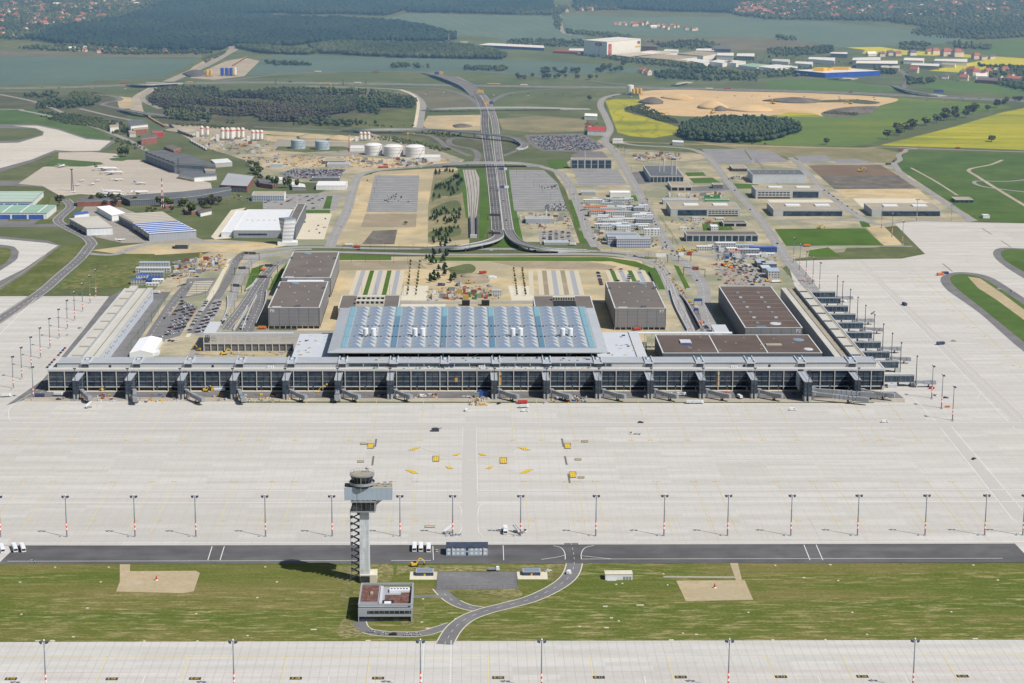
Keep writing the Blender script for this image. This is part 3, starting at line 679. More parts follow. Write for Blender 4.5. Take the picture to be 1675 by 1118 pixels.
road('road',[(400,424),(440,416),(500,413),(555,413),(720,417),(840,417),(980,416.5),(1040,423.5),(1076,434),(1093,462),(1103,488),(1118,516),(1131,545)],13,'asphalt_pale',6,lines=R2)
road('road',[(1095,480),(1110,482),(1128,500),(1150,535),(1155,550)],9,'asphalt',5)
road('road',[(760,408),(860,408),(980,411.5),(1066,417),(1126,417),(1175,421),(1240,425)],12,'asphalt_pale',5,lines=RL)
road('road',[(1066,416),(1110,424),(1135,446),(1150,470),(1152,495),(1158,520),(1165,550)],14,'asphalt_pale',5,lines=RL)
patch('lawn',[(1102,434),(1110,436),(1130,474),(1121,474)],'lawn',6);patch('embankment',[(1062,440),(1072,438),(1092,474),(1078,474)],'lawn',5)
road('road',[(1288,425),(1268,395),(1240,355),(1196,305),(1170,270),(1150,252),(1120,243),(1040,238),(1010,232)],12,'asphalt_pale',6,lines=RL)
road('road',[(1288,425),(1310,450),(1330,478)],16,'asphalt_pale',7,lines=RL)
road('road',[(1095,408),(1076,375),(1050,325),(1030,290),(1010,255),(990,232),(998,212),(990,190),(982,172),(990,160),(1015,154)],13,'asphalt_pale',6,lines=RL)
road('road',[(975,405),(960,378),(953,355),(935,310),(923,290),(908,280),(880,272)],13,'asphalt_pale',6,lines=RL)
road('road',[(923,304),(980,303),(1040,303),(1130,314),(1200,312)],9,'asphalt_pale',5)
road('road',[(1200,268),(1290,268),(1440,269),(1462,268)],8,'asphalt_pale',6)
road('road',[(1292,258),(1310,272),(1345,310),(1380,338),(1418,362),(1440,368)],11,'asphalt_pale',6,lines=RL)
road('road',[(1462,268),(1480,290),(1520,314),(1560,342),(1585,358),(1578,363),(1500,362),(1440,368)],10,'asphalt_pale',6)
road('road',[(1462,268),(1472,262),(1470,254),(1480,249),(1500,244),(1675,249),(1900,254)],9,'asphalt_pale',6)
road('road',[(1284,404),(1400,403),(1492,403.5)],7,'asphalt_pale',6);road('road',[(1262,362),(1330,360),(1420,362)],9,'asphalt_pale',5)
road('farm_track',[(1010,232),(1120,236),(1260,240),(1400,243),(1440,241),(1500,243)],6,'sand',5)
road('farm_track',[(1640,262),(1620,270),(1585,278),(1600,290),(1640,315),(1690,345)],6,'gravel',4);road('farm_track',[(1700,292),(1650,297),(1596,297),(1610,306),(1690,316)],6,'asphalt_pale',4);road('farm_track',[(1490,275),(1530,297),(1566,320)],4,'gravel',4)
# motorway and interchange
MW=[(-9,0.5,None),(9,0.5,None),(-14,0.5,(10,14)),(14,0.5,(10,14)),(-18,.5,None),(18,.5,None)]
road('motorway',[(-300,147),(0,145),(100,143.5),(230,139),(330,136.5),(420,135.5),(600,137.5),(740,140),(860,142),(1000,143.5),(1100,145),(1255,148.5),(1340,151),(1430,154),(1500,158),(1675,166),(1900,176)],40,'asphalt',6,lines=MW)
road('slip_road',[(360,134),(420,126),(480,120.5),(560,118),(640,117.5),(700,120),(740,128)],14,'asphalt',5)
road('slip_road',[(700,116.5),(760,117),(840,121),(900,127),(960,132),(1020,139)],12,'asphalt',5)
road('slip_road',[(150,132),(200,131),(260,129),(300,131)],10,'asphalt',5)
road('slip_road',[(1015,143),(910,146),(840,152),(815,160),(800,170)],12,'asphalt',5)
road('slip_road',[(500,141),(560,143),(640,146),(670,152),(685,162),(692,172),(690,185),(686,210)],13,'asphalt_pale',5);road('farm_track',[(655,147),(676,156),(684,168),(682,190),(678,209)],6,'pale_slab',6)
road('slip_road',[(640,143),(720,146),(760,156),(780,170),(788,180)],12,'asphalt',5)
road('slip_road',[(-300,153),(0,150),(83,153),(150,155),(186,158),(196,164),(175,168),(168,171.5),(176,174),(205,180)],13,'asphalt',5,lines=RL)
road('country_road',[(1100,140),(1180,135),(1330,128),(1480,128)],10,'asphalt',4);road('country_road',[(1475,145),(1485,135),(1482,124),(1470,115),(1440,105)],14,'asphalt',5)
road('country_road',[(1420,140),(1475,145),(1510,153),(1580,159),(1675,164)],12,'asphalt',5)
road('country_road',[(915,25),(917,40),(921,53),(935,58)],12,'asphalt_pale',4);road('country_road',[(-300,178),(0,179),(40,182),(100,195),(150,207),(210,230),(240,247)],10,'asphalt_pale',5)
road('country_road',[(0,155),(60,168),(120,192)],9,'asphalt_pale',4);road('country_road',[(130,178),(180,190),(215,197)],9,'asphalt_pale',4)
road('country_road',[(380,76),(382,81),(370,88),(340,105),(300,123),(275,134)],26,'asphalt_dusty',6);road('country_road',[(225,184),(222,170),(228,158),(250,145),(258,138)],24,'gravel',3)
road('country_road',[(262,178),(235,165),(236,155),(252,143)],12,'asphalt_dusty',5)
patch('sand_ground',[(330,118),(370,100),(400,95),(425,100),(400,125),(350,131),(310,128)],'gravel',3);patch('sand_ground',[(300,122),(330,110),(360,95),(350,92),(320,107)],'sand',3)
patch('scrub',[(190,158),(215,160),(215,178),(195,178)],'sand',3)
road('highway',[(740,128),(765,142),(780,156),(788,170),(793,188),(793,205),(799,250),(804,285),(810,338),(813.5,377)],15.5,'asphalt_dark',7,lines=[(-2.2,.45,(8,10)),(2.2,.45,(8,10)),(-6.8,.5,None),(6.8,.5,None)])
road('highway',[(745,126),(772,141),(790,157),(800,172),(806,188),(810,205),(815,250),(820,285),(826.5,338),(832,377)],14,'asphalt',7,lines=[(-1.6,.45,(8,10)),(2.6,.45,(8,10)),(-6,.5,None),(6,.5,None)])
road('highway_median',[(790,172),(801,205),(807,250),(812,285),(818,338),(823,377)],3.0,'lawn',6)
road('slip_road',[(848,246),(835,251),(822,256)],9,'asphalt',6);road('slip_road',[(776,218),(790,226),(796,240),(798,252)],9,'asphalt',6)
road('slip_road',[(640,216),(700,222),(718,230),(730,240),(750,248),(768,256)],10,'asphalt',6)
road('slip_road',[(776,268),(782,258),(780,250),(770,244),(750,240.5),(736,236),(735,230),(745,226),(765,226),(785,230)],10,'asphalt',6)
road('slip_road',[(600,218),(660,235),(700,246),(740,262),(752,270)],12,'asphalt_dusty',5)
patch('embankment',[(560,216),(660,216),(740,226),(760,244),(720,236),(690,224),(640,220)],'scrub',4)
patch('embankment',[(745,232),(775,228),(790,238),(786,250),(770,243),(748,239)],'scrub',5,smooth=4);patch('embankment',[(818,226),(838,228),(850,236),(845,244),(822,250)],'scrub',4,smooth=4)
road('road',[(850,268),(880,272)],11,'asphalt_pale',6)
road('road',[(745,268.5),(690,273),(640,277),(605,281.5),(586,290),(576,316),(567,347),(546,388),(540,404)],13,'asphalt_pale',6,lines=RL)
road('road',[(440,320),(500,318),(575,318)],9,'asphalt_pale',5)
road('country_road',[(415,208),(480,211),(560,214)],13,'asphalt',6)
patch('verge',[(812,386),(824,372),(836,390),(840,404),(800,404)],'lawn',5)
patch('old_wood_ground',[(262,203),(245,160),(330,146),(560,158),(684,172),(560,200),(430,212)],'scrub',1)
# main pier
PX0,PX1,PY0,PY1,PZ=-354.5,360.4,1728.0,1758.0,19.3
GATES=[-326.0+43.84*k for k in range(16)]
pier=thing('terminal_pier','long glazed main terminal pier with pale columns facing the wide apron','terminal building',(3,PY0,0))
def LB():return MB()
ox,oy=3.0,PY0
b=MB();b.box(PX0-ox+.8,PX1-ox-.8,.9,30,3.9,18.2);b.build('glazed_facade','glass_dark',pier)
b=MB();b.box(PX0-ox+1.2,PX1-ox-1.2,3.2,29.5,0.3,3.9,0,bot=False);b.build('ground_floor','glass_black',pier)
b=MB();b.box(PX0-ox-.2,PX1-ox+.2,-.1,1.2,17.6,PZ);b.box(PX0-ox-.2,PX0-ox+1.2,1.2,30,17.6,PZ);b.box(PX1-ox-1.2,PX1-ox+.2,1.2,30,17.6,PZ)
b.box(PX0-ox,PX1-ox,0.0,.9,3.6,4.2);b.box(PX0-ox,PX0-ox+.85,.9,30,3.5,4.3);b.box(PX1-ox-.85,PX1-ox,.9,30,3.5,4.3);b.build('edge_beam','light_grey',pier)
b=MB();b.box(PX0-ox+1.2,PX1-ox-1.2,1.2,30,18.2,18.9);b.build('terrace_roof','pale_roof',pier)
b=MB();b.box(PX0-ox-1,PX1-ox+1,-2.2,3.2,-.2,.45);b.build('plinth','pale_slab',pier)
colx=[PX0+.5]
gx0=GATES[0]
for k in range(-1,17):
 base=gx0+43.84*k+4.6
 for d in (0,12.4,24.8,37.1):
  x=base+d
  if PX0+4<x<PX1-4:colx.append(x)
colx.append(PX1-.5)
cm=MB();cm.box(-.33,.33,-.05,1.0,.45,17.6);cme=cm.mesh('column',['cream_concrete'])
for x in colx:
 o=bpy.data.objects.new('column',cme);COL.objects.link(o);o.parent=pier;o.location=(x-ox,0,0)
for y in (6,12,18,24):
 for x in (PX0+.5,PX1-.5):
  o=bpy.data.objects.new('column',cme);COL.objects.link(o);o.parent=pier;o.location=(x-ox,y,0);o.scale=(1.02,.8,1)
b=MB()
for a,c in zip(colx[:-1],colx[1:]):
 if c-a>9:
  for f in (1/2,):b.box(a+(c-a)*f-ox-.09,a+(c-a)*f-ox+.09,.5,.92,4.3,17.6)
for z in (7.4,13.2):b.box(PX0-ox+1,PX1-ox-1,.58,.93,z,z+.3)
b.build('mullion_grid','dark_steel',pier)
b=MB()
for z in (8.4,12.4):b.box(PX0-ox+1,PX1-ox-1,.8,.96,z,z+.5)
b.build('floor_edge','steel',pier)
b=MB();b.box(-348-ox,354-ox,9,30.4,18.9,22.4);b.build('upper_storey','pier_clad',pier)
b=MB();b.box(-348.6-ox,354.6-ox,8.5,31,22.4,23.0);b.build('roof','grey_roof',pier)
b=MB();b.box(-348.8-ox,354.8-ox,8.2,9.0,23.0,23.35);b.box(-349-ox,-348.2-ox,9.0,31,23.0,23.35);b.box(354-ox,354.8-ox,9.0,31,23.0,23.35);b.build('parapet','light_grey',pier)
b=MB();b.box(-100-ox,126-ox,8.86,8.99,19.6,21.9)
b.build('window','glass_dark',pier)
for x in range(-100,127,13):MB().box(x-ox-.25,x-ox+.25,8.6,8.85,19.2,22.2).build('window_post','light_grey',pier)
for gx in GATES:
 x=gx+2.0-ox
 sk=MB();sk.box(x-2.8,x+2.8,8.0,9.0,19.0,22.0);o=sk.build('rooflight','glass_navy',pier)
 f=MB();f.box(x-3.7,x-2.9,7.9,30.5,23.0,24.1);f.box(x+2.9,x+3.7,7.9,30.5,23.0,24.1);f.box(x-3.7,x+3.7,7.3,7.9,22.2,23.3);f.box(x-3.2,x+3.2,15,15.6,23.0,24.0);f.build('rooflight_frame','light_grey',o)
 v=MB();v.box(x-2.9,x+2.9,15.7,28.5,23.0,23.5);v.build('pane','glass_blue',o)
 v=MB();v.box(x-1.2,x+1.2,18,21,23.5,24.6);v.build('vent_cowl','white_metal',o)
for x in (-303,-215.5,56,240,262,10):MB().box(x-.9-ox,x+.9-ox,8.75,9,19,21).build('door','void',pier)
for x,z,n in ((-7.5,8,1),(30,13.6,1),(30,8.6,1),(30,5,1),(217,13.6,1),(217,9,1),(217,4.6,1)):
 MB().box(x-1.2-ox,x+1.2-ox,.52,.85,z,z+3.4).build('plywood_panel','plywood',pier)
rs=random.Random(5)
def clutter(name,label,cat,n,x0,x1,y0,y1,z,sizes,mats,group=None):
 pass
tm=['box_weiss','box_gruen','timber','box_grau','light_grey','box_blau']
for i in range(110):
 x=rs.uniform(-78,118);lane=rs.random()<.55
 y=rs.uniform(PY0+15,PY0+28)if lane else rs.uniform(PY0+2.5,PY0+7.5);z=23.02 if lane else 18.92
 if lane and min(abs(x-g-2)for g in GATES)<4.2:continue
 m=MB();w,d,h=rs.uniform(.5,2.6),rs.uniform(.5,1.6),rs.uniform(.4,1.5)
 m.box(-w/2,w/2,-d/2,d/2,0,h*.5);m.box(-w/2*.8,w/2*.7,-d/2*.9,d/2*.9,h*.5,h*.8);m.box(-w/2*.5,w/2*.6,-d/2*.6,d/2*.8,h*.8,h)
 c=rs.randrange(6);lab=['white','green','timber','grey','pale','blue'][c]
 o=m.build('material_stack',tm[c],loc=(x,y,z),rot=rs.uniform(-.2,.2))
 tag(o,'%s stack of building material left on the %s'%(lab,'roof of the pier before the hall' if lane else 'terrace ledge above the glass facade'),'material stack','%s material stacks on the %s'%(lab,'pier roof' if lane else 'pier ledge'))
for x in (-166,14.5,231):
 m=MB()
 for k in range(4):m.cyl(-2.2+k*1.5,0,0,2.2,.6,.6,10)
 tag(m.build('white_tank_row','storage_white',loc=(x,PY0+6,18.92)),{-166:'row of four white cylinders on the ledge left of the hall',14.5:'row of four white cylinders on the ledge below the hall',231:'row of four white cylinders on the ledge at the right'}[x],'tank')
 # gates
def make_gate():
 t=thing('fixed_gate_bridge','x','gate bridge',(0,0,0))
 b=MB();b.box(-2.6,2.6,-28.2,-.2,4.5,16.0);b.build('glazed_walkway','glass_dark',t)
 b=MB();b.box(-2.75,2.75,-28.4,-.15,16.0,16.5);b.box(-2.9,-2.5,-28.4,-.2,16.5,16.8);b.box(2.5,2.9,-28.4,-.2,16.5,16.8);b.box(-.3,.3,-27,-1,16.5,16.75)
 b.build('roof','grey_roof',t)
 b=MB();b.box(-2.5,-.8,-28.3,-22,0,4.5);b.box(.8,2.5,-28.3,-22,0,4.5);b.box(-.8,.8,-25,-22,0,4.5);b.build('base','concrete_wall',t)
 b=MB()
 for z in (4.5,8.4,12.2):b.box(-2.75,2.75,-28.42,-28.18,z,z+.22);b.box(-2.8,-2.58,-28.2,-.3,z,z+.18);b.box(2.58,2.8,-28.2,-.3,z,z+.18)
 for x in (-2.65,0,2.65):b.box(x-.1,x+.1,-28.4,-28.22,4.7,16)
 b.build('glazing_frame','dark_steel',t)
 b=MB();b.box(-1.6,1.6,-1.4,-.1,16.5,17.9);b.build('roof_hood','dark_steel',t)
 return t
def make_airbridge(L):
 t=thing('passenger_bridge','x','boarding bridge',(0,0,0))
 b=MB();b.cyl(0,0,4.6,7.9,2.0,2.0,14);b.cyl(0,0,7.9,8.3,2.1,1.2,14);b.build('rotunda','steel',t)
 b=MB();b.cyl(0,0,0,4.6,.55,.55,8);b.build('rotunda_column','concrete_wall',t)
 b=MB();b.bar((1.2,0,6.1),(L*.55,0,5.6),2.5,2.7);b.build('inner_tunnel','steel',t)
 b=MB();b.bar((L*.46,0,5.55),(L,0,4.9),3.0,3.2);o=b.build('outer_tunnel','grey_panel',t)
 b=MB()
 for f in (.5,.6,.7,.8,.9):x=L*(f+.02);b.box(x-.12,x+.12,-1.6,1.6,3.4,7.25)
 b.build('tunnel_rib','mast_steel',o)
 b=MB();b.box(L-.2,L+3.6,-2.0,2.0,3.2,6.9);b.box(L+3.6,L+4.5,-1.7,1.7,3.3,6.6);b.build('cab','steel',t)
 b=MB();b.box(L*.8-.3,L*.8+.3,-1.4,-1.0,.9,4.2);b.box(L*.8-.3,L*.8+.3,1.0,1.4,.9,4.2);b.box(L*.8-.5,L*.8+.5,-1.7,1.7,.7,1.2);b.build('lift_frame','dark_steel',t)
 for y in (-1.25,1.25):
  w=MB();w.tube((L*.8,y-.3,.7),(L*.8,y+.3,.7),.7,n=10);w.build('wheel','rubber',t)
 b=MB();b.bar((L-.5,2.4,3.3),(L-4,2.4,.2),.9,.3);b.build('service_stair','steel',t)
 return t
def make_pole():
 t=thing('apron_light_mast','x','light mast',(0,0,0))
 b=MB();b.cyl(0,0,0,27.5,.42,.26,8);b.build('pole','dark_steel',t)
 b=MB();b.box(-1.1,1.1,-.4,.4,26.6,27.0);b.box(-1.2,-.4,-.7,.1,27,27.7);b.box(.4,1.2,-.7,.1,27,27.7);b.build('lamp_head','dark_steel',t)
 return t
gate0=make_gate();ab0=make_airbridge(17.0);pole0=make_pole()
AB={0:(-62,17),1:(-80,20),2:(-56,24),3:(-76,20),4:(-50,17),5:(-48,17),6:(-48,16),8:(-45,17),9:(-45,17),10:(-40,18),11:(-40,18),12:(-38,18),13:(-38,18),14:(-22,38),15:(-25,22)}
used=[]
def nth(k):return ORD[k]
seen=0
for k,gx in enumerate(GATES):
 if k==7:continue
 lab='%s glazed gate bridge from the left along the main pier'%nth(seen)
 if k==14:lab='longer gate bridge wrapped in silver foil near the right end of the pier'
 loc=(gx,PY0,0)
 if not used:gate0.location=loc;gate0['label']=lab;gate0['group']='gate bridges along the main pier';g=gate0
 else:g=copy_tree(gate0,loc,0,lab,'gate bridges along the main pier')
 if k==14:
  g.scale=(1.25,1.38,1.06)
  f=MB()
  for z in range(5):
   for j in range(7):
    f.cyl(-2.9,-2-j*1.7,5+z*2.3,6.9+z*2.3,.75,.6,6);f.cyl(2.7,-2-j*1.7,14,16.2,.7,.5,6)
  f.build('foil_wrapping','light_grey',g)
 a,L=AB[k]
 lab='boarding bridge swung out from the %s gate bridge from the left'%nth(seen)
 loc=(gx+4.6,PY0-25.5+(0 if k!=14 else -9),0);rot=math.radians(a)
 if not used:ab0.location=loc;ab0.rotation_euler=(0,0,rot);ab0['label']=lab;ab0['group']='boarding bridges on the main pier'
 else:ab=copy_tree(ab0,loc,rot,lab,'boarding bridges on the main pier',scale=(L/17.0,1,1))
 if k==14:copy_tree(ab0,(gx+5,PY0-21,0),math.radians(-13),'upper of two long boarding bridges beside the foil wrapped gate','boarding bridges on the main pier',scale=(2.5,1,1))
 if k==5:copy_tree(ab0,(gx-.5,PY0-29,0),math.radians(-88),'second boarding bridge pointing straight out of the sixth gate','boarding bridges on the main pier',scale=(.75,1,1))
 loc=(gx+.2,PY0-30.2-(11 if k==14 else 0),0);lab='dark light mast before the %s gate bridge from the left'%nth(seen)
 if not used:pole0.location=loc;pole0['label']=lab;pole0['group']='dark light masts along the main pier'
 else:copy_tree(pole0,loc,0,lab,'dark light masts along the main pier')
 used.append(k);seen+=1
def make_post():
 t=thing('stand_guidance_sign','x','guidance sign',(0,0,0))
 MB().cyl(0,0,0,6.6,.16,.14,6).build('post','steel',t);MB().box(-.7,.7,-.25,.25,6.6,8.8).build('display','dark_steel',t);return t
post0=None;c=0
for k,gx in enumerate(GATES):
 for d in (22.5,):
  lab='slim post with dark display between gates, %s from the left'%nth(c);c+=1
  if post0 is None:post0=make_post();p=post0;p.location=(gx+d,PY0-17,0);p['label']=lab;p['group']='stand displays before the main pier'
  else:copy_tree(post0,(gx+d,PY0-17,0),0,lab,'stand displays before the main pier')
  # terminal hall
HX0,HX1,HY0,HY1,HZ=-118.8,124.2,1757.5,1951.0,28.0
hall=thing('terminal_hall','large terminal hall with flat roof of blue glass strips and folded skylights','terminal building',(3,HY0,0))
ox,oy=3.0,HY0
hx0,hx1,hd=HX0-ox,HX1-ox,HY1-HY0
b=MB();b.box(hx0+9,hx1-9,14,hd-6,0,24);b.build('glazed_hall','glass_black',hall)
b=MB()
for x in np.linspace(hx0+14,hx1-14,11):b.box(x-.35,x+.35,4.5,5.2,18,25.8)
for x in np.linspace(hx0+40,hx1-40,5):b.bar((x,5,19),(x+9,5,25),.3,.3)
b.build('roof_post','light_grey',hall)
b=MB()
def ring(dx,z):return [(hx0-0+dx,0+dx,z),(hx1-dx,0+dx,z),(hx1-dx,hd-dx,z),(hx0+dx,hd-dx,z)]
b.loft([ring(7,24.4),ring(.4,26.9)],0);b.build('soffit','light_grey',hall)
b=MB();b.loft([ring(0,26.95),ring(0,27.5)],0,cap=False);b.build('eaves_edge','roof_trim',hall)
b=MB();b.loft([ring(0,27.5),ring(8.6,29.0)],0,cap=False);b.build('roof_border','grey_roof',hall)
b=MB();b.box(hx0+8.6,hx1-8.6,8.6,hd-3,28.0,29.0);b.build('roof_deck','grey_panel',hall)
b=MB();b.box(hx0+9.5,hx1-9.5,hd-5,hd-3.2,29.02,29.4);b.build('rear_gutter','glass_teal',hall)
ix0,ix1,iy0,iy1=hx0+10.5,hx1-10.5,11.5,hd-5.2
nS=5;sw=5.4;cw=(ix1-ix0-6*sw)/5.0;rowg=3.2;rh=(iy1-iy0-3*rowg)/4.0
for i in range(6):
 x=ix0+i*(sw+cw)
 for r in range(4):
  y=iy0+r*(rh+rowg)
  g=MB();g.box(x+.4,x+sw-.4,y,y+rh,29.0,29.5)
  g.build('glass_strip','glass_teal' if i in (0,5)or r==3 else 'glass_blue',hall)
trs=MB();tr2=MB()
for r in range(-1,4):
 y=iy0+r*(rh+rowg)+rh
 if r<0:y=iy0-2.4
 if r in (-1,2,3):
  tr2.box(ix0,ix1,y+.6,y+rowg-.8,29.02,29.3)
 else:
  tr2.box(ix0,ix1,y+.3,y+rowg-.3,29.02,29.2)
  x=ix0+9
  while x<ix1-9:
   trs.box(x,x+1.6,y+.6,y+rowg-.6,29.2,29.9);x+=3.4
tr2.build('glass_gutter','glass_teal',hall);trs.build('gutter_truss','dark_steel',hall)
for sct in range(5):
 for cidx in range(3):
  w=(cw-.6)/3
  for r in range(4):
   pf=MB()
   for q in range(3):
    x0=ix0+sw+sct*(sw+cw)+.3+cidx*w;d=rh/3;y0=iy0+r*(rh+rowg)+q*d
    A=(x0+w*.52,y0+d*.9,30.5);BL=(x0+.5,y0,29.1);BR=(x0+w-.7,y0,29.1);TR=(x0+w-.7,y0+d,29.1);TL=(x0+.5,y0+d,29.1)
    pf.add([A,BL,BR,TR,TL],[(0,1,2),(0,2,3),(0,4,1),(0,3,4)],[0,1,2,2])  # right face cream, left and rear grey: sun and shade set by face colour
   pf.build('folded_skylight',['glass_slate','skylight_lit','skylight_shaded'],hall)
for px in (604.5,685,845,926.5):
 X,Y=G(px,549,29.5)
 for s in (-1,1):
  v=MB();v.cyl(X-ox+s*3.4,Y-oy,29,35.5,2.3,2.3,14);v.cyl(X-ox+s*3.4,Y-oy,35.5,36.2,2.5,2.0,14);v.build('exhaust_stack','white_metal',hall)
for px,py in ((673,509),(605,518),(682,534),(603,550),(723,566),(662,568),(704,566),(790,518),(870,518),(800,551),(765,534)):
 X,Y=G(px,py,29.5);v=MB();v.box(X-ox-.9,X-ox+.9,Y-oy-1,Y-oy+1,29,31.2);v.build('roof_hatch','tan_roof',hall)
b=MB();b.box(HX0+8-ox,HX1-8-ox,1.0,1.4,18,19.5);b.build('terrace_parapet','grey_roof',hall)
# flat white link roofs left and right of the hall
def linkroof(side,label):
 z=17.0
 if side<0:xa,xb,ya,yb=G(478,583,z)[0],HX0+8,PY1+1.2,G(500,546.5,z)[1]
 else:xa,xb,ya,yb=HX1-10,G(1058,583,z)[0],PY1+1.2,G(1040,544,z)[1]
 t=thing('link_building',label,'building',((xa+xb)/2,ya,0));w=(xb-xa)/2;d=yb-ya
 b=MB();b.box(-w,w,0,d,0,z-1.4);b.build('wall','dark_clad',t)
 b=MB();b.box(-w-.3,w+.3,-.3,d+.3,z-1.4,z);b.build('roof','link_roof',t)
 for i in range(26):
  u,v=rs.uniform(-w*.9,w*.9),rs.uniform(d*.06,d*.93)
  m=MB();s=rs.uniform(.5,1.6);m.box(u-s,u+s,v-.5,v+.5,z,z+rs.uniform(.4,1.2));m.build('roof_unit',rs.choice(['timber','light_grey','dark_steel','white_metal']),t)
 if side>0:
  b=MB();b.box(-w*.75,w*.35,-.2,5.5,z+.02,z+.2);b.build('timber_deck','plywood',t)
  b=MB();b.box(w*.62,w,6,d,z+.01,z+.9);b.build('roof_spine','light_grey',t)
linkroof(-1,'flat pale roofed link building left of the terminal hall');linkroof(1,'flat pale roofed link building cluttered with pipes right of the hall')
# brown roofed blocks behind the hall
def block(name,label,cat,box,wall,roof,trim='roof_trim',trimw=.9,windows=None,extra=None,up=.5,group=None):
 X0,X1,Y0,Y1,h=box
 t=thing(name,label,cat,((X0+X1)/2,Y0,0),group=group);w=(X1-X0)/2;d=Y1-Y0
 b=MB();b.box(-w,w,0,d,0,h);b.build('wall',wall,t)
 b=MB();b.box(-w+trimw,w-trimw,trimw,d-trimw,h+.01,h+up*.35);b.build('roof',roof,t)
 b=MB();b.box(-w-.15,w+.15,-.15,trimw,h,h+up);b.box(-w-.15,w+.15,d-trimw,d+.15,h,h+up);b.box(-w-.15,-w+trimw,trimw,d-trimw,h,h+up);b.box(w-trimw,w+.15,trimw,d-trimw,h,h+up)
 b.build('roof_edge',trim,t)
 if windows:
  for(u0,u1,z0,z1,n,m)in windows:
   p=2*w*(u1-u0)/n
   for i in range(n):
    a=-w+2*w*u0+i*p;b=MB();b.box(a+p*.1,a+p*.9,-.12,.3,h*z0,h*z1);b.build('window',m,t)
 if extra:extra(t,w,d,h)
 return t
def rooflights(m,n,z=1.1):
 def f(t,w,d,h):
  for i in range(n):
   u=-w*.8+1.6*w*(i+.5)/n;b=MB();b.box(u-1.2,u+1.2,d*.45,d*.45+2.4,h+.1,h+z);b.build('roof_vent',m,t)
 return f
def court(kind):
 def f(t,w,d,h):
  a=(-w*.45,w*.5)if kind==0 else (-w*.35,w*.42)
  b=MB();b.box(a[0],a[1],d*.12,d*.80,h+.2,h+.35);b.build('courtyard_floor','tan_roof' if kind==0 else 'void',t)
  for r in ((.30,.62)if kind==0 else (.62,)):
   p=MB();p.box(a[0],a[1],d*r,d*(r+.1),h+.35,h+4.0);o=p.build('courtyard_wall','cream_concrete',t)
   n=6 if kind==0 else 9
   for i in range(n):
    x=a[0]+(a[1]-a[0])*(i+.2)/n;q=MB();q.box(x,x+(a[1]-a[0])*.6/n,d*r-.12,d*r+.2,h+1.0,h+3.2);q.build('window','void',o)
 return f
z=12.0
def roofbox(xa,xb,yf,yr,z):
 X0,Y0=G(xa,yf,z);X1=G(xb,yf,z)[0];return X0,X1,Y0,G((xa+xb)/2,yr,z)[1],z
block('service_block','brown roofed block with white courtyard windows behind the hall at left','building',roofbox(553,652,505,484,z),'tan_roof','brown_roof',extra=court(0))
block('service_block','brown roofed block with slatted courtyard behind the hall at right','building',roofbox(875,972,505,485,z),'tan_roof','brown_roof',extra=court(1))
# parking garages
def garage_extra(txt,n,tside):
 def f(t,w,d,h):
  b=MB();b.box(-w+.3,w-.3,-.3,.0,2.6,h-.2);b.build('mesh_facade','mesh_screen',t)
  b=MB();b.box(-w-.25,-w,.3,d,2.6,h-.2);b.box(w,w+.25,.3,d,2.6,h-.2);b.build('mesh_facade','mesh_screen',t)
  b=MB();b.box(-w-.02,w+.02,-.02,.0,.1,2.5);b.build('ground_floor_shade','void',t)  # near-black sheet, paints the shade of the open storey
  for i in range(n+1):
   x=-w+.3+(2*w-.6)*i/n;p=MB();p.box(x-.3,x+.3,-.45,-.05,0,2.6);p.build('column','concrete_wall',t)
  for u,v in ((-.55,.2),(.0,.25),(.45,.3),(-.2,.55),(.35,.6),(.1,.8),(-.5,.78),(.6,.82)):
   p=MB();p.box(w*u-.7,w*u+.7,d*v-.5,d*v+.5,h+.15,h+.75);p.build('roof_vent','light_grey',t)
  p=MB();p.cyl(-w*.35 if tside<0 else w*.5,d*.93,h+.15,h+.9,4.6,4.6,20);p.build('round_rooflight','glass_slate',t)
  p=MB();p.box(-w*.85,-w*.5,1.5,4.5,h+.15,h+.8);p.build('roof_opening','light_grey',t);p=MB();p.box(w*.05,w*.25,1.2,5,h+.15,h+2.6);p.build('stair_head','dark_roof',t)
  for s in (-1,1):p=MB();p.box(s*w*.92-1.4,s*w*.92+1.4,d*.72,d*.72+4,h+.15,h+2.2);p.build('stair_head','dark_roof',t)
  if txt:lettering(txt,4.4,'white_paint',t,(tside*w*.84,-.36,h-3.0),(math.radians(90),0,0))
 return f
gA=boxpx(439,523,538,504,461.5)
block('parking_garage','grey mesh clad multi storey garage left of the terminal hall, nearer of two','parking garage',gA,'void','brown_roof',extra=garage_extra('P8',9,-1))
X0,Y0=G(459,455,gA[4]);block('parking_garage','grey mesh clad garage standing behind the nearer left garage','parking garage',(G(460,455,gA[4])[0],G(540.5,455,gA[4])[0],Y0,G(505,413,gA[4])[1],gA[4]),'void','brown_roof',extra=garage_extra('',9,-1))
b=MB();b.box(gA[0]+6,gA[1]-6,gA[3]+.3,Y0-.6,6,gA[4]-2);tag(b.build('garage_link','white_metal'),'white stair link between the two left garages','link bridge')
gC=boxpx(1005,1088.5,540,505,461.8)
block('parking_garage','grey mesh clad multi storey garage right of the terminal hall','parking garage',gC,'void','brown_roof',extra=garage_extra('P7',9,1))
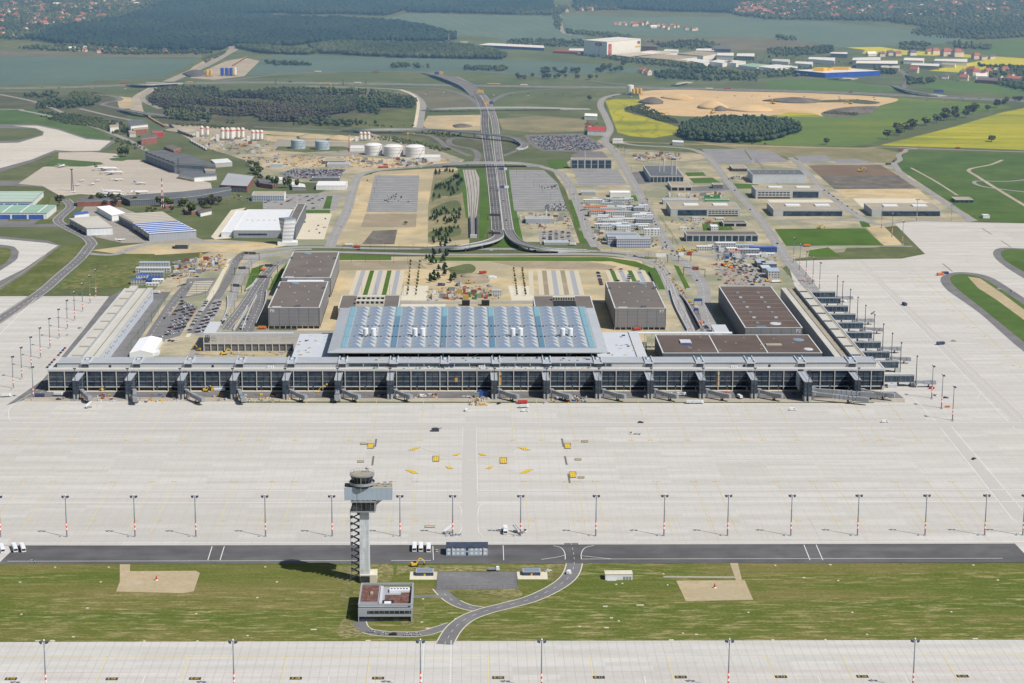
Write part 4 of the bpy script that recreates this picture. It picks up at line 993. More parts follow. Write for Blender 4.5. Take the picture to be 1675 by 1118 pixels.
# big brown halls on the right
zP=17.0
def p2extra(t,w,d,h):
 b=MB();b.box(-w+.3,w-.3,-.25,.0,.6,h-.3);b.build('panel_facade','mesh_screen',t)
 for i in range(7):
  for u in (-.46,.32):
   y=d*(.1+.12*i);p=MB();p.box(w*u-1.6,w*u+1.6,y-1.2,y+1.2,h+.2,h+1.3);p.build('roof_unit','light_grey' if i%2 else 'steel',t)
 for i in range(10):p=MB();p.box(-w+2,w-2,d*(.06+.1*i)-.12,d*(.06+.1*i)+.12,h+.18,h+.32);p.build('roof_seam','tan_roof',t)
 p=MB();p.cyl(w*.15,d*.09,h+.2,h+.9,5.5,4.8,18);p.build('round_rooflight','light_grey',t);p=MB();p.box(-w*.6,-w*.25,.5,3,h+.2,h+1.4);p.build('rooflight','glass_slate',t)
 lettering('P2',4.6,'white_paint',t,(w*.86,-.3,h-2.8),(math.radians(90),0,0))
block('baggage_hall','large hall with dark brown seamed roof beside the right pier','hall',roofbox(1218.6,1312.7,537,469,zP+2),'dark_clad','darkbrown_roof',extra=p2extra)
def lowextra(t,w,d,h):
 for u in (-.30,.32):p=MB();p.box(w*u-.5,w*u+.5,1,d-1,h+.2,h+.45);p.build('roof_seam','roof_trim',t)
 p=MB();p.cyl(w*.82,d*.72,h+.2,h+.8,5.5,4.8,20);p.build('round_rooflight','glass_slate',t);p=MB();p.cyl(w*.93-5,d*.2,h+.2,h+.9,4.5,3.8,18);p.build('round_rooflight','light_grey',t)
 p=MB();p.box(w*.36,w*.56,d*.38,d*.48,h+.2,h+1.0);p.build('rooflight','tan_roof',t);p=MB();p.box(-w*.72,-w*.58,d*.5,d*.68,h+.2,h+1.4);p.build('rooflight','light_grey',t)
 p=MB();p.box(-w*.71,-w*.59,d*.47,d*.5,h+.2,h+1.0);p.build('blue_tarpaulin','royal_blue',t)
 for i in range(14):u=rs.uniform(-.9,.9);v=rs.uniform(.08,.9);p=MB();p.box(w*u-1,w*u+1,d*v-.4,d*v+.4,h+.2,h+.8);p.build('roof_vent','tan_roof',t)
block('baggage_hall','wide low hall with dark brown roof behind the right half of the pier','hall',roofbox(1084,1345,578.5,548.5,zP-1.5),'dark_clad','darkbrown_roof',extra=lowextra)
# side piers
def pier_side(side):
 rev=side<0
 if rev:xa,xb=-352.7,-323.5
 else:xa,xb=330.0,358.4
 ya,yb=PY1+1.0,2126.0;d=yb-ya;w=(xb-xa)/2
 t=thing('side_pier','long pale pier running back from the main pier on the %s'%('left' if rev else 'right, lined with gate bridges'),'terminal building',((xa+xb)/2,ya,0))
 s=-1 if rev else 1
 def bx(u0,u1,*a):return MB().box(min(s*u0,s*u1),max(s*u0,s*u1),*a)
 bx(-w,w,0,d,0,12).build('wall','hall_wall' if rev else 'grey_clad',t)
 bx(-w,-w+5.5,-.0,d,12,13.4).build('inner_parapet','pale_roof',t)
 bx(-w+5.5,-w+7,0,d,12,12.4).build('roof_gutter','dark_roof',t)
 bx(-w+7,w-1,0,d,12,12.7).build('roof','pale_roof' if rev else 'tan_roof',t)
 bx(w-14.5,w-7,8,d-3,12.7,15.8).build('roof_spine','grey_clad',t)
 bx(w-14.7,w-6.8,7.5,d-2.5,15.8,16.1).build('spine_roof','pale_roof',t)
 bx(w-1,w,0,d,12,13.1).build('outer_parapet','light_grey',t)
 for i in range(9):
  y=34+i*(d-50)/8.6;b=bx(w-14.9,w-6.6,y,y+3.2,16.1,16.7);b.build('rooflight','glass_navy' if not rev else 'tan_roof',t)
 if rev:
  for i in range(46):
   y=6+i*(d-12)/46;b=bx(-w-.12,-w+.3,y,y+1.6,6.8+2*(i%3==0),8.4+2*(i%3==0));b.build('window','void',t)
 else:
  bx(w-.2,w+.15,2,d-2,4.2,11.2).build('glazed_side','glass_dark',t)
 return t
pier_side(-1);pier_side(1)
def make_sgate():
 t=thing('fixed_gate_bridge','x','gate bridge',(0,0,0))
 MB().box(0,27.5,-2.4,2.4,4.2,9.6).build('glazed_walkway','glass_dark',t);MB().box(-.1,27.8,-2.6,2.6,9.6,10.1).build('roof','steel',t)
 b=MB();b.box(13.5,14.7,-1.2,1.2,0,4.2);b.build('pillar','dark_steel',t)
 b=MB()
 for x in range(0,28,4):b.box(x-.1,x+.1,-2.5,-2.38,4.2,9.6)
 b.box(0,27.6,-2.52,-2.38,4.2,4.6);b.build('glazing_frame','mast_steel',t)
 MB().box(25,28.4,-2.5,2.5,0,4.2).build('base','concrete_wall',t)
 b=MB();b.box(4,12,-7,-3.2,.2,3.2);b.build('ground_store','light_grey',t)
 return t
sg=None;yl=[2132.4-42.7,2047,2006.5,1965.8,1921.1,1878.3,1837.3,1798,1744]
for i,y in enumerate([2132.0]+yl):
 lab='%s glazed gate bridge from the far end of the right pier'%nth(i);y=min(y,2121)
 x0=358.6 if i<9 else 361.2
 if sg is None:sg=make_sgate();g=sg;g.location=(x0,y,0);g['label']=lab;g['group']='gate bridges on the right pier'
 else:copy_tree(sg,(x0,y,0),0,lab,'gate bridges on the right pier')
 copy_tree(pole0,(x0+29.3,y+30 if False else y-2,0),math.radians(90),'dark light mast at the %s gate bridge from the far end of the right pier'%nth(i),'dark light masts along the right pier')
 if i in (0,3,4,6,7,9):
  copy_tree(ab0,(x0+29,y-5.5,0),math.radians((8,6,-4,5,-3,7)[(0,3,4,6,7,9).index(i)]),'boarding bridge beside the %s gate from the far end of the right pier'%nth(i),'boarding bridges on the right pier',scale=(.8,.8,.85))
  # open frame building, canopy, tent
def frame_building():
 X0,Y0=G(333,575);X1=G(480,575)[0];h=HT(400,575,545.5);W=X1-X0;n=13
 t=thing('colonnade_building','open pale concrete frame building with slatted lower storey at left','building',((X0+X1)/2,Y0,0));w=W/2
 b=MB();b.box(-w,w,0,4.2,h-1.5,h);b.box(-w,-w+11,4.2,52,h-1.5,h);b.build('roof_beam','light_grey',t)
 b=MB();b.box(-w+.8,w-.8,.9,5,h*.02,h*.36);b.build('slatted_storey','dark_clad',t)
 b=MB();b.box(-w,w,-.1,.7,h*.40,h*.46);b.box(-w,w,.7,5,h*.36,h*.40);b.build('floor_beam','cream_concrete',t)
 b=MB()
 for z in (.14,.2,.26,.32):b.box(-w+.6,w-.6,.7,.9,h*z,h*z+.3)
 b.build('slat','steel',t)
 for i in range(n+1):
  x=-w+.4+(W-.8)*i/n;p=MB();p.box(x-.42,x+.42,0,.85,0,h-1.5);p.build('column','cream_concrete',t)
  if i<1:
   for y in (16,28,40,51):p=MB();p.box(x-.4,x+.4,y,y+.8,0,h-1.5);p.build('column','cream_concrete',t)
 for y in (10,20,30,40,51):p=MB();p.box(-w+10,-w+10.8,y,y+.8,0,h-1.5);p.build('column','cream_concrete',t)
 return t
frame_building()
X0,Y0=G(1048,575);
z=15.5;xa,ya=G(1040,545,z);xb=G(1198,545,z)[0]
t=thing('covered_walkway','long white canopy roof between the right garage and the brown hall','canopy',((xa+xb)/2,ya,0));w=(xb-xa)/2
MB().box(-w,w,0,5,z-1.0,z).build('roof','white_metal',t)
MB().box(w-16,w-2,5,38,z-1.0,z-.05).build('roof_arm','light_grey',t)
for i in range(14):x=-w+2+i*(2*w-4)/13;MB().box(x-.35,x+.35,.3,1.0,0,z-1).build('column','cream_concrete',t)
for y in (18,36):
 for x in (w-15,w-3):MB().box(x-.35,x+.35,y,y+.7,0,z-1).build('column','cream_concrete',t)
def tent(xl,xr,yf,yr,h,label):
 X0,Y0=G(xl,yf);X1=G(xr,yf)[0];w=(X1-X0)/2;d=G((xl+xr)/2,yr)[1]-Y0
 t=thing('marquee_tent',label,'tent',((X0+X1)/2,Y0,0))
 b=MB();e=h*.62
 b.add([(-w,0,e),(0,0,h),(w,0,e),(-w,d,e),(0,d,h),(w,d,e)],[(0,1,4,3)[::-1],(1,2,5,4)[::-1]]);b.build('roof','white_tent',t)
 b=MB();b.prism([(-w,0),(w,0),(w,d),(-w,d)],0,e-.01);b.add([(-w,0,e),(w,0,e),(0,0,h)],[(0,1,2)]);b.add([(-w,d,e),(w,d,e),(0,d,h)],[(1,0,2)]);b.build('wall','white_paint',t)
 b=MB();b.box(w,w+4,d*.1,d*.3,0,3);b.build('entrance','white_metal',t);return t
tent(212,250,585,561,6.8,'large white gabled marquee tent behind the left end of the pier')
# control tower
TX,TY=-62.1,1232.8
ct=thing('control_tower','tall slim concrete control tower with glazed cab and open zigzag stair','control tower',(TX,TY,0))
b=MB();b.loft([[(x*s,y*s2,z)for x,y in ((-3.15,-3.3),(3.15,-3.3),(3.15,3.3),(-3.15,3.3))]for z,s,s2 in ((0,1.0,1.0),(25,.95,.97),(47,.86,.9))]);b.build('shaft','tower_concrete',ct)
b=MB();z=3.0;side=1
while z<45.5:
 x0,x1=-8.3,-3.0
 b.bar((x0+.4,-1.6 if side>0 else 1.6,z),(x1-.8,-1.6 if side>0 else 1.6,z+2.1),1.5,.45);b.box(x1-1.4,x1+.3,-2.6,2.6,z+1.9,z+2.35)
 b.bar((x1-.8,1.6*side,z+2.2),(x0+.4,1.6*side,z+4.2),1.5,.45);b.box(x0-.4,x0+1.0,-2.6,2.6,z+4.0,z+4.45)
 z+=4.25
b.build('zigzag_stair','dark_steel',ct)
b=MB()
for y in (-2.6,2.6):b.box(-8.75,-8.6,y-.07,y+.07,0,46)
b.build('stair_rail','steel',ct)
b=MB();b.loft([[(-8.0,-5.2,46.5),(6.4,-5.2,46.5),(6.4,4.5,46.5),(-8.0,4.5,46.5)],[(-7.2,-4.6,52.0),(7.0,-4.6,52.0),(7.0,4.5,52.0),(-7.2,4.5,52.0)]]);lb=b.build('lower_cabin','glass_black',ct)
b=MB();b.box(-8.3,6.9,-5.6,4.8,45.8,46.6);b.box(-8,7.6,-5.4,4.9,52.0,52.7);b.box(6.4,7.3,-5.3,4.7,46.5,52);b.build('cabin_frame','steel',lb)
b=MB();b.box(-6.5,6.2,-4.0,3.5,52.7,52.9);b.build('cabin_roof','blue_grey_panel',lb)
for x in (-5.2,-2.2,.8,3.8):MB().box(x-1.0,x+1.2,-4.6,-3.2,52.9,53.2).build('roof_plate','tan_roof',lb)
for x in (-4.5,-1.6,1.3,4.2):MB().box(x-.06,x+.06,-5.25,-4.95,46.7,51.9).build('window_bar','steel',lb)
b=MB();b.box(-12.0,17.4,-4.6,5.4,53.4,61.0);wb=b.build('crosswise_block','slab_blue',ct)
b=MB();b.box(-11.6,17.0,-4.2,5.0,61.01,61.12);b.build('terrace','tan_roof',wb)
b=MB()
for x0,x1,y0,y1 in ((-12,17.4,-4.65,-4.4),(-12,17.4,5.2,5.45),(-12.05,-11.8,-4.4,5.2),(17.2,17.45,-4.4,5.2)):b.box(x0,x1,y0,y1,61.0,61.5)
b.build('terrace_edge','light_grey',wb)
b=MB();b.box(-4.5,4.5,-3.8,4.5,52.9,53.4);b.build('neck','void',ct)
for y in (-2.4,2.4):MB().bar((2.6,y,46.0),(11.5,y,53.6),.7,.7).build('strut','steel',ct)
cb=MB();cx,cyy=-1.2,.8
cb.cyl(cx,cyy,61.0,62.6,6.7,6.9,28);cb.build('cab_base','navy',ct)
b=MB();b.cyl(cx,cyy,62.5,63.0,7.9,7.9,28);b.cyl(cx,cyy,63.0,64.2,7.9,7.8,28,cap=False);b.build('walkway','steel',ct)
b=MB();b.cyl(cx,cyy,62.9,68.0,5.6,7.3,16,cap=False);cg=b.build('cab_window','glass_black',ct)
b=MB()
for k in range(16):
 a=2*math.pi*k/16;b.bar((cx+5.65*math.cos(a),cyy+5.65*math.sin(a),63),(cx+7.25*math.cos(a),cyy+7.25*math.sin(a),67.9),.16,.16)
b.build('window_bar','steel',cg)
b=MB();b.cyl(cx,cyy,68.0,68.7,7.5,7.8,28,0,cap=False);b.cyl(cx,cyy,68.7,68.8,7.8,6.4,28,cap=False);b.build('roof_rim','steel',ct)
b=MB();b.cyl(cx,cyy,68.3,68.95,6.5,6.4,28);b.build('cab_roof','tan_roof',ct)
b=MB()
for k in range(24):
 a,c=2*math.pi*k/24,2*math.pi*(k+1)/24
 p=(cx+7.4*math.cos(a),cyy+7.4*math.sin(a));q=(cx+7.4*math.cos(c),cyy+7.4*math.sin(c));b.tube((*p,69.1),(*p,70.3),.07,n=4);b.tube((*p,70.25),(*q,70.25),.07,n=4)
b.build('roof_railing','steel',ct)
b=MB()
for x,y,h in ((2.5,3,3.4),(4,2,2.2),(3.2,4.4,1.8),(-5,2,1.6),(0,0,1.5)):b.tube((cx+x,cyy+y,69.2),(cx+x,cyy+y,69.2+h),.12,n=5)
b.box(cx+1.8,cx+3.4,cyy+2.6,cyy+3.2,71,71.5);b.build('antenna','dark_steel',ct)
b=MB();b.tube((cx-.4,cyy-7.4,61),(cx-.4,cyy-7.4,69.5),.12,n=5);b.tube((cx-.4,cyy-7.2,53),(cx-.4,cyy-7.2,61),.1,n=5);b.build('downpipe','light_grey',ct)
for x,y in ((8,0),(12,2.5),(13.5,-2),(15.5,3)):b=MB();b.tube((x,y,61.1),(x,y,63.6),.1,n=5);b.tube((x,y,62.8),(x+1.6,y,63.1),.3,.5,n=8);b.build('terrace_antenna','steel',wb)
b=MB();b.box(-3.0,7.5,-4.5,7,0,5.0);b.build('entrance_block','pale_slab',ct);b=MB();b.box(-2.4,3.2,-6.0,-4.52,.2,4.6);b.build('entrance_glass','glass_black',ct)
# operations building below the tower
bx_=boxpx(586,674.5,1018,988.6,953.5)
X0,X1,Y0,Y1,h=bx_
ob=thing('operations_building','grey box building with red sedum roof garden at the foot of the tower','building',((X0+X1)/2,Y0,0));w=(X1-X0)/2;d=Y1-Y0
b=MB();b.box(-w+.5,w-.5,1.0,d,0,3.4);b.build('ground_floor','glass_black',ob)
b=MB();b.box(-w,w,0,d,3.4,8.6);b.build('upper_floor','grey_panel',ob)
b=MB();b.box(-w*.66,w*.96,-.12,.2,5.2,7.0);b.build('window_band','glass_black',ob)
b=MB()
for x in np.linspace(-w*.6,w*.9,9):b.box(x-.12,x+.12,-.2,-.1,5.2,7.0)
b.build('window_bar','steel',ob)
b=MB()
for a in ((-w,w,0,1.1),(-w,w,d-.8,d),(-w,-w+.9,1.1,d-.8),(w-.9,w,1.1,d-.8)):b.box(*a,h-1.0,h)
b.build('roof_frame','grey_panel',ob)
b=MB();b.box(-w+.3,-w*.25,d*.18,d-1.2,8.6,9.9);b.build('roof_block','grey_panel',ob);b=MB();b.box(-w+.9,-w*.3,d*.2,d-1.6,9.9,10.0);b.build('sedum_bed','sedum_roof',ob)
b=MB();b.box(-w*.05,w*.9,d*.1,d*.6,8.6,8.8);b.build('sedum_bed','sedum_roof',ob);b=MB();b.box(w*.55,w*.9,d*.3,d*.8,8.8,8.95);b.build('sedum_bed','sedum_roof',ob)
b=MB();b.box(-w*.12,w*.3,d*.12,d*.34,8.81,9.0);b.build('courtyard','void',ob);b=MB();b.box(-w*.05,w*.2,d*.14,d*.26,9.0,9.4);b.build('rooflight','white_metal',ob)
b=MB();b.box(-w*.24,-w*.14,d*.1,d*.9,8.6,10.4);b.build('louvre_strip','light_grey',ob)
b=MB();b.box(w*.1,w*.86,d*.7,d*.84,8.6,10.2);b.build('air_plant','white_metal',ob)
for i in range(6):b=MB();b.cyl(w*.18+i*w*.115,d*.77,10.2,10.5,.6,.6,10);b.build('fan','dark_steel',ob)
b=MB();b.box(-w*.6,-w*.5,d*.5,d*.6,10.0,11);b.build('roof_hatch','tan_roof',ob)
b=MB();b.box(w-.8,w,.0,1.0,0,3.4);b.build('corner_post','grey_panel',ob);b=MB();b.box(-w,-w+.5,0,1,0,3.4);b.build('corner_post','grey_panel',ob)
b=MB();b.box(-w*.92,-w*.42,.86,1.0,.2,2.9);b.build('door','navy',ob)
# bus depot hut on the dark road
X0,X1,Y0,Y1,h=boxpx(730,798,909.5,896,887)
t=thing('depot_building','two storey blue grey depot building on the dark road with white windows','building',((X0+X1)/2,Y0,0));w=(X1-X0)/2;d=Y1-Y0
MB().box(-w,w,0,d,0,h-.3).build('wall','blue_grey_panel',t);MB().box(-w-.2,w+.2,-.2,d+.2,h-.3,h).build('roof','navy',t)
for r in range(2):
 for i in range(9):
  x=-w+1.6+i*(2*w-3.2)/8
  if i==4:MB().box(x-.7,x+.7,-.08,.1,.8+r*2.7 if r else .1,2.4+r*2.7).build('door','navy',t)
  else:MB().box(x-.8,x+.8,-.08,.1,.9+r*2.6,2.3+r*2.6).build('window','white_paint',t)
for x in (-w*.7,w*.8):MB().box(x-.3,x+.3,-.5,0,0,h).build('drainpipe','light_grey',t)
# small sheds beside the yard
for(xa,xb,yb,yf,yr,lab)in ((680.5,709,943,937,931,'dark flat roofed shed at the left end of the fenced yard'),(855.5,884,942.5,936.5,930.5,'dark flat roofed shed at the right end of the fenced yard')):
 X0,X1,Y0,Y1,h=boxpx(xa,xb,yb,yf,yr);t=thing('storage_shed',lab,'shed',((X0+X1)/2,Y0,0));w=(X1-X0)/2;d=Y1-Y0
 MB().box(-w,w,0,d,0,h).build('wall','navy',t);MB().box(-w-.2,w+.2,-.2,d+.2,h,h+.25).build('roof','grey_roof',t);MB().box(-.6,.5,-.1,.1,.1,1.6).build('door','yellow_paint',t)
 MB().box(-w*.9,w*.9,.5,d-.5,h+.25,h+.32).build('roof_panel','glass_slate',t)
X0,X1,Y0,Y1,h=boxpx(990,1034.5,949.5,940,934)
t=thing('transformer_house','small white windowless service house in the grass strip','building',((X0+X1)/2,Y0,0));w=(X1-X0)/2;d=Y1-Y0
MB().box(-w,w,0,d,0,h).build('wall','white_paint',t);MB().box(-w-.2,w+.2,-.2,d+.2,h,h+.25).build('roof','pale_slab',t)
for x in (w*.4,w*.62,w*.84):MB().box(x-.7,x+.7,-.08,.1,.1,2.4).build('louvre_door','steel',t)
MB().box(-w*.9,-w*.2,-1.6,-.3,0,.4).build('plinth','light_grey',t)
def fence(pts,h,label,step=3.0,mat='dark_steel',closed=False,px=True):
 w=[Vector(G(*p))if px else Vector(p)for p in pts]
 o0=w[0];b=MB();t=thing('mesh_fence',label,'fence',(o0.x,o0.y,0));pm=MB()
 for i in range(len(w)-1):
  a,c=w[i]-o0,w[i+1]-o0;L=(c-a).length;n=max(1,int(L/step))
  for z in (.15,h*.5,h-.1):b.bar((a.x,a.y,z),(c.x,c.y,z),.05,.07)
  for k in range(n+1):p=a+(c-a)*k/n;pm.cyl(p.x,p.y,0,h,.05,.05,4)
 b.build('rail',mat,t);pm.build('posts',mat,t)['kind']='stuff';return t
fence([(716,937.5),(714,965.5),(847,963),(844.5,937)],2.6,'dark mesh fence round the grey yard near the tower')
# floodlight masts
def make_mast():
 t=thing('floodlight_mast','x','light mast',(0,0,0));H=29.5
 zs=[0,3.6]+[3.6+1.42*k for k in range(1,6)]
 b=MB();b.cyl(0,0,0,3.6,.52,.47,8,0);rr=lambda z:.52-.32*z/H
 for k in range(5):b.cyl(0,0,3.6+k*1.5,5.1+k*1.5,rr(3.6+k*1.5),rr(5.1+k*1.5),8,1 if k%2==0 else 2)
 b.cyl(0,0,11.1,H-.6,rr(11.1),.2,8,0);b.build('pole',['mast_steel','signal_red','mast_white'],t)
 b=MB();b.bar((-1.9,0,H-1.1),(1.9,0,H-1.1),.3,.3);b.bar((0,-1.2,H-1.1),(0,1.2,H-1.1),.3,.3);b.build('cross_arm','mast_steel',t)
 for x,y in ((-1.9,0),(1.9,0),(-1.3,-1.0),(1.3,-1.0)):
  b=MB();b.add([(x-.55,y-.5,H-1.3),(x+.55,y-.5,H-1.3),(x+.55,y+.3,H-.9),(x-.55,y+.3,H-.9),(x-.5,y-.6,H-2.1),(x+.5,y-.6,H-2.1),(x+.5,y+.1,H-2.0),(x-.5,y+.1,H-2.0)],[(0,1,2,3),(4,5,1,0),(5,6,2,1),(6,7,3,2),(7,4,0,3),(7,6,5,4)]);b.build('floodlight','navy',t)
 b=MB();b.cyl(0,0,H-.7,H,.5,.25,10);b.build('mast_cap','mast_white',t)
 b=MB();b.box(-4.2,-2.6,-.5,.5,0,2.0);b.build('switch_cabinet','light_grey',t)
 b=MB();b.box(-1.2,1.2,-1.2,1.2,0,.4);b.build('base_slab','concrete_wall',t)
 return t
mast0=None
def mast(px,py,lab,grp,rot=0.0,sc=1.0):
 global mast0
 loc=(*G(px,py),0)
 if mast0 is None:
  mast0=make_mast();mast0.location=loc;mast0['label']=lab;mast0['group']=grp;mast0.rotation_euler=(0,0,rot);return
 copy_tree(mast0,loc,rot,lab,grp,scale=sc)
for i,px in enumerate((1,109.5,221,320.5,434.5,543.5,654.5,740.5,851.5,974.5,1086,1190,1293.5,1402.5,1513,1610.5,1673)):
 mast(px,879.3-px*.0017,'%s red and white banded mast from the left in the row behind the dark road'%ORD[i],'masts behind the dark road')
for i,px in enumerate((75.5,383,688,885.5,1191,1493)):
 X,Y=G(px,1131-px*.0021);mast(px,1131.5-px*.0021,'%s mast from the left in the nearest row at the bottom edge'%ORD[i],'masts in the nearest row')
for i,p in enumerate(((22,636),(36,620),(54.7,654),(51.6,602),(66.5,586),(82,569.5),(97,553.5),(110.5,538),(122.5,524.5),(135.5,510),(147.5,496),(157,485.5))):
 mast(*p,'%s banded mast from the near end of the row left of the left pier'%ORD[i],'masts left of the left pier',math.radians(90))
for i,p in enumerate(((1524,652),(1540,668),(1558,688))):mast(*p,'%s of three banded masts on the apron right of the right pier'%['farthest','middle','nearest'][i],'masts right of the pier',math.radians(90))
for i,p in enumerate(((1298,430),(1308,441),(1318.5,452.5),(1329.5,464),(1340.5,472))):mast(*p,'%s banded mast from the back in the slanting row behind the right pier'%ORD[i],'masts behind the right pier',math.radians(90))
for i,p in enumerate(((1442,373),(1459,387),(1476,400.5))):mast(*p,'%s banded mast from the back beside the sports field at right'%ORD[i],'masts beside the right field',math.radians(90))
mast(1499.5,362,'banded mast before the long dark fronted hall at far right','masts at the far right',0);mast(1556,362,'short banded mast at the corner of the far right road','masts at the far right',0,.75)
# slabs in the grass, pads, markers
slabs=[(62,1049.5,9),(85,1049,7),(120,1043,5),(90,929,4),(178,929,4),(33,953.5,5),(143,996,5),(35,1006,4),(165,953,4),(421,979,4),(321,1005,4),(405,1041,4),(434,928.5,4),(453,953,4),(513,1031,11),(86,1050,9),(602,1049,9),(690,1019,5),(700,1029,9),(745,1013.5,4),(692,981,4),(948,1026,5),(992,1028,9),(990,993,9),(1000,1012,6),(1047,991,14),(1012,1017,4),(1139,1039,6),(1117,1037,4),(1224,1003,4),(1394,1003,4),(1315,946,6),(1358,925,6),(1592,925.5,5),(1632,950,5),(1371,951,4),(1418,1039,4),(1595,1046,10),(1556,1002,4),(1268,926,4),(1008,957,4),(1018,955.5,4),(1085,940,4),(1092,958,3),(1098,1048,9),(1264,1048,5),(1350,1047.5,4),(236,1050,4),(323,1050,4)]
for i,(px,py,s)in enumerate(slabs):
 X,Y=G(px,py);m=MB();L=s/3.2;m.box(-L/2,L/2,-.7,.7,0,.25);m.box(-L/2*.6,L/2*.6,-.4,.4,.25,.34)
 tag(m.build('inspection_slab','pale_slab',loc=(X,Y,.2)),'pale concrete inspection slab lying in the grass strip','concrete slab','concrete slabs in the grass strip')
for px,py,lab in ((256,950,'small red and white marker in the left sand pad'),(1169,962.5,'small red and white marker in the right sand pad')):
 m=MB();m.cyl(0,0,0,.9,1.0,.8,8,1);m.cyl(0,0,.9,1.8,.8,.6,8,0);m.cyl(0,0,1.8,3.2,.5,.2,8,0);tag(m.build('marker_beacon',['red_paint','mast_white'],loc=(*G(px,py),0)),lab,'beacon')
 # painted lines on the aprons
def vline(px,y0,y1,w,mat,**k):
 """a line running straight away from the pier"""
 x=G(px,y0)[0];Y0=G(px,y0)[1];Y1=G(px,y1)[1];marks(mat,[(x,Y0),(x,Y1)],w,px=False,**k)
def hline(py,x0,x1,w,mat,**k):marks(mat,[(x0,py-(x0-837)*.002*(py/1049.)*(1 if py>800 else .3)),(x1,py-(x1-837)*.002*(py/1049.)*(1 if py>800 else .3))],w,**k)
for py,w,m in ((803,.9,'paint_white'),(822.5,1.0,'paint_white'),(752.5,.7,'paint_yellow_faint'),(692,.8,'paint_white'),(697,.3,'paint_white'),(888,.8,'paint_white'),(783,.3,'paint_yellow_faint'),(815.5,.25,'paint_red'),(704,.3,'paint_yellow_faint'),(725,.25,'paint_yellow_faint')):
 hline(py,-50,1725,w,m)
for py,w,m in ((1074,.5,'paint_yellow'),(1099.5,.35,'paint_red'),(1108.5,.3,'paint_red')):hline(py,-50,1725,w,m)
hline(917.5,12,590,.5,'paint_white');hline(917.5,640,705,.5,'paint_white');hline(915.5,950,1640,.5,'paint_white',z=.25)
for x0,x1 in ((347,340),(367,360),(1315,1325),(1335,1346)):marks('paint_white',[(x0,894.5 if x0<800 else 892),(x1,917)],.5)
for a in ((708,894),(823,893)):marks('paint_white',[(a[0],a[1]),(a[0]+1,917)],.4)
marks('paint_white',[(905,893.5),(918,897),(924,906),(924.5,916)],.45,6);marks('paint_white',[(972,893),(957,897),(951,906),(951,915)],.45,6);marks('paint_white',[(885,916),(912,912),(924,909)],.45,6);marks('paint_white',[(1000,915),(970,912),(952,910)],.45,6)
def seat(px,y0,y1,w,mat,dx):marks(mat,[(px,y0),(px+dx,y1)],w)
Yc=760.0
def tow(px,y0,y1):
 return px+(px-760)/(y0+188)*(y1-y0)
for px in (27,64,114,207,240,299,392,424,483,573,605,688,840,886,942,1033,1065,1124,1215,1248,1306,1415,1440,1502):
 m=tow(px,720,655);marks('paint_yellow',[(px,720),(m,655)],.3)
 marks('paint_gold',None,1.9,w=[Vector(G(px-5,720.8)),Vector(G(px+5,720.8))],dash=(1.5,.7))
 y=672;q=tow(px,720,y);marks('paint_yellow',[(q-5,y),(q+4,y)],.4)
for px in (40,88,186,250,286,384,447,483,574,642,680,858,928,944,974,1074,1135,1171,1269,1330,1366,1464,1517,1557):
 m=tow(px,790,872);marks('paint_yellow',[(px,789),(m,872)],.3)
 marks('paint_gold',None,2.0,w=[Vector(G(px-6,788.5)),Vector(G(px+6,788.5))],dash=(1.6,.8))
 y=853;q=tow(px,790,y);marks('paint_yellow',[(q-8,y),(q+10,y)],.5);marks('paint_gold',[(q+3,y),(q+10,y)],.9)
 if int(px)%3==0:marks('paint_yellow',[(q-14,y+8),(q+2,y+8)],.4)
for px in (3,176,311,470,605,798,964,1091,1252,1376,1542,1670):
 m=tow(px,1074,1118);m2=tow(px,1074,1135);marks('paint_yellow',[(px+(px-760)/1262*3,1074),(m2,1135)],.42)
for px in (237,538,1054,1338,1632,30,1480):m=tow(px,1108,1122);marks('paint_white',[(px,1107),(m,1122)],.35)
for px in (45,130,190,262,345,408,520,590,702,876,950,1010,1100,1160,1240,1322,1395,1490,1585):m=tow(px,845,885);marks('paint_red',[(px,845),(m,886)],.22,dash=(2.2,1.2))
for i,(px,py)in enumerate(((150,664),(258,661),(340,662),(505,664),(590,661),(700,664),(905,664),(990,663),(1075,664),(1160,664),(1250,665))):marks('paint_red',[(px-9,py-5),(px+6,py-5),(px+10,py+4)],.2)
patch('taxiway',[(-300,693.5),(2000,692),(2000,698),(-300,699.5)],'paint_tint',7);patch('taxiway',[(757.5,698),(779,698),(782,889),(755,889)],'paint_tint',7)
for px0,px1 in ((757,757.5),(779,781)):marks('paint_white',[(px0,697),(px1,803)],.35)
for s in (-1,1):
 c=768.5;marks('paint_white',[(c+s*12.5,803),(c+s*14,808),(c+s*30,812)],.3,5);marks('paint_white',[(c+s*32,823),(c+s*17,828),(c+s*13,842),(c+s*14,868),(c+s*22,879)],.4,6)
 marks('paint_white',[(c+s*12.5,697),(c+s*20,694)],.3)
 marks('paint_yellow_faint',[(c+s*80,733),(c+s*46,745),(c,754),(c-s*50,765)],.4,8);marks('paint_yellow_faint',[(c+s*80,776),(c+s*52,765),(c+s*45,754),(c+s*52,742),(c+s*80,734)],.35,8)
def sign_box(px,py,w,h,skew=0,mat='paint_gold',edge=None):
 w*=.9;h*=.85
 if edge:patch('ground_sign',[(px-w/2-1,py+h/2+1),(px+w/2+1,py+h/2+1),(px+w/2+1+skew*.1,py-h/2-1),(px-w/2-1+skew*.1,py-h/2-1)],edge,15)
 return patch('ground_sign',[(px-w/2-skew/2,py+h/2),(px+w/2-skew/2,py+h/2),(px+w/2+skew/2,py-h/2),(px-w/2+skew/2,py-h/2)],mat,16)
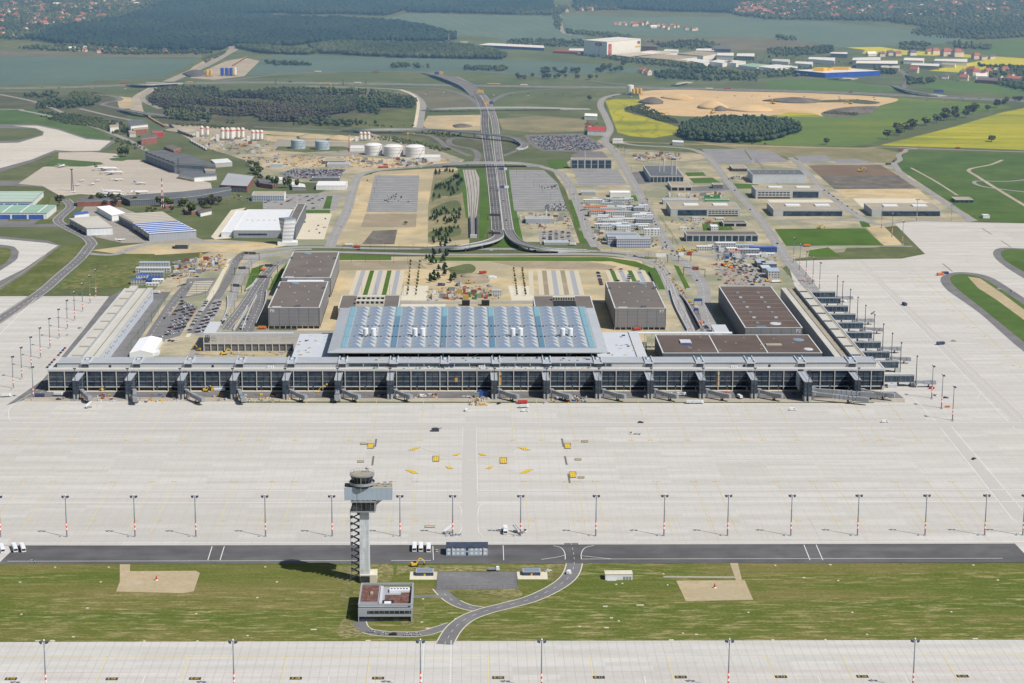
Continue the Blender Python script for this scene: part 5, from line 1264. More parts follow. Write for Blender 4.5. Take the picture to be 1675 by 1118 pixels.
for px,py,w,h,sk in ((606,730.5,10,8,2),(713,751.5,10,9,1),(823.5,754.5,11,10,-1),(928.5,730.5,10,8.5,-2),(937,777.5,11,9.5,-2)):sign_box(px,py,w,h,sk,'paint_gold','paint_grey')
for px,py,w,h,sk in ((678,735,12,6,11),(674,772.5,12,7,-12),(747,744.5,9,4,5),(789,744.5,9,4,-5),(735,766,9,4.5,-5),(801,766,9,4.5,5),(857.5,735,12,6,-11),(861.5,772,12,7,12)):sign_box(px,py,w,h,sk)
for px,py in ((594.5,727),(590,756),(586.5,786),(956.5,723),(945.5,752.5),(950.5,782)):sign_box(px,py,10,1.6,0,'paint_gold','paint_grey')
for x0,y0,x1,y1 in ((615.5,719,613.5,732),(611,747,609,762),(919,718,922,732),(924,747,927,761),(929.5,776,932,791)):marks('paint_grey',[(x0,y0),(x1,y1)],1.5);marks('paint_white',[(x0+.4,y0),(x1+.4,y1)],.25,z=.26)
sign_box(703,862.5,16,1.8,0,'paint_red','green_paint')
for px,py,lab in ((18,1111.5,'E 05'),(183,1111.5,'E 06'),(319,1111,'E 07'),(484,1110.5,'E 08'),(618.5,1110.3,'E 09'),(815,1109.5,'E 10'),(979.5,1109,'E 11'),(1113.5,1108.5,'E 12'),(1277.5,1108,'E 13'),(1410.5,1107.5,'E 14'),(1574.5,1107,'E 15')):
 X,Y=G(px,py);b=MB();b.quad((-3.3,-2.0,0),(3.3,-2.0,0),(3.3,2.0,0),(-3.3,2.0,0));o=b.build('stand_number','paint_black',loc=(X,Y,.27),kind='structure')
 lettering(lab,3.6,'paint_gold',o,(0,0,.05),sx=.72)
for off in (0,):marks('paint_white',[(1400,427),(1660,702)],.5);marks('paint_red',[(1408,427),(1690,700)],.4);marks('paint_white',[(1404,427),(1680,700)],.3)
marks('paint_white',[(1538,700),(1656,850)],.5);marks('paint_white',[(1555,697),(1692,858)],.5);marks('paint_white',[(1605,640),(1600,650),(1590,654),(1520,656)],.3,5);marks('paint_white',[(1490,650),(1502,660),(1530,690)],.5,4)
for px,py in ((1472,434),(1488,448),(1493,458),(1503,460),(1527,481),(1544,495),(1550,507),(1560,508.5),(1576,522),(1583,535),(1593,536.5),(1610,551),(1618,565),(1628,566.5),(1647,583),(1657,598.5),(1669,602),(1598,380),(1608,378),(1628,380),(1583,428),(1543,438)):
 marks('paint_gold',[(px-2.2,py),(px+2.2,py)],2.0)
marks('paint_grey',[(1606,374),(1622,384)],1.2);marks('paint_grey',[(1637,394),(1654,405)],1.2);marks('paint_grey',[(1542,432),(1558,445)],1.2);marks('paint_yellow',[(1490,440),(1560,500),(1675,605)],.4)
for px in (1502,1510,1560):marks('paint_yellow',[(px,658),(px+8,657.5)],.7)
marks('paint_yellow',[(30,672),(70,640),(150,545)],.3)
for k in range(11):a=(22+k*13,640-k*14.8);marks('paint_yellow',[(a[0]-10,a[1]),(a[0]+16,a[1]-1)],.35)
marks('paint_red',[(-60,590),(0,535),(56,487)],.4);marks('paint_white',[(-60,600),(0,547),(60,487)],.5);marks('paint_yellow',[(60,640),(150,540),(178,505)],.35,dash=(4,6));marks('paint_white',[(50,645),(20,664),(14,676),(20,690),(60,692)],.4,6)
marks('paint_yellow',[(-60,505),(0,470),(60,430),(82,406),(70,401)],.4,6);marks('paint_yellow',[(-60,300),(40,240),(80,232)],.4,6)
for px,py in ((8,664),(25,666)):pass
# business park and cargo buildings
def bayfront(n,rows=1,frame='concrete_wall',glassm='glass_dark',z0=.05,z1=.92):
 def f(t,w,d,h):
  for i in range(n):
   for r in range(rows):
    a=-w+2*w*(i+.08)/n;c=-w+2*w*(i+.92)/n;p=h*(z1-z0)/rows
    MB().box(a,c,-.12,.3,h*z0+r*p+.15,h*z0+(r+1)*p-.25).build('glazed_or_shaded_bay',glassm,t)
 return f
def bandfront(lo,hi,u0,u1,grid=None):
 def f(t,w,d,h):
  MB().box(-w+2*w*u0,-w+2*w*u1,-.12,.3,h*lo,h*hi).build('window_band','glass_dark',t)
  if grid:
   g0,g1=grid
   for r in range(2):
    for i in range(9):
     a=-w+2*w*(g0+(g1-g0)*(i+.12)/9);MB().box(a,a+2*w*(g1-g0)*.76/9,-.1,.3,h*(.36+.28*r),h*(.52+.28*r)).build('window','glass_navy',t)
   MB().box(-w+2*w*g0,-w+2*w*g1,-.1,.3,.3,h*.2).build('plinth_window','glass_black',t)
  for u in (-.55,.3):
   MB().box(w*u,w*(u+.42),d*.45,d*.7,h+.2,h+1.5).build('rooflight','white_metal',t)
  for i in range(9):
   u,v=U(-.9,.9),U(.1,.9);MB().box(w*u-.7,w*u+.7,d*v-.7,d*v+.7,h+.2,h+.9).build('roof_vent','light_grey',t)
 return f
def both(*fs):
 def f(*a):
  for g in fs:g(*a)
 return f
def BP(*a):return boxpx(*a)
block('office_block','long grey framed block with two rows of dark bays beside the striped parking field','building',BP(934,1000.5,276.5,261,258.8),'concrete_wall','tan_roof','light_grey',extra=bayfront(6,2))
block('power_station','dark glazed energy building with grey roof and four tall chimneys','building',BP(1063,1118,299,289,271.5),'concrete_wall','dark_roof','light_grey',extra=bayfront(9))
block('canopy_building','small tan roofed building with open front before the energy building','building',BP(1098,1131.5,312.5,306.5,298),'cream_concrete','tan_roof','light_grey',extra=bayfront(3,1,glassm='void'))  # open front: near-black panels paint the shade inside the bays
block('kiosk_building','small dark cube building beside the road right of the energy building','building',BP(1166,1182,309,302.5,300),'dark_clad','tan_roof')
block('office_block','grey office block with dark glass wing and oval windows in the park centre','building',BP(1097,1210.6,354.5,342.5,331),'concrete_wall','tan_roof','light_grey',extra=bandfront(.12,.88,.1,.52,(.54,.97)))
block('fire_station','long low hall with eleven dark gates in front','hall',BP(1122.6,1240,395.6,385,379),'concrete_wall','brown_roof','light_grey',extra=bayfront(11,1))
block('carport','small flat roofed carport behind the hall with eleven gates','carport',BP(1183,1222,371,365.5,361),'concrete_wall','brown_roof',extra=bayfront(2,1,glassm='void'))  # carport openings are near-black panels, their inner shade painted
block('office_block','pale grey clad windowless hall at the upper right of the park','hall',BP(1231,1317.5,300,286.5,278),'hall_wall','dark_roof','light_grey',extra=rooflights('grey_panel',6))
block('office_block','grey office block with oval windows at left and dark glass at right','building',BP(1236,1344,325.5,311.5,304),'concrete_wall','tan_roof','light_grey',extra=bandfront(.12,.85,.56,.95,(.03,.52)))
block('hangar_hall','wide hall with long dark glass front above the green sports field','hall',BP(1265,1379.5,354.5,343.5,332),'concrete_wall','tan_roof','light_grey',extra=both(bandfront(.06,.78,.14,.98)))
block('hangar_hall','rightmost wide hall with long dark glass front beside the apron','hall',BP(1426,1539.5,354.5,343.5,333),'concrete_wall','tan_roof','light_grey',extra=both(bandfront(.06,.78,.14,.98)))
block('pump_house','lone dark glazed cube on the far right meadow','building',BP(1563,1592,332,327.5,323),'dark_clad','tan_roof','light_grey',extra=bayfront(4))
block('white_hut','small white hut on the meadow edge by the apron corner','hut',BP(1608,1619,357.5,353,351),'white_metal','white_paint')
block('brown_block','small brick brown block below the striped car fields','building',BP(1198,1222,281,276,270.5),'brick','tan_roof',extra=bayfront(5))
block('cargo_hall','big white roofed cargo hall at left','hall',BP(382,463,389.5,377.5,343.5),'grey_clad','white_metal','white_paint',extra=both(rooflights('light_grey',7),lambda t,w,d,h:MB().box(-w*.8,w*.35,-.12,.3,h*.35,h*.6).build('window_band','glass_navy',t)))
block('cargo_annex','low pale annex along the left side of the cargo hall','hall',BP(362,381,388.5,381,345),'white_clad','white_metal','white_paint')
block('office_slab','tall thin office slab on the right side of the cargo hall','office building',BP(469,484,392,368,334),'window_band','brown_roof','light_grey')
block('office_block','long white office with square windows below the car lot at left','building',BP(412,465,329.5,319,314),'white_paint','tan_roof',extra=both(bayfront(14,2,glassm='glass_slate',z1=.9)))
block('storage_hall','white roofed hall with green trim near the packed car lot','hall',BP(517,566,311,304.5,297),'white_clad','white_paint');block('storage_hall','dark roofed long shed behind the white storage hall','shed',BP(510,555,297,291.5,289),'dark_clad','dark_roof')
block('low_store','long low dark store in the middle of the building site','shed',BP(529,563,269,264,259),'dark_clad','tan_roof');block('low_store','second low grey store beside the site trucks','shed',BP(535,572,274,269.5,266),'concrete_wall','grey_roof')
block('white_shed','white flat shed right of the three white storage tanks','shed',BP(694,720,264,258.5,253.5),'white_paint','white_metal');block('white_shed','low white shed left of the three white storage tanks','shed',BP(572,594,248,243.5,238.5),'white_paint','white_metal')
block('low_office','low pale office with flat roof on the site road','building',BP(441,462,274,269.5,268),'blue_grey_panel','light_grey');block('site_shed','grey metal shed in the yard below the right car park','shed',BP(860,905,366.5,359,355),'grey_clad','ribbed_roof')
block('site_shed','long thin white roofed shed at the bottom of the small car park','shed',BP(890,930,401,397.5,394),'grey_clad','blue_grey_panel');block('market_shed','white fabric hall left of the busy site road','tent',BP(998,1032,323.5,316,312.5),'white_paint','white_tent')
block('market_shed','grey open shed left of the white fabric hall','shed',BP(951,974,320,315,312),'grey_panel','grey_roof')
for i,(px,py)in enumerate(((1078.5,283),(1085.5,283),(1098.5,289),(1105.5,289))):
 m=MB();hh=HT(px,py+8,py-25);m.cyl(0,0,0,hh,.8,.7,8);m.cyl(0,0,hh,hh+.8,.95,.95,8);o=m.build('chimney','light_grey',loc=(*G(px,py+8),0));tag(o,'%s of four slim chimneys on the energy building from the left'%ORD[i],'chimney','chimneys of the energy building')
m=MB();hh=30;m.cyl(0,0,0,hh,.7,.6,8);m.box(-1,1,-.8,.8,hh,hh+1);tag(m.build('light_mast','light_grey',loc=(*G(956.5,280),0)),'tall pale mast in front of the two row framed block','mast')
# info tower
X,Y=G(470,402);hh=HT(470,402,360)
t=thing('info_tower','white twisted observation tower with banded fabric skin on a white plinth','tower',(X,Y,0));rings=[]
for k in range(13):
 f=k/12;a=.55*f;s=6.2+1.4*f;rings.append([(s*(math.cos(a)*u-math.sin(a)*v),s*(math.sin(a)*u+math.cos(a)*v)*.8+7,4+f*(hh-4))for u,v in ((-1,-1),(1,-1),(1,1),(-1,1))])
b=MB()
for k in range(12):b.loft([rings[k],rings[k+1]],k%2,cap=(k==11))
b.build('banded_skin',['white_metal','light_grey'],t);b=MB();b.box(-11.5,11.5,-1,14,0,4);b.build('plinth','white_paint',t);b=MB();b.prism([(p[0],p[1])for p in rings[-1]],hh,hh+1.2);b.build('crown','glass_slate',t)
# left airfield hangars on ground polygons
def pblock(name,label,cat,pts,h,wall,roof,px=True,at_roof=True,extra=None,edge='light_grey'):
 P=[G(p[0],p[1],h if at_roof else 0)for p in pts];c=Vector((sum(p[0]for p in P)/len(P),sum(p[1]for p in P)/len(P)))
 t=thing(name,label,cat,(c.x,c.y,0));L=[(p[0]-c.x,p[1]-c.y)for p in P]
 MB().prism(L,0,h).build('wall',wall,t);MB().prism([(x*1.015,y*1.015)for x,y in L],h,h+.5,1,0).build('roof',[roof,edge],t)
 if extra:extra(t,[Vector(p)for p in L],h)
 return t
def gates(i,j,n,m,hh=.75,u0=.03,u1=.97,nm='gate'):
 def f(t,L,h):
  a,c=L[i],L[j];d=(c-a);nrm=Vector((d.y,-d.x)).normalized();
  if nrm.dot(a+d/2)<0:nrm=-nrm
  for k in range(n):
   s0,s1=u0+(u1-u0)*(k+.06)/n,u0+(u1-u0)*(k+.94)/n;p,q=a+d*s0+nrm*.12,a+d*s1+nrm*.12
   b=MB();b.bar((p.x,p.y,.1+h*hh/2),(q.x,q.y,.1+h*hh/2),.25,h*hh);b.build(nm,m,t)
 return f
def ridges(n,i,j,k,m,hh=.9,wd=.35,nm='roof_rib'):
 """raised strips between edge i-j and the opposite edge"""
 def f(t,L,h):
  a,c,d=L[i],L[j],L[k]
  for q in range(n):
   s=(q+.5)/n;p0=a+(c-a)*s;e=(d-c);b=MB();wdt=(c-a).length*wd/n
   b.bar((p0.x+e.x*.02,p0.y+e.y*.02,h+hh/2),(p0.x+e.x*.98,p0.y+e.y*.98,h+hh/2),wdt,hh);b.build(nm,m,t)
 return f
def vaults(n,i,j,k,m,rise=3.2):
 def f(t,L,h):
  a,c,d=L[i],L[j],L[k];e=d-c
  for q in range(n):
   p0=a+(c-a)*(q/n);p1=a+(c-a)*((q+1)/n);b=MB();R=[]
   for s in range(9):
    al=math.pi*s/8;u=(1-math.cos(al))/2;R.append((p0+(p1-p0)*u,h+.4+rise*math.sin(al)))
   vs=[(r.x,r.y,z)for r,z in R]+[(r.x+e.x,r.y+e.y,z)for r,z in R]
   b.add(vs,[(s,s+1,10+s,9+s)for s in range(8)]+[tuple(range(9)),tuple(range(17,8,-1))]);b.build('roof_vault',m,t)
 return f
pblock('maintenance_hangar','long old hangar with row of vaulted roof bays by the parked airliners','hangar',[(237,251),(286,269.5),(353,273),(300,256),(268,246)],13,'grey_clad','dark_roof',extra=both(gates(0,1,7,'window_band',.8),vaults(7,0,1,2,'dark_roof',3.0)))
pblock('hangar_annex','low pale annex in front of the vaulted hangar','building',[(292,286),(318,291),(354,288),(354,284),(330,280),(300,281)],6,'white_clad','dark_roof',extra=gates(0,1,2,'gold_paint',.3))
pblock('white_office','white office block right of the vaulted hangar','building',[(333,274),(352,274),(352,281),(336,281)],9,'hut_wall','tan_roof')
pblock('old_hangar','grey roofed hangar at the end of the long curved terminal','hangar',[(373,284),(415,289),(404,305),(361,303)],9,'brick','grey_roof',extra=gates(2,3,6,'window_band',.6))
pblock('old_terminal','long curved low building with grey roof bordering the old apron','terminal building',[(197,321),(300,314),(345,309),(376,306),(378,311),(330,320),(300,324),(213,328)],8,'window_band','dark_roof',extra=lambda t,L,h:None)
pblock('brick_block','brick block at the left end of the long curved building','building',[(126,325),(196,324),(198,329),(126,330)],7,'brick','dark_roof')
pblock('green_hangar','green roofed hangar with blue gates, farther of two at left edge','hangar',[(-40,331),(53,331),(71,314),(-20,314)],7,'white_clad','green_roof',extra=both(ridges(7,0,3,2,'white_paint',1.0,.12),gates(0,1,4,'blue_paint',.7)))
pblock('green_hangar','green roofed hangar with blue gates, nearer of two at left edge','hangar',[(-40,349),(76,349),(92,336),(-20,336)],8,'white_clad','green_roof',extra=both(ridges(4,0,1,2,'white_paint',1.0,.05),gates(0,1,4,'blue_paint',.72)))
pblock('grey_hangar','pale hangar with dark open front beside the dark taxi road','hangar',[(113,358),(160,354),(184,372.5),(142,374)],9,'white_clad','pale_roof',extra=gates(3,0,4,'glass_navy',.85))
pblock('striped_hangar','large hangar with white and blue striped roof','hangar',[(218,366),(290,362),(321,378),(244,383)],9,'grey_clad','white_metal',extra=both(ridges(6,1,2,3,'blue_paint',1.0,.4),gates(3,0,4,'glass_navy',.85)))
pblock('ribbed_hangar','large hangar with cream ribbed roof behind the blue striped one','hangar',[(194,353),(266,347),(290,361.5),(218,365.5)],9,'grey_clad','tan_roof',extra=both(ridges(6,1,2,3,'pale_roof',1.0,.4),gates(3,0,5,'window_band',.7)))
pblock('tent_hangar','bright white roofed hangar behind the grey hangar','hangar',[(158,339),(180,337),(205,349),(183,353.5)],7,'white_clad','white_tent')
pblock('blue_shed','small shed with blue roof behind the grey hangar','shed',[(120,350),(142,346),(146,350),(122,353)],5,'white_clad','blue_paint')
pblock('gate_house','low dark gate house on the yard left of the cargo hall','building',[(286,397),(309,397),(307,401),(286,401)],5,'glass_navy','tan_roof')
for i,(pts,h,wl,rf,lab)in enumerate((([(208,198),(232,196),(242,204),(214,207)],12,'white_clad','dark_roof','white factory hall with grey roof at the railway'),([(216,208),(241,206),(242,211),(218,213)],8,'brick','tan_roof','low red brick front of the white factory hall'),([(230,222),(256,220),(257,225),(231,228)],10,'brick','brown_roof','dark red brick block beside the country road'),([(248,213),(266,213),(267,216),(249,217)],8,'red_paint','brown_roof','bright red block right of the brick block'),([(179,205),(194,204),(194,208),(180,209)],8,'white_paint','tan_roof','white cube house near the country road'),([(210,214),(222,214),(222,219),(212,219)],6,'white_paint','tan_roof','small white house below the factory hall'),([(182,199),(194,199),(194,202),(184,203)],5,'concrete_wall','dark_roof','small grey shed left of the factory hall'),([(268,240),(284,238),(296,243),(284,247)],5,'brick','brown_roof','low brick shed behind the vaulted hangar'),([(345,262),(372,260),(380,266),(352,268)],6,'hut_wall','white_metal','long white barrack right of the vaulted hangar'),([(300,340),(325,338),(333,344),(305,347)],4,'brick','brown_roof','small brown roofed house among the trees before the cargo hall'),([(322,345),(345,342),(346,346),(328,350)],4,'white_paint','brown_roof','small white house before the cargo hall'),([(268,333),(282,331),(283,336),(270,337)],4,'brick','brown_roof','small brown shed right of the radio mast'),([(420,292),(450,297),(446,303),(425,300)],6,'brick','dark_roof','dark barrack below the packed car lot'),([(448,290),(466,291),(464,295),(450,295)],5,'white_paint','white_metal','white roofed barrack beside the packed car lot'),([(476,298),(498,302),(500,307),(478,306)],5,'concrete_wall','white_metal','pale roofed barrack left of the white storage hall'))):
 pblock('factory_hall' if h>9 else 'small_building',lab,'building',pts,h,wl,rf)
 # storage tanks
def tank(px,yb,yt,r_px,m,lab,dome=0):
 X,Y=G(px,yb);h=HT(px,yb,yt);r=r_px/(G(px+1,yb)[0]-G(px,yb)[0])**-1
 t=thing('storage_tank',lab,'tank',(X,Y+r,0));b=MB();b.cyl(0,0,0,h,r,r,32);b.build('shell',m,t,smooth=False)
 b=MB()
 if dome:b.cyl(0,0,h,h+2.2,r,r*.7,32,cap=False);b.cyl(0,0,h+2.2,h+3.4,r*.7,r*.1,32)
 else:b.cyl(0,0,h,h+.8,r*1.01,r*.98,32,cap=False);b.cyl(0,0,h-.4,h+.3,r*.97,r*.1,32)
 b.build('roof','light_grey' if not dome else m,t)
 b=MB()
 for z in (h*.33,h*.66,h*.98):b.cyl(0,0,z,z+.35,r*1.015,r*1.015,32,cap=False)
 b.build('stiffening_ring','steel',t)
 for a in range(3):b=MB();b.tube((r*1.02*math.cos(-1.2+a*.25),r*1.02*math.sin(-1.2+a*.25),h*a/3),(r*1.02*math.cos(-.95+a*.25),r*1.02*math.sin(-.95+a*.25),h*(a+1)/3),.3,n=4);b.build('stair','dark_steel',t)
tank(487,244.5,231,12,'tank_blue','left of two blue grey open topped storage tanks');tank(526.5,246,232.5,11.8,'tank_blue','right of two blue grey storage tanks')
tank(610.5,255,239,14.2,'storage_white','smooth white storage tank, left of three',1);tank(643,257,241.5,16,'storage_white','middle of three white storage tanks',1);tank(678.5,258.5,242,16,'storage_white','right of three white storage tanks',1)
# silos
def silos(px,yb,yt,n,m,band,lab,r=2.6,extra=True):
 X,Y=G(px,yb);h=HT(px,yb,yt);t=thing('silo_plant',lab,'silo',(X,Y,0))
 for k in range(n):
  b=MB();x=(k-(n-1)/2)*r*2.5;b.cyl(x,0,3.5,h-1,r,r,14,0);b.cyl(x,0,h-1,h,r,r*.3,14,0);b.cyl(x,0,1.2,3.5,r*.3,r,14,0,cap=False);o=b.build('silo',m,t)
  if band:b=MB();b.cyl(x,0,h*.72,h*.8,r*1.03,r*1.03,14,cap=False);b.build('band',band,o)
 b=MB()
 for k in range(n+1):x=(k-n/2)*r*2.5;b.box(x-.3,x+.3,-r,-r+.5,0,5);b.box(x-.3,x+.3,r-.5,r,0,5)
 b.build('support_frame','steel',t)
 if extra:b=MB();b.box(-n*r*1.3-6,-n*r*1.3-1,-4,4,0,h*.45);b.bar((-n*r*1.3-4,0,h*.4),(-n*r*1.3-16,-4,1.5),2,1.4);b.build('mixer_house',m,t)
silos(330.5,224,206,1,'mast_white','signal_red','left slim white silo with red band on the concrete site');silos(339.5,224,207,1,'mast_white','signal_red','right slim white silo with red band on the concrete site',extra=False)
silos(372,230,209,3,'mast_white','signal_red','group of white silos with red bands beside the conveyor',3.2);silos(390,228,209,3,'mast_white','signal_red','wide block of white silos with red band',3.0,False);silos(421,231,213,3,'mast_white','signal_red','white silos with red bands right of the wide silo block',2.8)
silos(597,231,216,3,'mast_white','signal_red','white silos with red tops under the road bridge',2.6);silos(342,126,114,2,'gold_paint',None,'pair of yellow silos beside the motorway',3.4,False);silos(371,125,111,3,'royal_blue',None,'blue silos of the concrete plant beside the motorway',4,False);silos(379,125,113,2,'gold_paint',None,'yellow silos right of the blue silos',3,False)
silos(385,125,111,1,'mast_white',None,'single white silo right of the yellow silos',3,False);silos(1031,155,139,1,'white_metal',None,'tall white silo tower at the edge of the sand pit',7,False);silos(1042,156,145,3,'gold_paint',None,'yellow silos beside the tall white silo tower',3,False)
# huts and containers
HUT={}
def hut_mesh(L,Wd,n,m,roof):
 key=(L,Wd,n,m,roof)
 if key not in HUT:
  h=2.7*n;b=MB();b.box(-L/2,L/2,-Wd/2,Wd/2,0,h,0);b.box(-L/2-.1,L/2+.1,-Wd/2-.1,Wd/2+.1,h,h+.22,1)
  k=max(2,int(L/3))
  for f in range(n):
   for i in range(k):
    x=-L/2+L*(i+.5)/k;b.box(x-.65,x+.65,-Wd/2-.05,-Wd/2,.9+2.7*f,2.0+2.7*f,2)
  HUT[key]=b.mesh('site_hut',[m,roof,'glass_navy'])
 return HUT[key]
def box_mesh(m):
 if m not in HUT:
  b=MB();b.box(-3,3,-1.22,1.22,.05,2.6)
  for x in (-3,-1,1,3):b.box(x-.08,x+.08,-1.27,1.27,0,2.66)
  HUT[m]=b.mesh('shipping_container',[m])
 return HUT[m]
def hut(px,py,L,Wd,n,m,roof,lab,rot=0,grp=None):
 X,Y=G(px,py);return datablock('site_hut',hut_mesh(L,Wd,n,m,roof),(X,Y+Wd/2),rot,lab,'site office',grp)
town=[(970,334,26,8,2),(992,332,20,7,2),(1003,339,30,8,2),(1014,333,26,8,2),(975,345,30,8,2),(1000,348,30,9,2),(1024,345,24,8,2),(985,355,34,9,3),(1012,357,34,9,3),(1022,365,28,8,2),(995,374,34,8,2),(1020,376,36,9,2),(1002,368,26,8,2),(1045,347,14,22,2),(1048,358,16,9,2),(1054,366,22,8,2),(1061,386,11,9,3),(1072,386,11,9,3)]
tc=[('hut_wall','white_metal','white'),('hut_wall','blue_grey_panel','blue roofed'),('hut_wall','light_grey','grey roofed'),('box_grau','blue_grey_panel','grey'),('hut_wall','orange_paint','orange roofed'),('box_weiss','white_metal','plain white')]
for i,(px,py,L,Wd,n)in enumerate(town):
 a,r_,nm=tc[(0,2,1,2,4,1,0,4,1,0,0,1,2,3,5,3,5,5)[i]]
 hut(px,py,L,Wd,n,a,r_,'%s %s storey stack of site offices in the container town'%(nm,{2:'two',3:'three'}[n]),0,'%s %d storey site offices in the container town'%(nm,n))
tx,ty=fill([(958,330),(1052,330),(1064,378),(990,380),(968,350)],15,.3)
for i in rng.permutation(len(tx))[:34]:
 n=random.choice((1,2,2));a,r_,nm=random.choice(tc[:3]+tc[5:]+tc[:1])
 datablock('site_hut',hut_mesh(random.choice((12,15,18)),6,n,a,r_),(tx[i],ty[i]),0,'%s %s storey site hut squeezed into the container town'%(nm,{1:'one',2:'two'}[n]),'site office','%s %d storey huts squeezed into the container town'%(nm,n))
for i,(xa,xb,yb,yf,yr)in enumerate(((1009,1064,405.5,392,388),(994,1047,401,388,384.5),(992,1040,395,383,380))):
 block('striped_office','%s of three long white container offices with blue floor bands'%['front','middle','rear'][i],'site office',BP(xa,xb,yb,yf,yr),'hut_wall','ribbed_roof','light_grey',extra=lambda t,w,d,h:[MB().box(-w-.1,w+.1,-.15,.2,h*z,h*z+.7).build('floor_band','blue_paint',t)for z in (.02,.34,.67,.94)])
block('container_row','long white row of site offices with blue roof behind the oval windowed office','site office',BP(1085,1142,335,328,325),'hut_wall','ribbed_roof');block('container_row','green site store behind the oval windowed office','site office',BP(1154,1193,331,327.5,326),'green_paint','green_paint')
for px,py,n,lab in ((1157,326.5,2,'left'),(1166,326,1,'middle'),(1173,326,2,'right')):hut(px,py,8,4,n,'green_paint','green_paint','%s green container behind the green site store'%lab)
for i,(px,py,L,Wd,n,a,r_,lab)in enumerate(((1152,411,18,7,2,'hut_wall','white_metal','white site office right of the yellow machines'),(1168,409,14,7,2,'hut_wall','light_grey','grey roofed site office beside the three storey stack'),(1187,409,24,8,3,'hut_wall','white_metal','white three storey stack of site offices by the road junction'),(1215,409,26,8,2,'hut_wall','blue_grey_panel','blue roofed site office left of the bright blue one'),(1224,416,26,8,2,'box_grau','light_grey','grey site office in front of the bright blue one'),(1249,413,32,8,2,'box_blau','royal_blue','bright blue stack of site offices'),(1238,421,24,7,1,'box_weiss','white_metal','long low white hut in front of the bright blue stack'),(1255,419,18,6,1,'box_weiss','white_paint','white hut below the right end of the bright blue stack'),(1197,414,12,9,2,'box_weiss','white_paint','white cube hut amid the parked cars'),(1202,420,12,8,2,'box_weiss','orange_paint','white hut with orange roof amid the parked cars'),(1259,440,16,18,2,'dark_clad','blue_grey_panel','dark walled site office with pale roof near the apron road'),(1246,438,10,24,2,'dark_clad','blue_grey_panel','long site office with pale blue roof near the apron road'),(1266,456,13,22,3,'hut_wall','blue_grey_panel','tall cream stack of site offices with pale blue roof'),(1254,447,10,20,2,'dark_clad','light_grey','dark stack of site offices beside the tall cream one'),(1178,361,10,6,1,'hut_wall','white_metal','small white hut in the yard of the park centre'),(1169,378,9,16,2,'box_weiss','white_metal','white stack of huts behind the hall with eleven gates'),(1138,363,9,6,2,'box_weiss','light_grey','white hut with red foot in the park centre yard'),(1118,376,8,5,1,'box_weiss','white_metal','small white hut left in the park centre yard'))):
 hut(px,py,L,Wd,n,a,r_,lab)
for i,(px,py,L,Wd,n,a,r_,lab)in enumerate(((252,438,34,9,2,'hut_wall','blue_grey_panel','rear glossy roofed site office at the end of the left pier'),(250,447,38,10,2,'hut_wall','light_grey','middle grey roofed site office at the end of the left pier'),(248,454,26,8,2,'box_grau','blue_grey_panel','front grey site office at the end of the left pier'),(247,459,20,7,1,'box_blau','royal_blue','blue tarpaulin roofed store at the end of the left pier'),(232,459,12,7,2,'box_weiss','blue_paint','blue trimmed white huts behind the left pier'),(240,466,10,7,2,'box_blau','blue_paint','blue container stack touching the left pier end'),(226,466,16,7,2,'hut_wall','blue_paint','white and blue hut stack on the left pier end'),(258,462,12,7,1,'box_weiss','white_tent','white covered store beside the left pier end'),(249,468,14,5,1,'box_weiss','white_paint','low white trailer hut right of the left pier end'))):
 hut(px,py,L,Wd,n,a,r_,lab)
CN=['rot','blau','gruen','weiss','grau','gelb','rost'];CE=dict(rot='red',blau='blue',gruen='green',weiss='white',grau='grey',gelb='yellow',rost='rusty')
def strew(n,pts,where,wts=None,rots=(0,1.57)):
 x,y=fill(pts,4.0);idx=rng.permutation(len(x))[:n]
 for k in idx:
  c=random.choices(CN,[w_*k_ for w_,k_ in zip(wts or [2,2,1,6,6,1,3],(.5,.7,.7,1.5,2,.5,1))])[0]
  datablock('shipping_container',box_mesh('box_'+c),(x[k],y[k]),random.choice(rots)+U(-.08,.08),'%s steel container standing %s'%(CE[c],where),'container','%s containers %s'%(CE[c],where),(1,1,random.choice((1,1,1.9))))
strew(30,[(285,430),(360,415),(365,425),(330,450),(280,452)],'on the sandy site left of the access roads')
strew(24,[(720,476),(790,478),(800,490),(700,492)],'in the yard behind the terminal hall',[2,4,2,5,3,2,2])
strew(22,[(955,330),(1050,330),(1065,385),(975,400)],'in the container town')
strew(46,[(560,258),(690,262),(740,268),(600,278)],'on the sandy site below the storage tanks')
strew(26,[(1170,405),(1262,408),(1255,424),(1190,424)],'among the site offices at the junction',[1,4,0,8,4,0,1])
strew(22,[(1036,252),(1110,252),(1115,262),(1040,266)],'on the materials yard behind the energy building',[4,4,1,4,3,2,4])
strew(18,[(850,350),(930,352),(935,372),(855,372)],'in the yard below the right car park')
strew(18,[(955,200),(985,202),(990,215),(958,216)],'in the depot beside the rapeseed',[9,1,0,3,1,0,1])
strew(24,[(330,225),(440,238),(430,255),(330,240)],'on the concrete plant site',[1,3,1,6,4,1,2])
strew(10,[(730,470),(745,462),(770,480),(740,485)],'beside the earth mound in the forecourt',[1,4,1,2,2,1,4]);strew(14,[(1085,320),(1190,318),(1195,326),(1085,324)],'behind the row of blue roofed offices',[1,1,2,6,4,1,3])
HEAPN=[0];HEAPS=MB();HM=['steel','timber','rust','light_grey','rock','box_rot','box_blau','gold_paint']
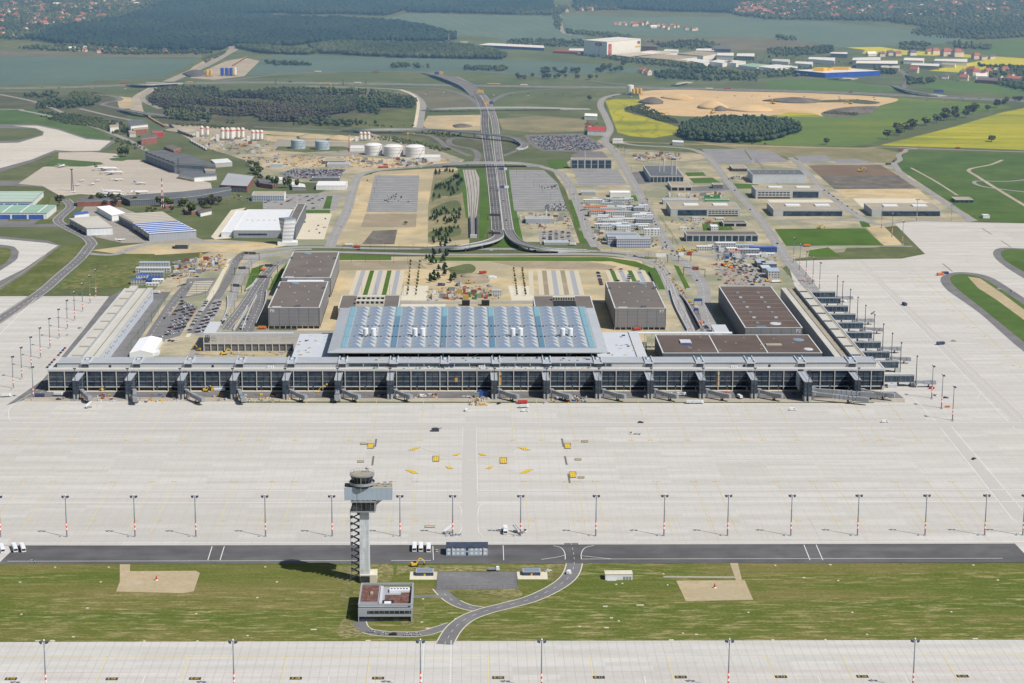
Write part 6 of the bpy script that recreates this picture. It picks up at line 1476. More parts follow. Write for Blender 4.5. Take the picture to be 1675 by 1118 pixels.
def heaps(n,pts,where,mats=('timber','rust','light_grey','rock','box_rot','box_blau','gold_paint'),s=(1.0,3.2),nm='material_heap',cat='material heap'):
 x,y=fill(pts,3.0);idx=rng.permutation(len(x))[:n]
 lab=dict(steel='dull steel',timber='pale timber',rust='rusty steel',light_grey='light grey',rock='stony',box_rot='red',box_blau='blue',gold_paint='yellow')
 for k in idx:
  m=random.choice(mats)if random.random()<.45 else random.choice(('light_grey','rock','rock','timber','steel'));b=MB();a=U(*s)*.8;HEAPN[0]+=1;far=HEAPN[0]>280;t=HEAPS if far else b;ox_,oy_=(x[k],y[k])if far else (0,0);mi=HM.index(m)if far else 0
  for _ in range(4):u,v=U(-a,a),U(-a*.6,a*.6);t.box(ox_+u-U(.3,a*.6),ox_+u+U(.3,a*.6),oy_+v-U(.2,.8),oy_+v+U(.2,.8),0.1,U(.5,1.7),mi)
  if not far:
   o=b.build(nm,m,loc=(x[k],y[k],.1),rot=U(0,3));tag(o,'%s heap of building material lying %s'%(lab[m],where),cat,'%s heaps %s'%(lab[m],where))
W1='before the glass front of the main pier'
heaps(70,[(100,647),(480,646.5),(480,658),(90,659)],W1);heaps(26,[(770,648),(800,648),(800,664),(770,664)],'on the apron before the skipped gate',('timber','timber','light_grey','gold_paint'));heaps(26,[(620,646),(720,646),(720,652),(620,652)],W1)
heaps(30,[(900,650),(960,650),(960,658),(900,657)],W1,('rust','box_blau','light_grey','box_rot'))
heaps(190,[(280,430),(365,416),(372,440),(285,458)],'on the sandy site left of the access roads');heaps(45,[(1075,432),(1082,432),(1135,500),(1120,492)],'on the slope beside the right ramp',('rust','gold_paint','timber','light_grey'));heaps(130,[(1160,432),(1215,430),(1240,466),(1180,466)],'on the sandy yard behind the right hall')
heaps(150,[(696,474),(800,466),(820,490),(700,494)],'in the yard behind the terminal hall');heaps(140,[(1150,402),(1260,405),(1275,430),(1180,426)],'among the site offices at the junction',('light_grey','box_blau','light_grey','rock'))
heaps(300,[(440,253),(740,262),(700,275),(430,275)],'on the sandy site below the storage tanks',s=(1.5,4));heaps(150,[(320,218),(450,228),(440,268),(330,245)],'on the concrete plant site',s=(1.5,4));heaps(90,[(848,348),(930,350),(940,376),(855,376)],'in the yard below the right car park',s=(1.2,3.5));heaps(150,[(955,325),(1060,325),(1080,395),(985,405)],'in the container town',('light_grey','box_blau','rock','box_rot'))
heaps(120,[(1036,250),(1112,250),(1115,262),(1040,266)],'on the materials yard behind the energy building',s=(1.5,4));heaps(90,[(1090,357),(1190,357),(1200,376),(1110,376)],'in the yard of the park centre');heaps(30,[(1090,316),(1190,314),(1195,325),(1090,322)],'behind the row of blue roofed offices',('light_grey','light_grey','rock','timber'))
heaps(12,[(1303,455),(1330,456),(1335,468),(1312,466)],'near the far end of the right pier',('box_rot','light_grey','rust'));heaps(24,[(340,577),(470,577),(470,583),(350,583)],'on the sand behind the pier',('timber','light_grey','gold_paint','rock'))
o=HEAPS.build('building_debris',HM,kind='stuff');tag(o,'scattered building debris lying over the sandy sites behind the terminal','debris')
# bridges and ramps
def viaduct(pts,width,label,mat='asphalt',pillars=True,name='road_bridge'):
 w=[Vector(G(px,py,z))for px,py,z in pts];W=catmull(w,8);n=len(pts)
 Z=[v.x for v in catmull([(p[2],0)for p in pts],8)];Z=[max(.05,z)for z in Z]
 o=W[len(W)//2];t=thing(name,label,'bridge',(o.x,o.y,0));L=[p-o for p in W]
 d=MB();rl=MB();rt=MB();wl=MB()
 nn=len(L);N=[]
 for i in range(nn):
  q=(L[min(nn-1,i+1)]-L[max(0,i-1)]).normalized();N.append(Vector((-q.y,q.x)))
 def rib(b,i,a,c,z0,z1):
  p,q,e,f=L[i]+N[i]*a,L[i]+N[i]*c,L[i+1]+N[i+1]*a,L[i+1]+N[i+1]*c
  vs=[(p.x,p.y,Z[i]+z0),(e.x,e.y,Z[i+1]+z0),(f.x,f.y,Z[i+1]+z0),(q.x,q.y,Z[i]+z0),(p.x,p.y,Z[i]+z1),(e.x,e.y,Z[i+1]+z1),(f.x,f.y,Z[i+1]+z1),(q.x,q.y,Z[i]+z1)]
  b.add(vs,[(3,2,1,0),(4,5,6,7),(0,1,5,4),(2,3,7,6),(1,2,6,5),(3,0,4,7)])
 h=width/2
 for i in range(nn-1):
  zb=-1.3 if min(Z[i],Z[i+1])>3.2 or not pillars else -min(Z[i],Z[i+1])
  rib(wl,i,-h,h,zb,-.06);rib(d,i,-h+.55,h-.55,-.05,.15)
  rib(rl,i,-h,-h+.5,-.05,1.0);rib(rl,i,h-.5,h,-.05,1.0)
 wl.build('girder','concrete_wall',t);d.build('carriageway',mat,t);rl.build('parapet','light_grey',t)
 acc=0
 for i in range(1,nn-1):
  acc+=(L[i]-L[i-1]).length
  if pillars and acc>26 and Z[i]>3.6:
   acc=0;b=MB();a=L[i];b.cyl(a.x,a.y,0,Z[i]-1.3,1.1,1.1,8);b.build('pillar','concrete_wall',t)
 return t
viaduct([(814,377,.3),(815.5,387,5),(797,396,6.5),(757,403.5,6),(727,406,3),(690,407,.2)],12,'curved flyover ramp swinging left from the highway end')
viaduct([(832,377,.3),(840,390,5),(858,400,6.5),(890,407,5),(930,409.5,2),(962,411,.2)],12,'curved flyover ramp swinging right from the highway end')
viaduct([(690,181,.3),(720,178.5,5),(800,176.5,6.5),(880,176.5,5),(965,179.3,.2)],11,'straight farm road bridge crossing the highway farthest up')
viaduct([(560,214,.3),(600,212.5,6),(660,212,6),(700,212,7),(740,214.5,8),(776,218,8.5),(816,221.8,8.5),(841,226,7),(854,233,5),(858,239,3),(849,245,.2)],12,'long curving road bridge over the highway near the loop')
viaduct([(700,272,.3),(745,267.5,6),(800,266.5,7),(850,267.6,5),(888,273,.2)],13,'level road bridge crossing the highway between the parking fields')
viaduct([(196,180.5,.3),(208,181,5),(232,185,6.5),(256,188,5),(300,193.5,2),(345,199.5,.2)],14,'road bridge over the railway beside the white factory hall')
viaduct([(220,139.5,.5),(232,138,6),(250,137,7),(270,136.3,6),(285,136.6,.5)],40,'wide pale motorway bridge over the curving railway')
viaduct([(700,119.5,.3),(722,124,6),(745,132,7),(766,142,5.5),(781,156,.3)],30,'wide flyover carrying the highway over the motorway')
viaduct([(1462,140,.3),(1475,145,5),(1490,149,6),(1520,154,5),(1545,157,.3)],14,'road bridge over the motorway at far right')
viaduct([(1100,140.5,.3),(1108,137.5,5),(1118,135.5,5),(1130,135,.3)],10,'small road bridge near the tall white silo')
viaduct([(1355,129.5,.3),(1372,128.5,4),(1385,128.6,4),(1400,129,.3)],12,'small road bridge below the blue store')
def wall(pts,h,label,mat='light_grey',th=.7):
 w=[Vector(G(*p))for p in pts];w=catmull(w,5);o=w[0];b=MB()
 for i in range(len(w)-1):b.bar((w[i].x-o.x,w[i].y-o.y,h/2),(w[i+1].x-o.x,w[i+1].y-o.y,h/2),th,h)
 return tag(b.build('retaining_wall',mat,loc=(o.x,o.y,.1)),label,'wall')
wall([(405,503),(396,520),(382,542)],2.2,'pale ramp wall left of the sunken lane, nearer the lot');wall([(420,486),(410,505),(396,541)],2.4,'pale ramp wall along the sunken lane middle');wall([(436,478),(433,500),(419,532)],2.4,'pale ramp wall beside the left garage');wall([(402,476),(412,468),(420,458)],1.8,'short curved pale wall above the sunken lane')
wall([(372,486),(372,505),(364,528)],1.6,'thin pale wall between the car rows at left');wall([(1096,476),(1104,503),(1124,542)],2.6,'pale wall along the outer side of the right ramp');wall([(1113,484),(1124,498),(1146,538)],2.6,'pale wall along the inner side of the right ramp')
wall([(1062,446),(1076,476)],2,'dark wall at the foot of the green right bank','dark_steel');wall([(1122,474),(1132,474)],1.5,'short white wall at the end of the thin green strip')
patch('underpass',[(1115,487),(1122,494),(1145,538),(1138,542),(1124,512)],'void',9)  # flat near-black sheet, paints the shade in the gap between the ramps
wall([(768.5,357),(769.5,389)],3.0,'dark left side wall of the railway cutting','navy',1.2);wall([(780,357),(780.5,389)],3.0,'dark right side wall of the railway cutting','navy',1.6);wall([(769,389.5),(780.5,389.5)],4.0,'pale tunnel portal at the end of the railway cutting','light_grey',3)
fence([(92,477),(118,450),(140,424)],3,'green mesh fence along the dark taxi road',4,'green_paint');fence([(282,477),(258,505),(225,548),(208,572)],3,'green mesh fence along the dark strip beside the left pier',4,'green_paint');fence([(1236,262),(1260,290),(1281,312)],3,'dark fence along the park road',5)
fence([(272,398),(310,395),(350,387)],3.4,'tall pale mesh fence left of the cargo hall',4,'tan_roof');fence([(1080,356),(1100,385),(1110,402)],2.6,'mesh fence along the busy road in the park',5)
# vehicles
def carmesh(paint,L=4.4,Wd=1.8,van=False):
 b=MB();w=Wd/2
 if van:prof=[(-L/2,.35),(L/2,.35),(L/2,1.0),(L/2-.9,1.2),(L/2-1.5,2.1),(-L/2,2.15)];gl=None
 else:prof=[(-L/2,.3),(L/2,.3),(L/2,.75),(L/2-1.1,.95),(-L/2+.1,1.0),(-L/2,.8)]
 n=len(prof);vs=[(x,-w,z)for x,z in prof]+[(x,w,z)for x,z in prof]
 b.add(vs,[(i,(i+1)%n,n+(i+1)%n,n+i)for i in range(n)]+[tuple(range(n))[::-1],tuple(range(n,2*n))],0)
 if van:
  b.add([(L/2-.95,-w*.9,1.22),(L/2-.95,w*.9,1.22),(L/2-1.45,w*.9,2.04),(L/2-1.45,-w*.9,2.04)],[(0,1,2,3)],1)
  for s in (-1,1):b.box(L/2-2.6,L/2-1.6,s*w-.02 if s>0 else s*w-.03,s*w+.03 if s>0 else s*w+.02,1.25,1.9,1)
 else:
  a,c,d,e=-L/2+.35,-L/2+.95,L/2-2.0,L/2-1.25;u=w*.92;v=w*.74
  b.add([(a,-u,.98),(e,-u,.98),(e,u,.98),(a,u,.98),(c,-v,1.44),(d,-v,1.44),(d,v,1.44),(c,v,1.44)],[(4,5,6,7),(0,1,5,4),(1,2,6,5),(2,3,7,6),(3,0,4,7)],[0,1,1,1,1])
 for x in (-L/2+.85,L/2-.85):
  for s in (-1,1):b.tube((x,s*(w-.2),.32),(x,s*(w+.02),.32),.32,n=8,m=2)
 return b.mesh('car_body',[paint,'car_glass','rubber'])
CK=list(CARCOL);CM={k:carmesh('car_'+k)for k in CK};VM={k:carmesh('car_'+k,5.4,2.0,True)for k in ('white','silver','blue')}
CARW=dict(white=5,silver=6,black=5,dark_grey=4,blue=2,red=2,navy=3)
CARS=[]
def car(x,y,rot,where,c=None):CARS.append((x,y,rot,c or random.choices(CK,[CARW[k]for k in CK])[0],where))
def row(p0,p1,n,where,across=True,prob=.9,c=None,jit=.08,off=0.0):
 a,b_=Vector(G(*p0)),Vector(G(*p1));d=b_-a;ang=math.atan2(d.y,d.x)+(math.pi/2 if across else 0);nrm=Vector((-d.y,d.x)).normalized()
 for i in range(n):
  if random.random()>prob:continue
  p=a+d*(i+.5)/n+nrm*off;car(p.x,p.y,ang+U(-jit,jit)+(math.pi if random.random()<.5 else 0),where,c()if c else None)
def lot(pts,n,where,rowgap=8.5,ang=0.0,bay=2.7,c=None):
 P=[Vector(G(*p))for p in pts];ca,sa=math.cos(ang),math.sin(ang)
 R=[(p.x*ca+p.y*sa,-p.x*sa+p.y*ca)for p in P];xs=[r[0]for r in R];ys=[r[1]for r in R]
 gx,gy=np.meshgrid(np.arange(min(xs),max(xs),bay),np.arange(min(ys),max(ys),rowgap));gx,gy=gx.ravel(),gy.ravel();k=inpoly(gx,gy,R);gx,gy=gx[k],gy[k]
 for i in rng.permutation(len(gx))[:n]:
  x,y=gx[i],gy[i]+U(-.3,.3);car(x*ca-y*sa,x*sa+y*ca,ang+math.pi/2+U(-.06,.06),where,c()if c else None)
patch('parking_lot',[(858,221),(952,219),(994,241),(962,249),(888,248),(864,236)],'asphalt',4)
wf=lambda:random.choice(['white','white','white','silver','silver','blue','navy','red','black'])
wh=lambda:random.choice(['white','white','silver','dark_grey','navy'])
lot([(297,493),(321,504),(294,548),(258,557)],62,'in the lot behind the marquee tent',9.5,1.0);row((339,492),(309,542),26,'in the slanting row of the left lots',True,.95,wh)
lot([(352,493),(364,494),(352,515),(328,548),(320,544)],44,'in the lot left of the sunken lanes',9.5,1.0);row((372,514),(358,537),14,'in the row beside the thin pale wall',True,.95,wh);row((406,514),(395,540),13,'along the sunken lane',True,.95,wh)
row((286,452),(324,454),9,'by the striped lot',False,.7);row((313,468),(250,545),9,'on the road beside the left lots',False,.6);row((250,556),(292,560),7,'at the lower edge of the left lot',True,.9)
row((108,569),(76,604),9,'on the apron edge left of the left pier',False,.85,lambda:random.choice(['navy','blue','dark_grey','red']));row((275,455),(300,448),6,'by the site offices of the left pier',True,.7);row((290,470),(318,462),6,'by the site offices of the left pier',False,.6)
lot([(1170,412),(1200,418),(1242,448),(1252,470),(1222,466),(1200,438),(1168,424)],70,'on the right site road',8,.5);lot([(1075,400),(1090,404),(1115,420),(1100,424)],8,'at the right junction',9,.4);row((1146,525),(1166,550),16,'in the row beside the right hall',True,.95,wh)
row((1080,425),(1108,470),10,'on the ramp slope at right',False,.6,wh);row((1128,425),(1142,465),4,'on the right access road',False,.6);lot([(990,441),(1050,441),(1060,462),(1000,463)],14,'in the small lot behind the right garage',11,1.45);row((978,446),(984,468),12,'in a column left of the right garage',True,.9)
lot([(880,378),(930,378),(940,396),(886,399)],52,'in the small car park right of the highway',7.5,1.52);lot([(888,336),(924,334),(928,345),(894,346)],38,'in the lower corner of the striped field',8.5);lot([(880,303),(912,303),(914,310),(882,310)],14,'midway in the striped field',8.5)
lot([(628,318),(670,318),(668,332),(622,333)],20,'on the left striped field',12);lot([(430,320),(528,320),(528,342),(430,343)],52,'on the staff lot above the cargo hall',13,1.35);lot([(498,352),(540,352),(530,388),(490,388)],8,'in the cargo yard',14)
lot([(1045,388),(1066,388),(1075,404),(1050,406)],22,'right of the blue banded offices',7.5,.2);lot([(955,326),(1060,330),(1080,385),(975,400)],40,'in the container town',9);lot([(1190,288),(1228,287),(1236,292),(1192,297)],26,'before the brick brown block',7)
row((1054,332),(1092,405),16,'queueing on the busy park road',False,.7);row((930,300),(975,400),7,'on the road right of the striped field',False,.6);row((1196,305),(1280,410),6,'on the long park road',False,.5);row((1345,310),(1415,358),9,'on the right park road',False,.6)
row((610,280),(545,395),9,'on the road left of the striped field',False,.5);row((570,409),(1000,412),12,'on the frontage road',False,.45);row((1004,417),(1060,422),9,'on the frontage road',False,.8);row((807,200),(829,370),14,'on the right highway lanes',False,.5);row((795,200),(808,360),14,'on the left highway lanes',False,.5)
lot([(462,284),(480,277),(565,278),(556,291),(474,292)],420,'in the packed lot far left',5.2,bay=2.3,c=wf);lot([(866,224),(950,222),(988,241),(960,247),(890,245),(872,234)],900,'in the packed lot far up',5.0,bay=2.3,c=wf);lot([(1000,238),(1024,240),(1028,250),(1008,248)],12,'at the far roundabout',8)
row((0,144),(1675,164),60,'on the motorway',False,.5,off=9);row((0,146),(1675,166),60,'on the motorway',False,.5,off=-9);row((745,130),(790,170),16,'on the curving highway',False,.6);lot([(1225,93),(1310,96),(1330,108),(1270,112),(1230,104)],160,'at the distant shopping centre',7);lot([(1330,100),(1400,100),(1400,110),(1330,110)],60,'at the distant shopping centre',7)
row((1440,125),(1480,145),10,'on the far road',False,.8);lot([(1520,124),(1570,126),(1565,132),(1520,131)],40,'at the distant village',7);lot([(380,316),(410,322),(425,330),(370,330)],14,'at the old terminal',8)
CARS.sort(key=lambda c:c[1]);nC=262
for x,y,r,c,where in CARS[:nC]:datablock('parked_car',CM[c],(x,y,.13),r,'%s car %s %s'%(c.replace('_',' '),'standing' if 'on the' in where[:6]and 'road' in where else 'parked',where),'car','%s cars %s'%(c.replace('_',' '),where))
def merge(name,items,kind='stuff'):
 """many copies of small meshes as one object: items = (mesh, x, y, z, rot, scale)"""
 V,Fs,Fn,MI,mats,tint=[],[],[],[],[],[];off=0;cache={}
 for me,x,y,z,r,s in items:
  if me not in cache:
   n=len(me.vertices);co=np.empty(n*3);me.vertices.foreach_get('co',co);lp=np.empty(len(me.loops),int);me.loops.foreach_get('vertex_index',lp)
   tot=np.empty(len(me.polygons),int);me.polygons.foreach_get('loop_total',tot);mi=np.empty(len(me.polygons),int);me.polygons.foreach_get('material_index',mi)
   mp=[]
   for m in me.materials:
    if m not in mats:mats.append(m)
    mp.append(mats.index(m))
   cache[me]=(co.reshape(-1,3),lp,tot,np.array(mp)[mi])
  co,lp,tot,mi=cache[me];c_,s_=math.cos(r),math.sin(r)
  V.append(np.stack([co[:,0]*c_*s-co[:,1]*s_*s+x,co[:,0]*s_*s+co[:,1]*c_*s+y,co[:,2]*s+z],1));Fs.append(lp+off);Fn.append(tot);MI.append(mi);off+=len(co)
 return raw_mesh(name,np.concatenate(V),np.concatenate(Fs),np.concatenate(Fn),np.concatenate(MI),mats,kind)
def raw_mesh(name,V,lp,tot,mi,mats,kind=None,tint=None):
 me=bpy.data.meshes.new(name);me.vertices.add(len(V));me.vertices.foreach_set('co',V.astype(np.float32).ravel())
 me.loops.add(len(lp));me.loops.foreach_set('vertex_index',lp.astype(np.int32));me.polygons.add(len(tot))
 st=np.concatenate([[0],np.cumsum(tot)[:-1]]);me.polygons.foreach_set('loop_start',st.astype(np.int32));me.polygons.foreach_set('loop_total',tot.astype(np.int32))
 for m in mats:me.materials.append(m)
 if mi is not None:me.polygons.foreach_set('material_index',mi.astype(np.int32))
 if tint is not None:a=me.attributes.new('tint','FLOAT','POINT');a.data.foreach_set('value',tint.astype(np.float32))
 me.update(calc_edges=True);me.validate()
 o=bpy.data.objects.new(name,me);COL.objects.link(o)
 if kind:o['kind']=kind
 return o
tag(merge('parked_cars',[(CM[c],x,y,.13,r,1.0)for x,y,r,c,w in CARS[nC:]]),'hundreds of tiny parked and driving cars far behind the terminal','cars')
def wheels(t,xs,w,r=.36):
 for x in xs:
  for s in (-1,1):b=MB();b.tube((x,s*(w-.3),r),(x,s*(w+.02),r),r,n=10);b.build('wheel','rubber',t)
def v_car(col):
 t=thing('parked_car','x','car');b=MB();L,w=4.5,.92
 b.loft([[(-2.25,-w,.3),(2.25,-w*.9,.3),(2.25,w*.9,.3),(-2.25,w,.3)],[(-2.3,-w,.7),(2.3,-w*.92,.65),(2.3,w*.92,.65),(-2.3,w,.7)],[(-2.2,-w*.95,.98),(1.2,-w*.95,.98),(1.2,w*.95,.98),(-2.2,w*.95,.98)]]);b.add([(1.2,-w*.95,.98),(2.3,-w*.92,.65),(2.3,w*.92,.65),(1.2,w*.95,.98)],[(0,1,2,3)]);b.build('body','car_'+col,t)
 b=MB();b.loft([[(-1.9,-w*.9,.98),(1.0,-w*.9,.98),(1.0,w*.9,.98),(-1.9,w*.9,.98)],[(-1.3,-w*.72,1.42),(.25,-w*.72,1.42),(.25,w*.72,1.42),(-1.3,w*.72,1.42)]]);b.build('windows','car_glass',t);b=MB();b.box(-1.32,.27,-w*.73,w*.73,1.42,1.47);b.build('roof','car_'+col,t)
 wheels(t,(-1.4,1.4),w);return t
def v_van(col='white_paint'):
 t=thing('delivery_van','x','van');b=MB();w=1.0
 pr=[(-2.8,.4),(2.7,.4),(2.7,1.05),(2.0,1.3),(1.3,2.25),(-2.8,2.35)];n=6
 b.add([(x,-w,z)for x,z in pr]+[(x,w,z)for x,z in pr],[(i,(i+1)%n,n+(i+1)%n,n+i)for i in range(n)]+[tuple(range(n))[::-1],tuple(range(n,2*n))]);b.build('body',col,t)
 b=MB();b.quad((2.02,-.85,1.33),(2.02,.85,1.33),(1.36,.85,2.2),(1.36,-.85,2.2));b.box(.3,1.3,-1.03,-1.0,1.3,2.0);b.box(.3,1.3,1.0,1.03,1.3,2.0);b.build('windscreen','car_glass',t);wheels(t,(-1.8,1.8),w);return t
def v_bus():
 t=thing('apron_bus','x','bus');b=MB();b.box(-6.6,6.6,-1.4,1.4,.4,3.0);b.build('body','white_paint',t);b=MB();b.box(-5.2,3,-1.0,1.0,3.0,3.25);b.build('roof_unit','white_metal',t)
 b=MB();b.box(-6.64,6.64,-1.2,1.2,1.3,2.6);b.box(-6.2,6.2,-1.43,1.43,1.5,2.6);b.build('windows','car_glass',t);wheels(t,(-4.2,4.2),1.35,.48);return t
def v_truck(cab='white_paint',load='box_weiss',L=8.0,nm='truck'):
 t=thing('lorry','x','lorry');b=MB();b.box(-L/2,L/2,-.9,.9,.6,1.0);b.build('chassis','dark_steel',t)
 b=MB();b.loft([[(L/2-2.1,-1.2,.7),(L/2+.1,-1.2,.7),(L/2+.1,1.2,.7),(L/2-2.1,1.2,.7)],[(L/2-2.1,-1.2,1.7),(L/2+.1,-1.2,1.7),(L/2+.1,1.2,1.7),(L/2-2.1,1.2,1.7)],[(L/2-2.1,-1.1,2.9),(L/2-.3,-1.1,2.9),(L/2-.3,1.1,2.9),(L/2-2.1,1.1,2.9)]]);c=b.build('cab',cab,t);b=MB();b.quad((L/2+.12,-1.0,1.75),(L/2+.12,1.0,1.75),(L/2-.2,.95,2.75),(L/2-.2,-.95,2.75));b.build('windscreen','car_glass',c)
 b=MB();b.box(-L/2,L/2-2.4,-1.25,1.25,1.0,3.0 if nm=='truck' else 1.9);b.build('load_box',load,t);wheels(t,(-L/2+1,-L/2+2.2,L/2-1.1),1.15,.5);return t
def v_excavator():
 t=thing('excavator','x','excavator')
 for s in (-1,1):b=MB();b.loft([[(-2.2,s*1.3-.3,.3),(-1.9,s*1.3-.3,0),(1.9,s*1.3-.3,0),(2.2,s*1.3-.3,.4),(1.9,s*1.3-.3,.9),(-1.9,s*1.3-.3,.9)],[(-2.2,s*1.3+.3,.3),(-1.9,s*1.3+.3,0),(1.9,s*1.3+.3,0),(2.2,s*1.3+.3,.4),(1.9,s*1.3+.3,.9),(-1.9,s*1.3+.3,.9)]]);b.build('track','rubber',t)
 b=MB();b.box(-2.4,1.2,-1.3,1.3,1.0,2.0);b.box(-2.5,-.8,-1.3,1.3,2.0,2.5);b.build('engine_housing','yellow_paint',t);b=MB();b.box(-.2,1.3,.2,1.3,2.0,3.2);b.build('cab','car_glass',t)
 b=MB();b.bar((1.0,-.3,1.8),(3.4,-.3,5.2),.55,.7);b.bar((3.4,-.3,5.2),(6.0,-.3,3.6),.5,.6);b.build('boom','yellow_paint',t);b=MB();b.bar((6.0,-.3,3.7),(6.8,-.3,1.2),.4,.5);b.build('arm','yellow_paint',t)
 b=MB();b.loft([[(6.3,-1,1.2),(7.3,-1,1.4),(7.1,-1,.3),(6.4,-1,.4)],[(6.3,.4,1.2),(7.3,.4,1.4),(7.1,.4,.3),(6.4,.4,.4)]]);b.build('bucket','dark_steel',t);return t
def v_tug():
 t=thing('baggage_tug','x','tug');b=MB();b.box(-1.3,1.3,-.8,.8,.3,1.0);b.build('body','car_white',t);b=MB();b.box(-.6,.5,-.75,.75,1.0,1.9);b.build('cab','car_glass',t);wheels(t,(-.8,.8),.75,.32)
 for k in range(2):b=MB();b.box(-4.6-k*3,-2.2-k*3,-.8,.8,.45,.7);b.box(-4.6-k*3,-4.4-k*3,-.8,.8,.7,1.6);b.build('trailer','steel',t)
 return t
def v_stairs():
 t=thing('passenger_stairs','x','stairs truck');b=MB();b.box(-3,2.8,-1.1,1.1,.5,1.1);b.build('chassis','steel',t);b=MB();b.bar((-3,0,1.2),(2.6,0,4.2),1.6,.4);b.build('stair_flight','light_grey',t)
 for s in (-1,1):b=MB();b.bar((-3,s*.85,2.1),(2.6,s*.85,5.1),.1,.7);b.build('handrail','white_metal',t)
 b=MB();b.box(2.2,3.4,-1,1,4.0,4.3);b.build('platform','steel',t);wheels(t,(-2,2),1.0,.4);return t
def v_scissor():
 t=thing('access_platform','x','work platform');b=MB();b.box(-1.5,1.5,-.9,.9,.4,1.0);b.build('base','yellow_paint',t);wheels(t,(-1,1),.9,.4);b=MB();b.bar((-.5,0,1.0),(2.6,0,4.6),.4,.4);b.bar((2.6,0,4.6),(7.5,0,6.6),.35,.35);b.build('boom','yellow_paint',t);b=MB();b.box(7.2,8.4,-.8,.8,6.2,7.3);b.build('basket','yellow_paint',t);return t
PROTO={}
def veh(kind,px,py,rot,lab,group=None,z=.16,sc=None):
 key=kind
 loc=(*G(px,py),z)
 if key not in PROTO:
  mk=dict(bus=v_bus,van=v_van,excavator=v_excavator,tug=v_tug,stairs=v_stairs,platform=v_scissor,truck=v_truck,flat=lambda:v_truck('white_paint','steel',7,'flat'),tipper=lambda:v_truck('navy_paint','navy_paint',8),redtruck=lambda:v_truck('red_paint','red_paint',8),orangetruck=lambda:v_truck('orange_paint','orange_paint',8),yellowbus=lambda:v_truck('yellow_paint','white_metal',12),longtruck=lambda:v_truck('white_paint','box_weiss',15),redlong=lambda:v_truck('red_paint','red_paint',15),yellowlong=lambda:v_truck('gold_paint','gold_paint',15))
  o=mk[kind]()if kind in mk else v_car(kind);PROTO[key]=o;o.location=loc;o.rotation_euler=(0,0,rot);o['label']=lab
  if group:o['group']=group
  return o
 return copy_tree(PROTO[key],loc,rot,lab,group,sc)
H=math.pi/2
for c,px,py,rot,lab in (('silver',607,1035,2.9,'silver car parked leftmost on the loop road by the tower building'),('silver',625,1039,3.1,'silver car second from left on the loop road'),('black',643,1039.5,3.2,'black car parked on the loop road by the tower building'),('silver',667,1040,0,'silver car second from right on the loop road'),('silver',683,1040,0,'silver car rightmost on the loop road'),('silver',714.5,903,H,'silver car parked right of the three white buses'),('silver',53,920.5,0,'silver car alone on the dark road at far left'),('white',897,935.5,.4,'white car at the right end of the yard'),('black',1048,692.5,0,'black car driving on the apron before the pier'),('black',1593,752,.8,'dark car on the diagonal taxi lane at right'),('white',817,869,2.6,'white car beside the apron bus'),('black',816,661.5,1,'black car near the timber heap on the apron'),('white',186,657,.3,'white car left of the second gate bridge'),('white',766,650,.2,'white car beside the blue hut on the apron'),('white',758,649.5,1.2,'silver white car left of the blue hut'),('white',1634,474,0,'white van like car on the green island at right'),('white',1655,477,2,'white car on the island shoulder at far right'),('navy',1491,630,.2,'dark car right of the right end of the pier'),('silver',1560,559,0,'silver car beside the red line on the right apron'),('white',112,549,.9,'white car on the dark strip left of the left pier'),('silver',131,538,.9,'silver car further along the dark strip left of the pier'),('blue',1547,652,.1,'blue car between the right apron masts'),('white',1530,648,2,'white car beside the farthest right apron mast'),('black',96,654.5,.2,'black car before the left end of the pier'),('white',893,661,.4,'white car behind the parked tugs'),('dark_grey',1299,645,1,'dark car near the foil wrapped gate')):
 veh(c,px,py,rot,lab)
for px,py,lab in ((678,899,'left'),(688.5,899,'middle'),(701,900,'right')):veh('bus',px,py,H+.02,'%s of three white buses parked on the dark road'%lab,'white buses on the dark road')
veh('bus',826.5,871,H,'white bus standing alone between two masts on the apron');veh('bus',37,900,1.9,'white bus at far left, right of its two neighbours');veh('bus',24,900,1.9,'white bus at far left, middle of three');veh('bus',3,901,1.9,'white bus cut off by the left edge')
veh('excavator',678,927,.4,'yellow excavator on the bare strip beside the tower');veh('flat',808,934.5,0,'white flatbed lorry at the rear edge of the yard');veh('van',930.5,939,1.3,'white van driving on the curved road');veh('tug',735,877,3.3,'white tug with trailers beside the mast before the dark road');veh('stairs',733,873,.5,'passenger stairs beside the mast right of the tower')
veh('stairs',845,872,2.2,'passenger stairs beside the apron bus');veh('tug',859,871,1,'tug with trailers right of the apron bus');veh('van',1297,672,0,'white van on the apron near the right end of the pier');veh('van',1448,692,0,'white van alone right of the last gate');veh('van',763,673,H,'white box van before the middle of the pier');veh('tug',1032,711,3.0,'white tug with trailers on the apron right of centre');veh('van',692,650,0,'white van beside the service road left of centre')
veh('truck',857,668,.1,'white lorry in the apron group of three');veh('van',859,674,0,'white van in front of the apron group of three');veh('redtruck',855,661,.1,'red lorry in the apron group of three',sc=.7);veh('truck',1130,661,0,'white lorry left in the pair before the pier');veh('truck',1143,661,0,'white lorry right in the pair before the pier');veh('truck',1210,652,1.8,'white tank lorry near the eleventh gate');veh('redtruck',1185,647,0,'red lorry on the service road at right');veh('truck',1093,648,0,'white box lorry on the service road, left');veh('truck',1115,648,0,'white box lorry on the service road, right');veh('van',1055,651,H,'white van at the tenth gate')
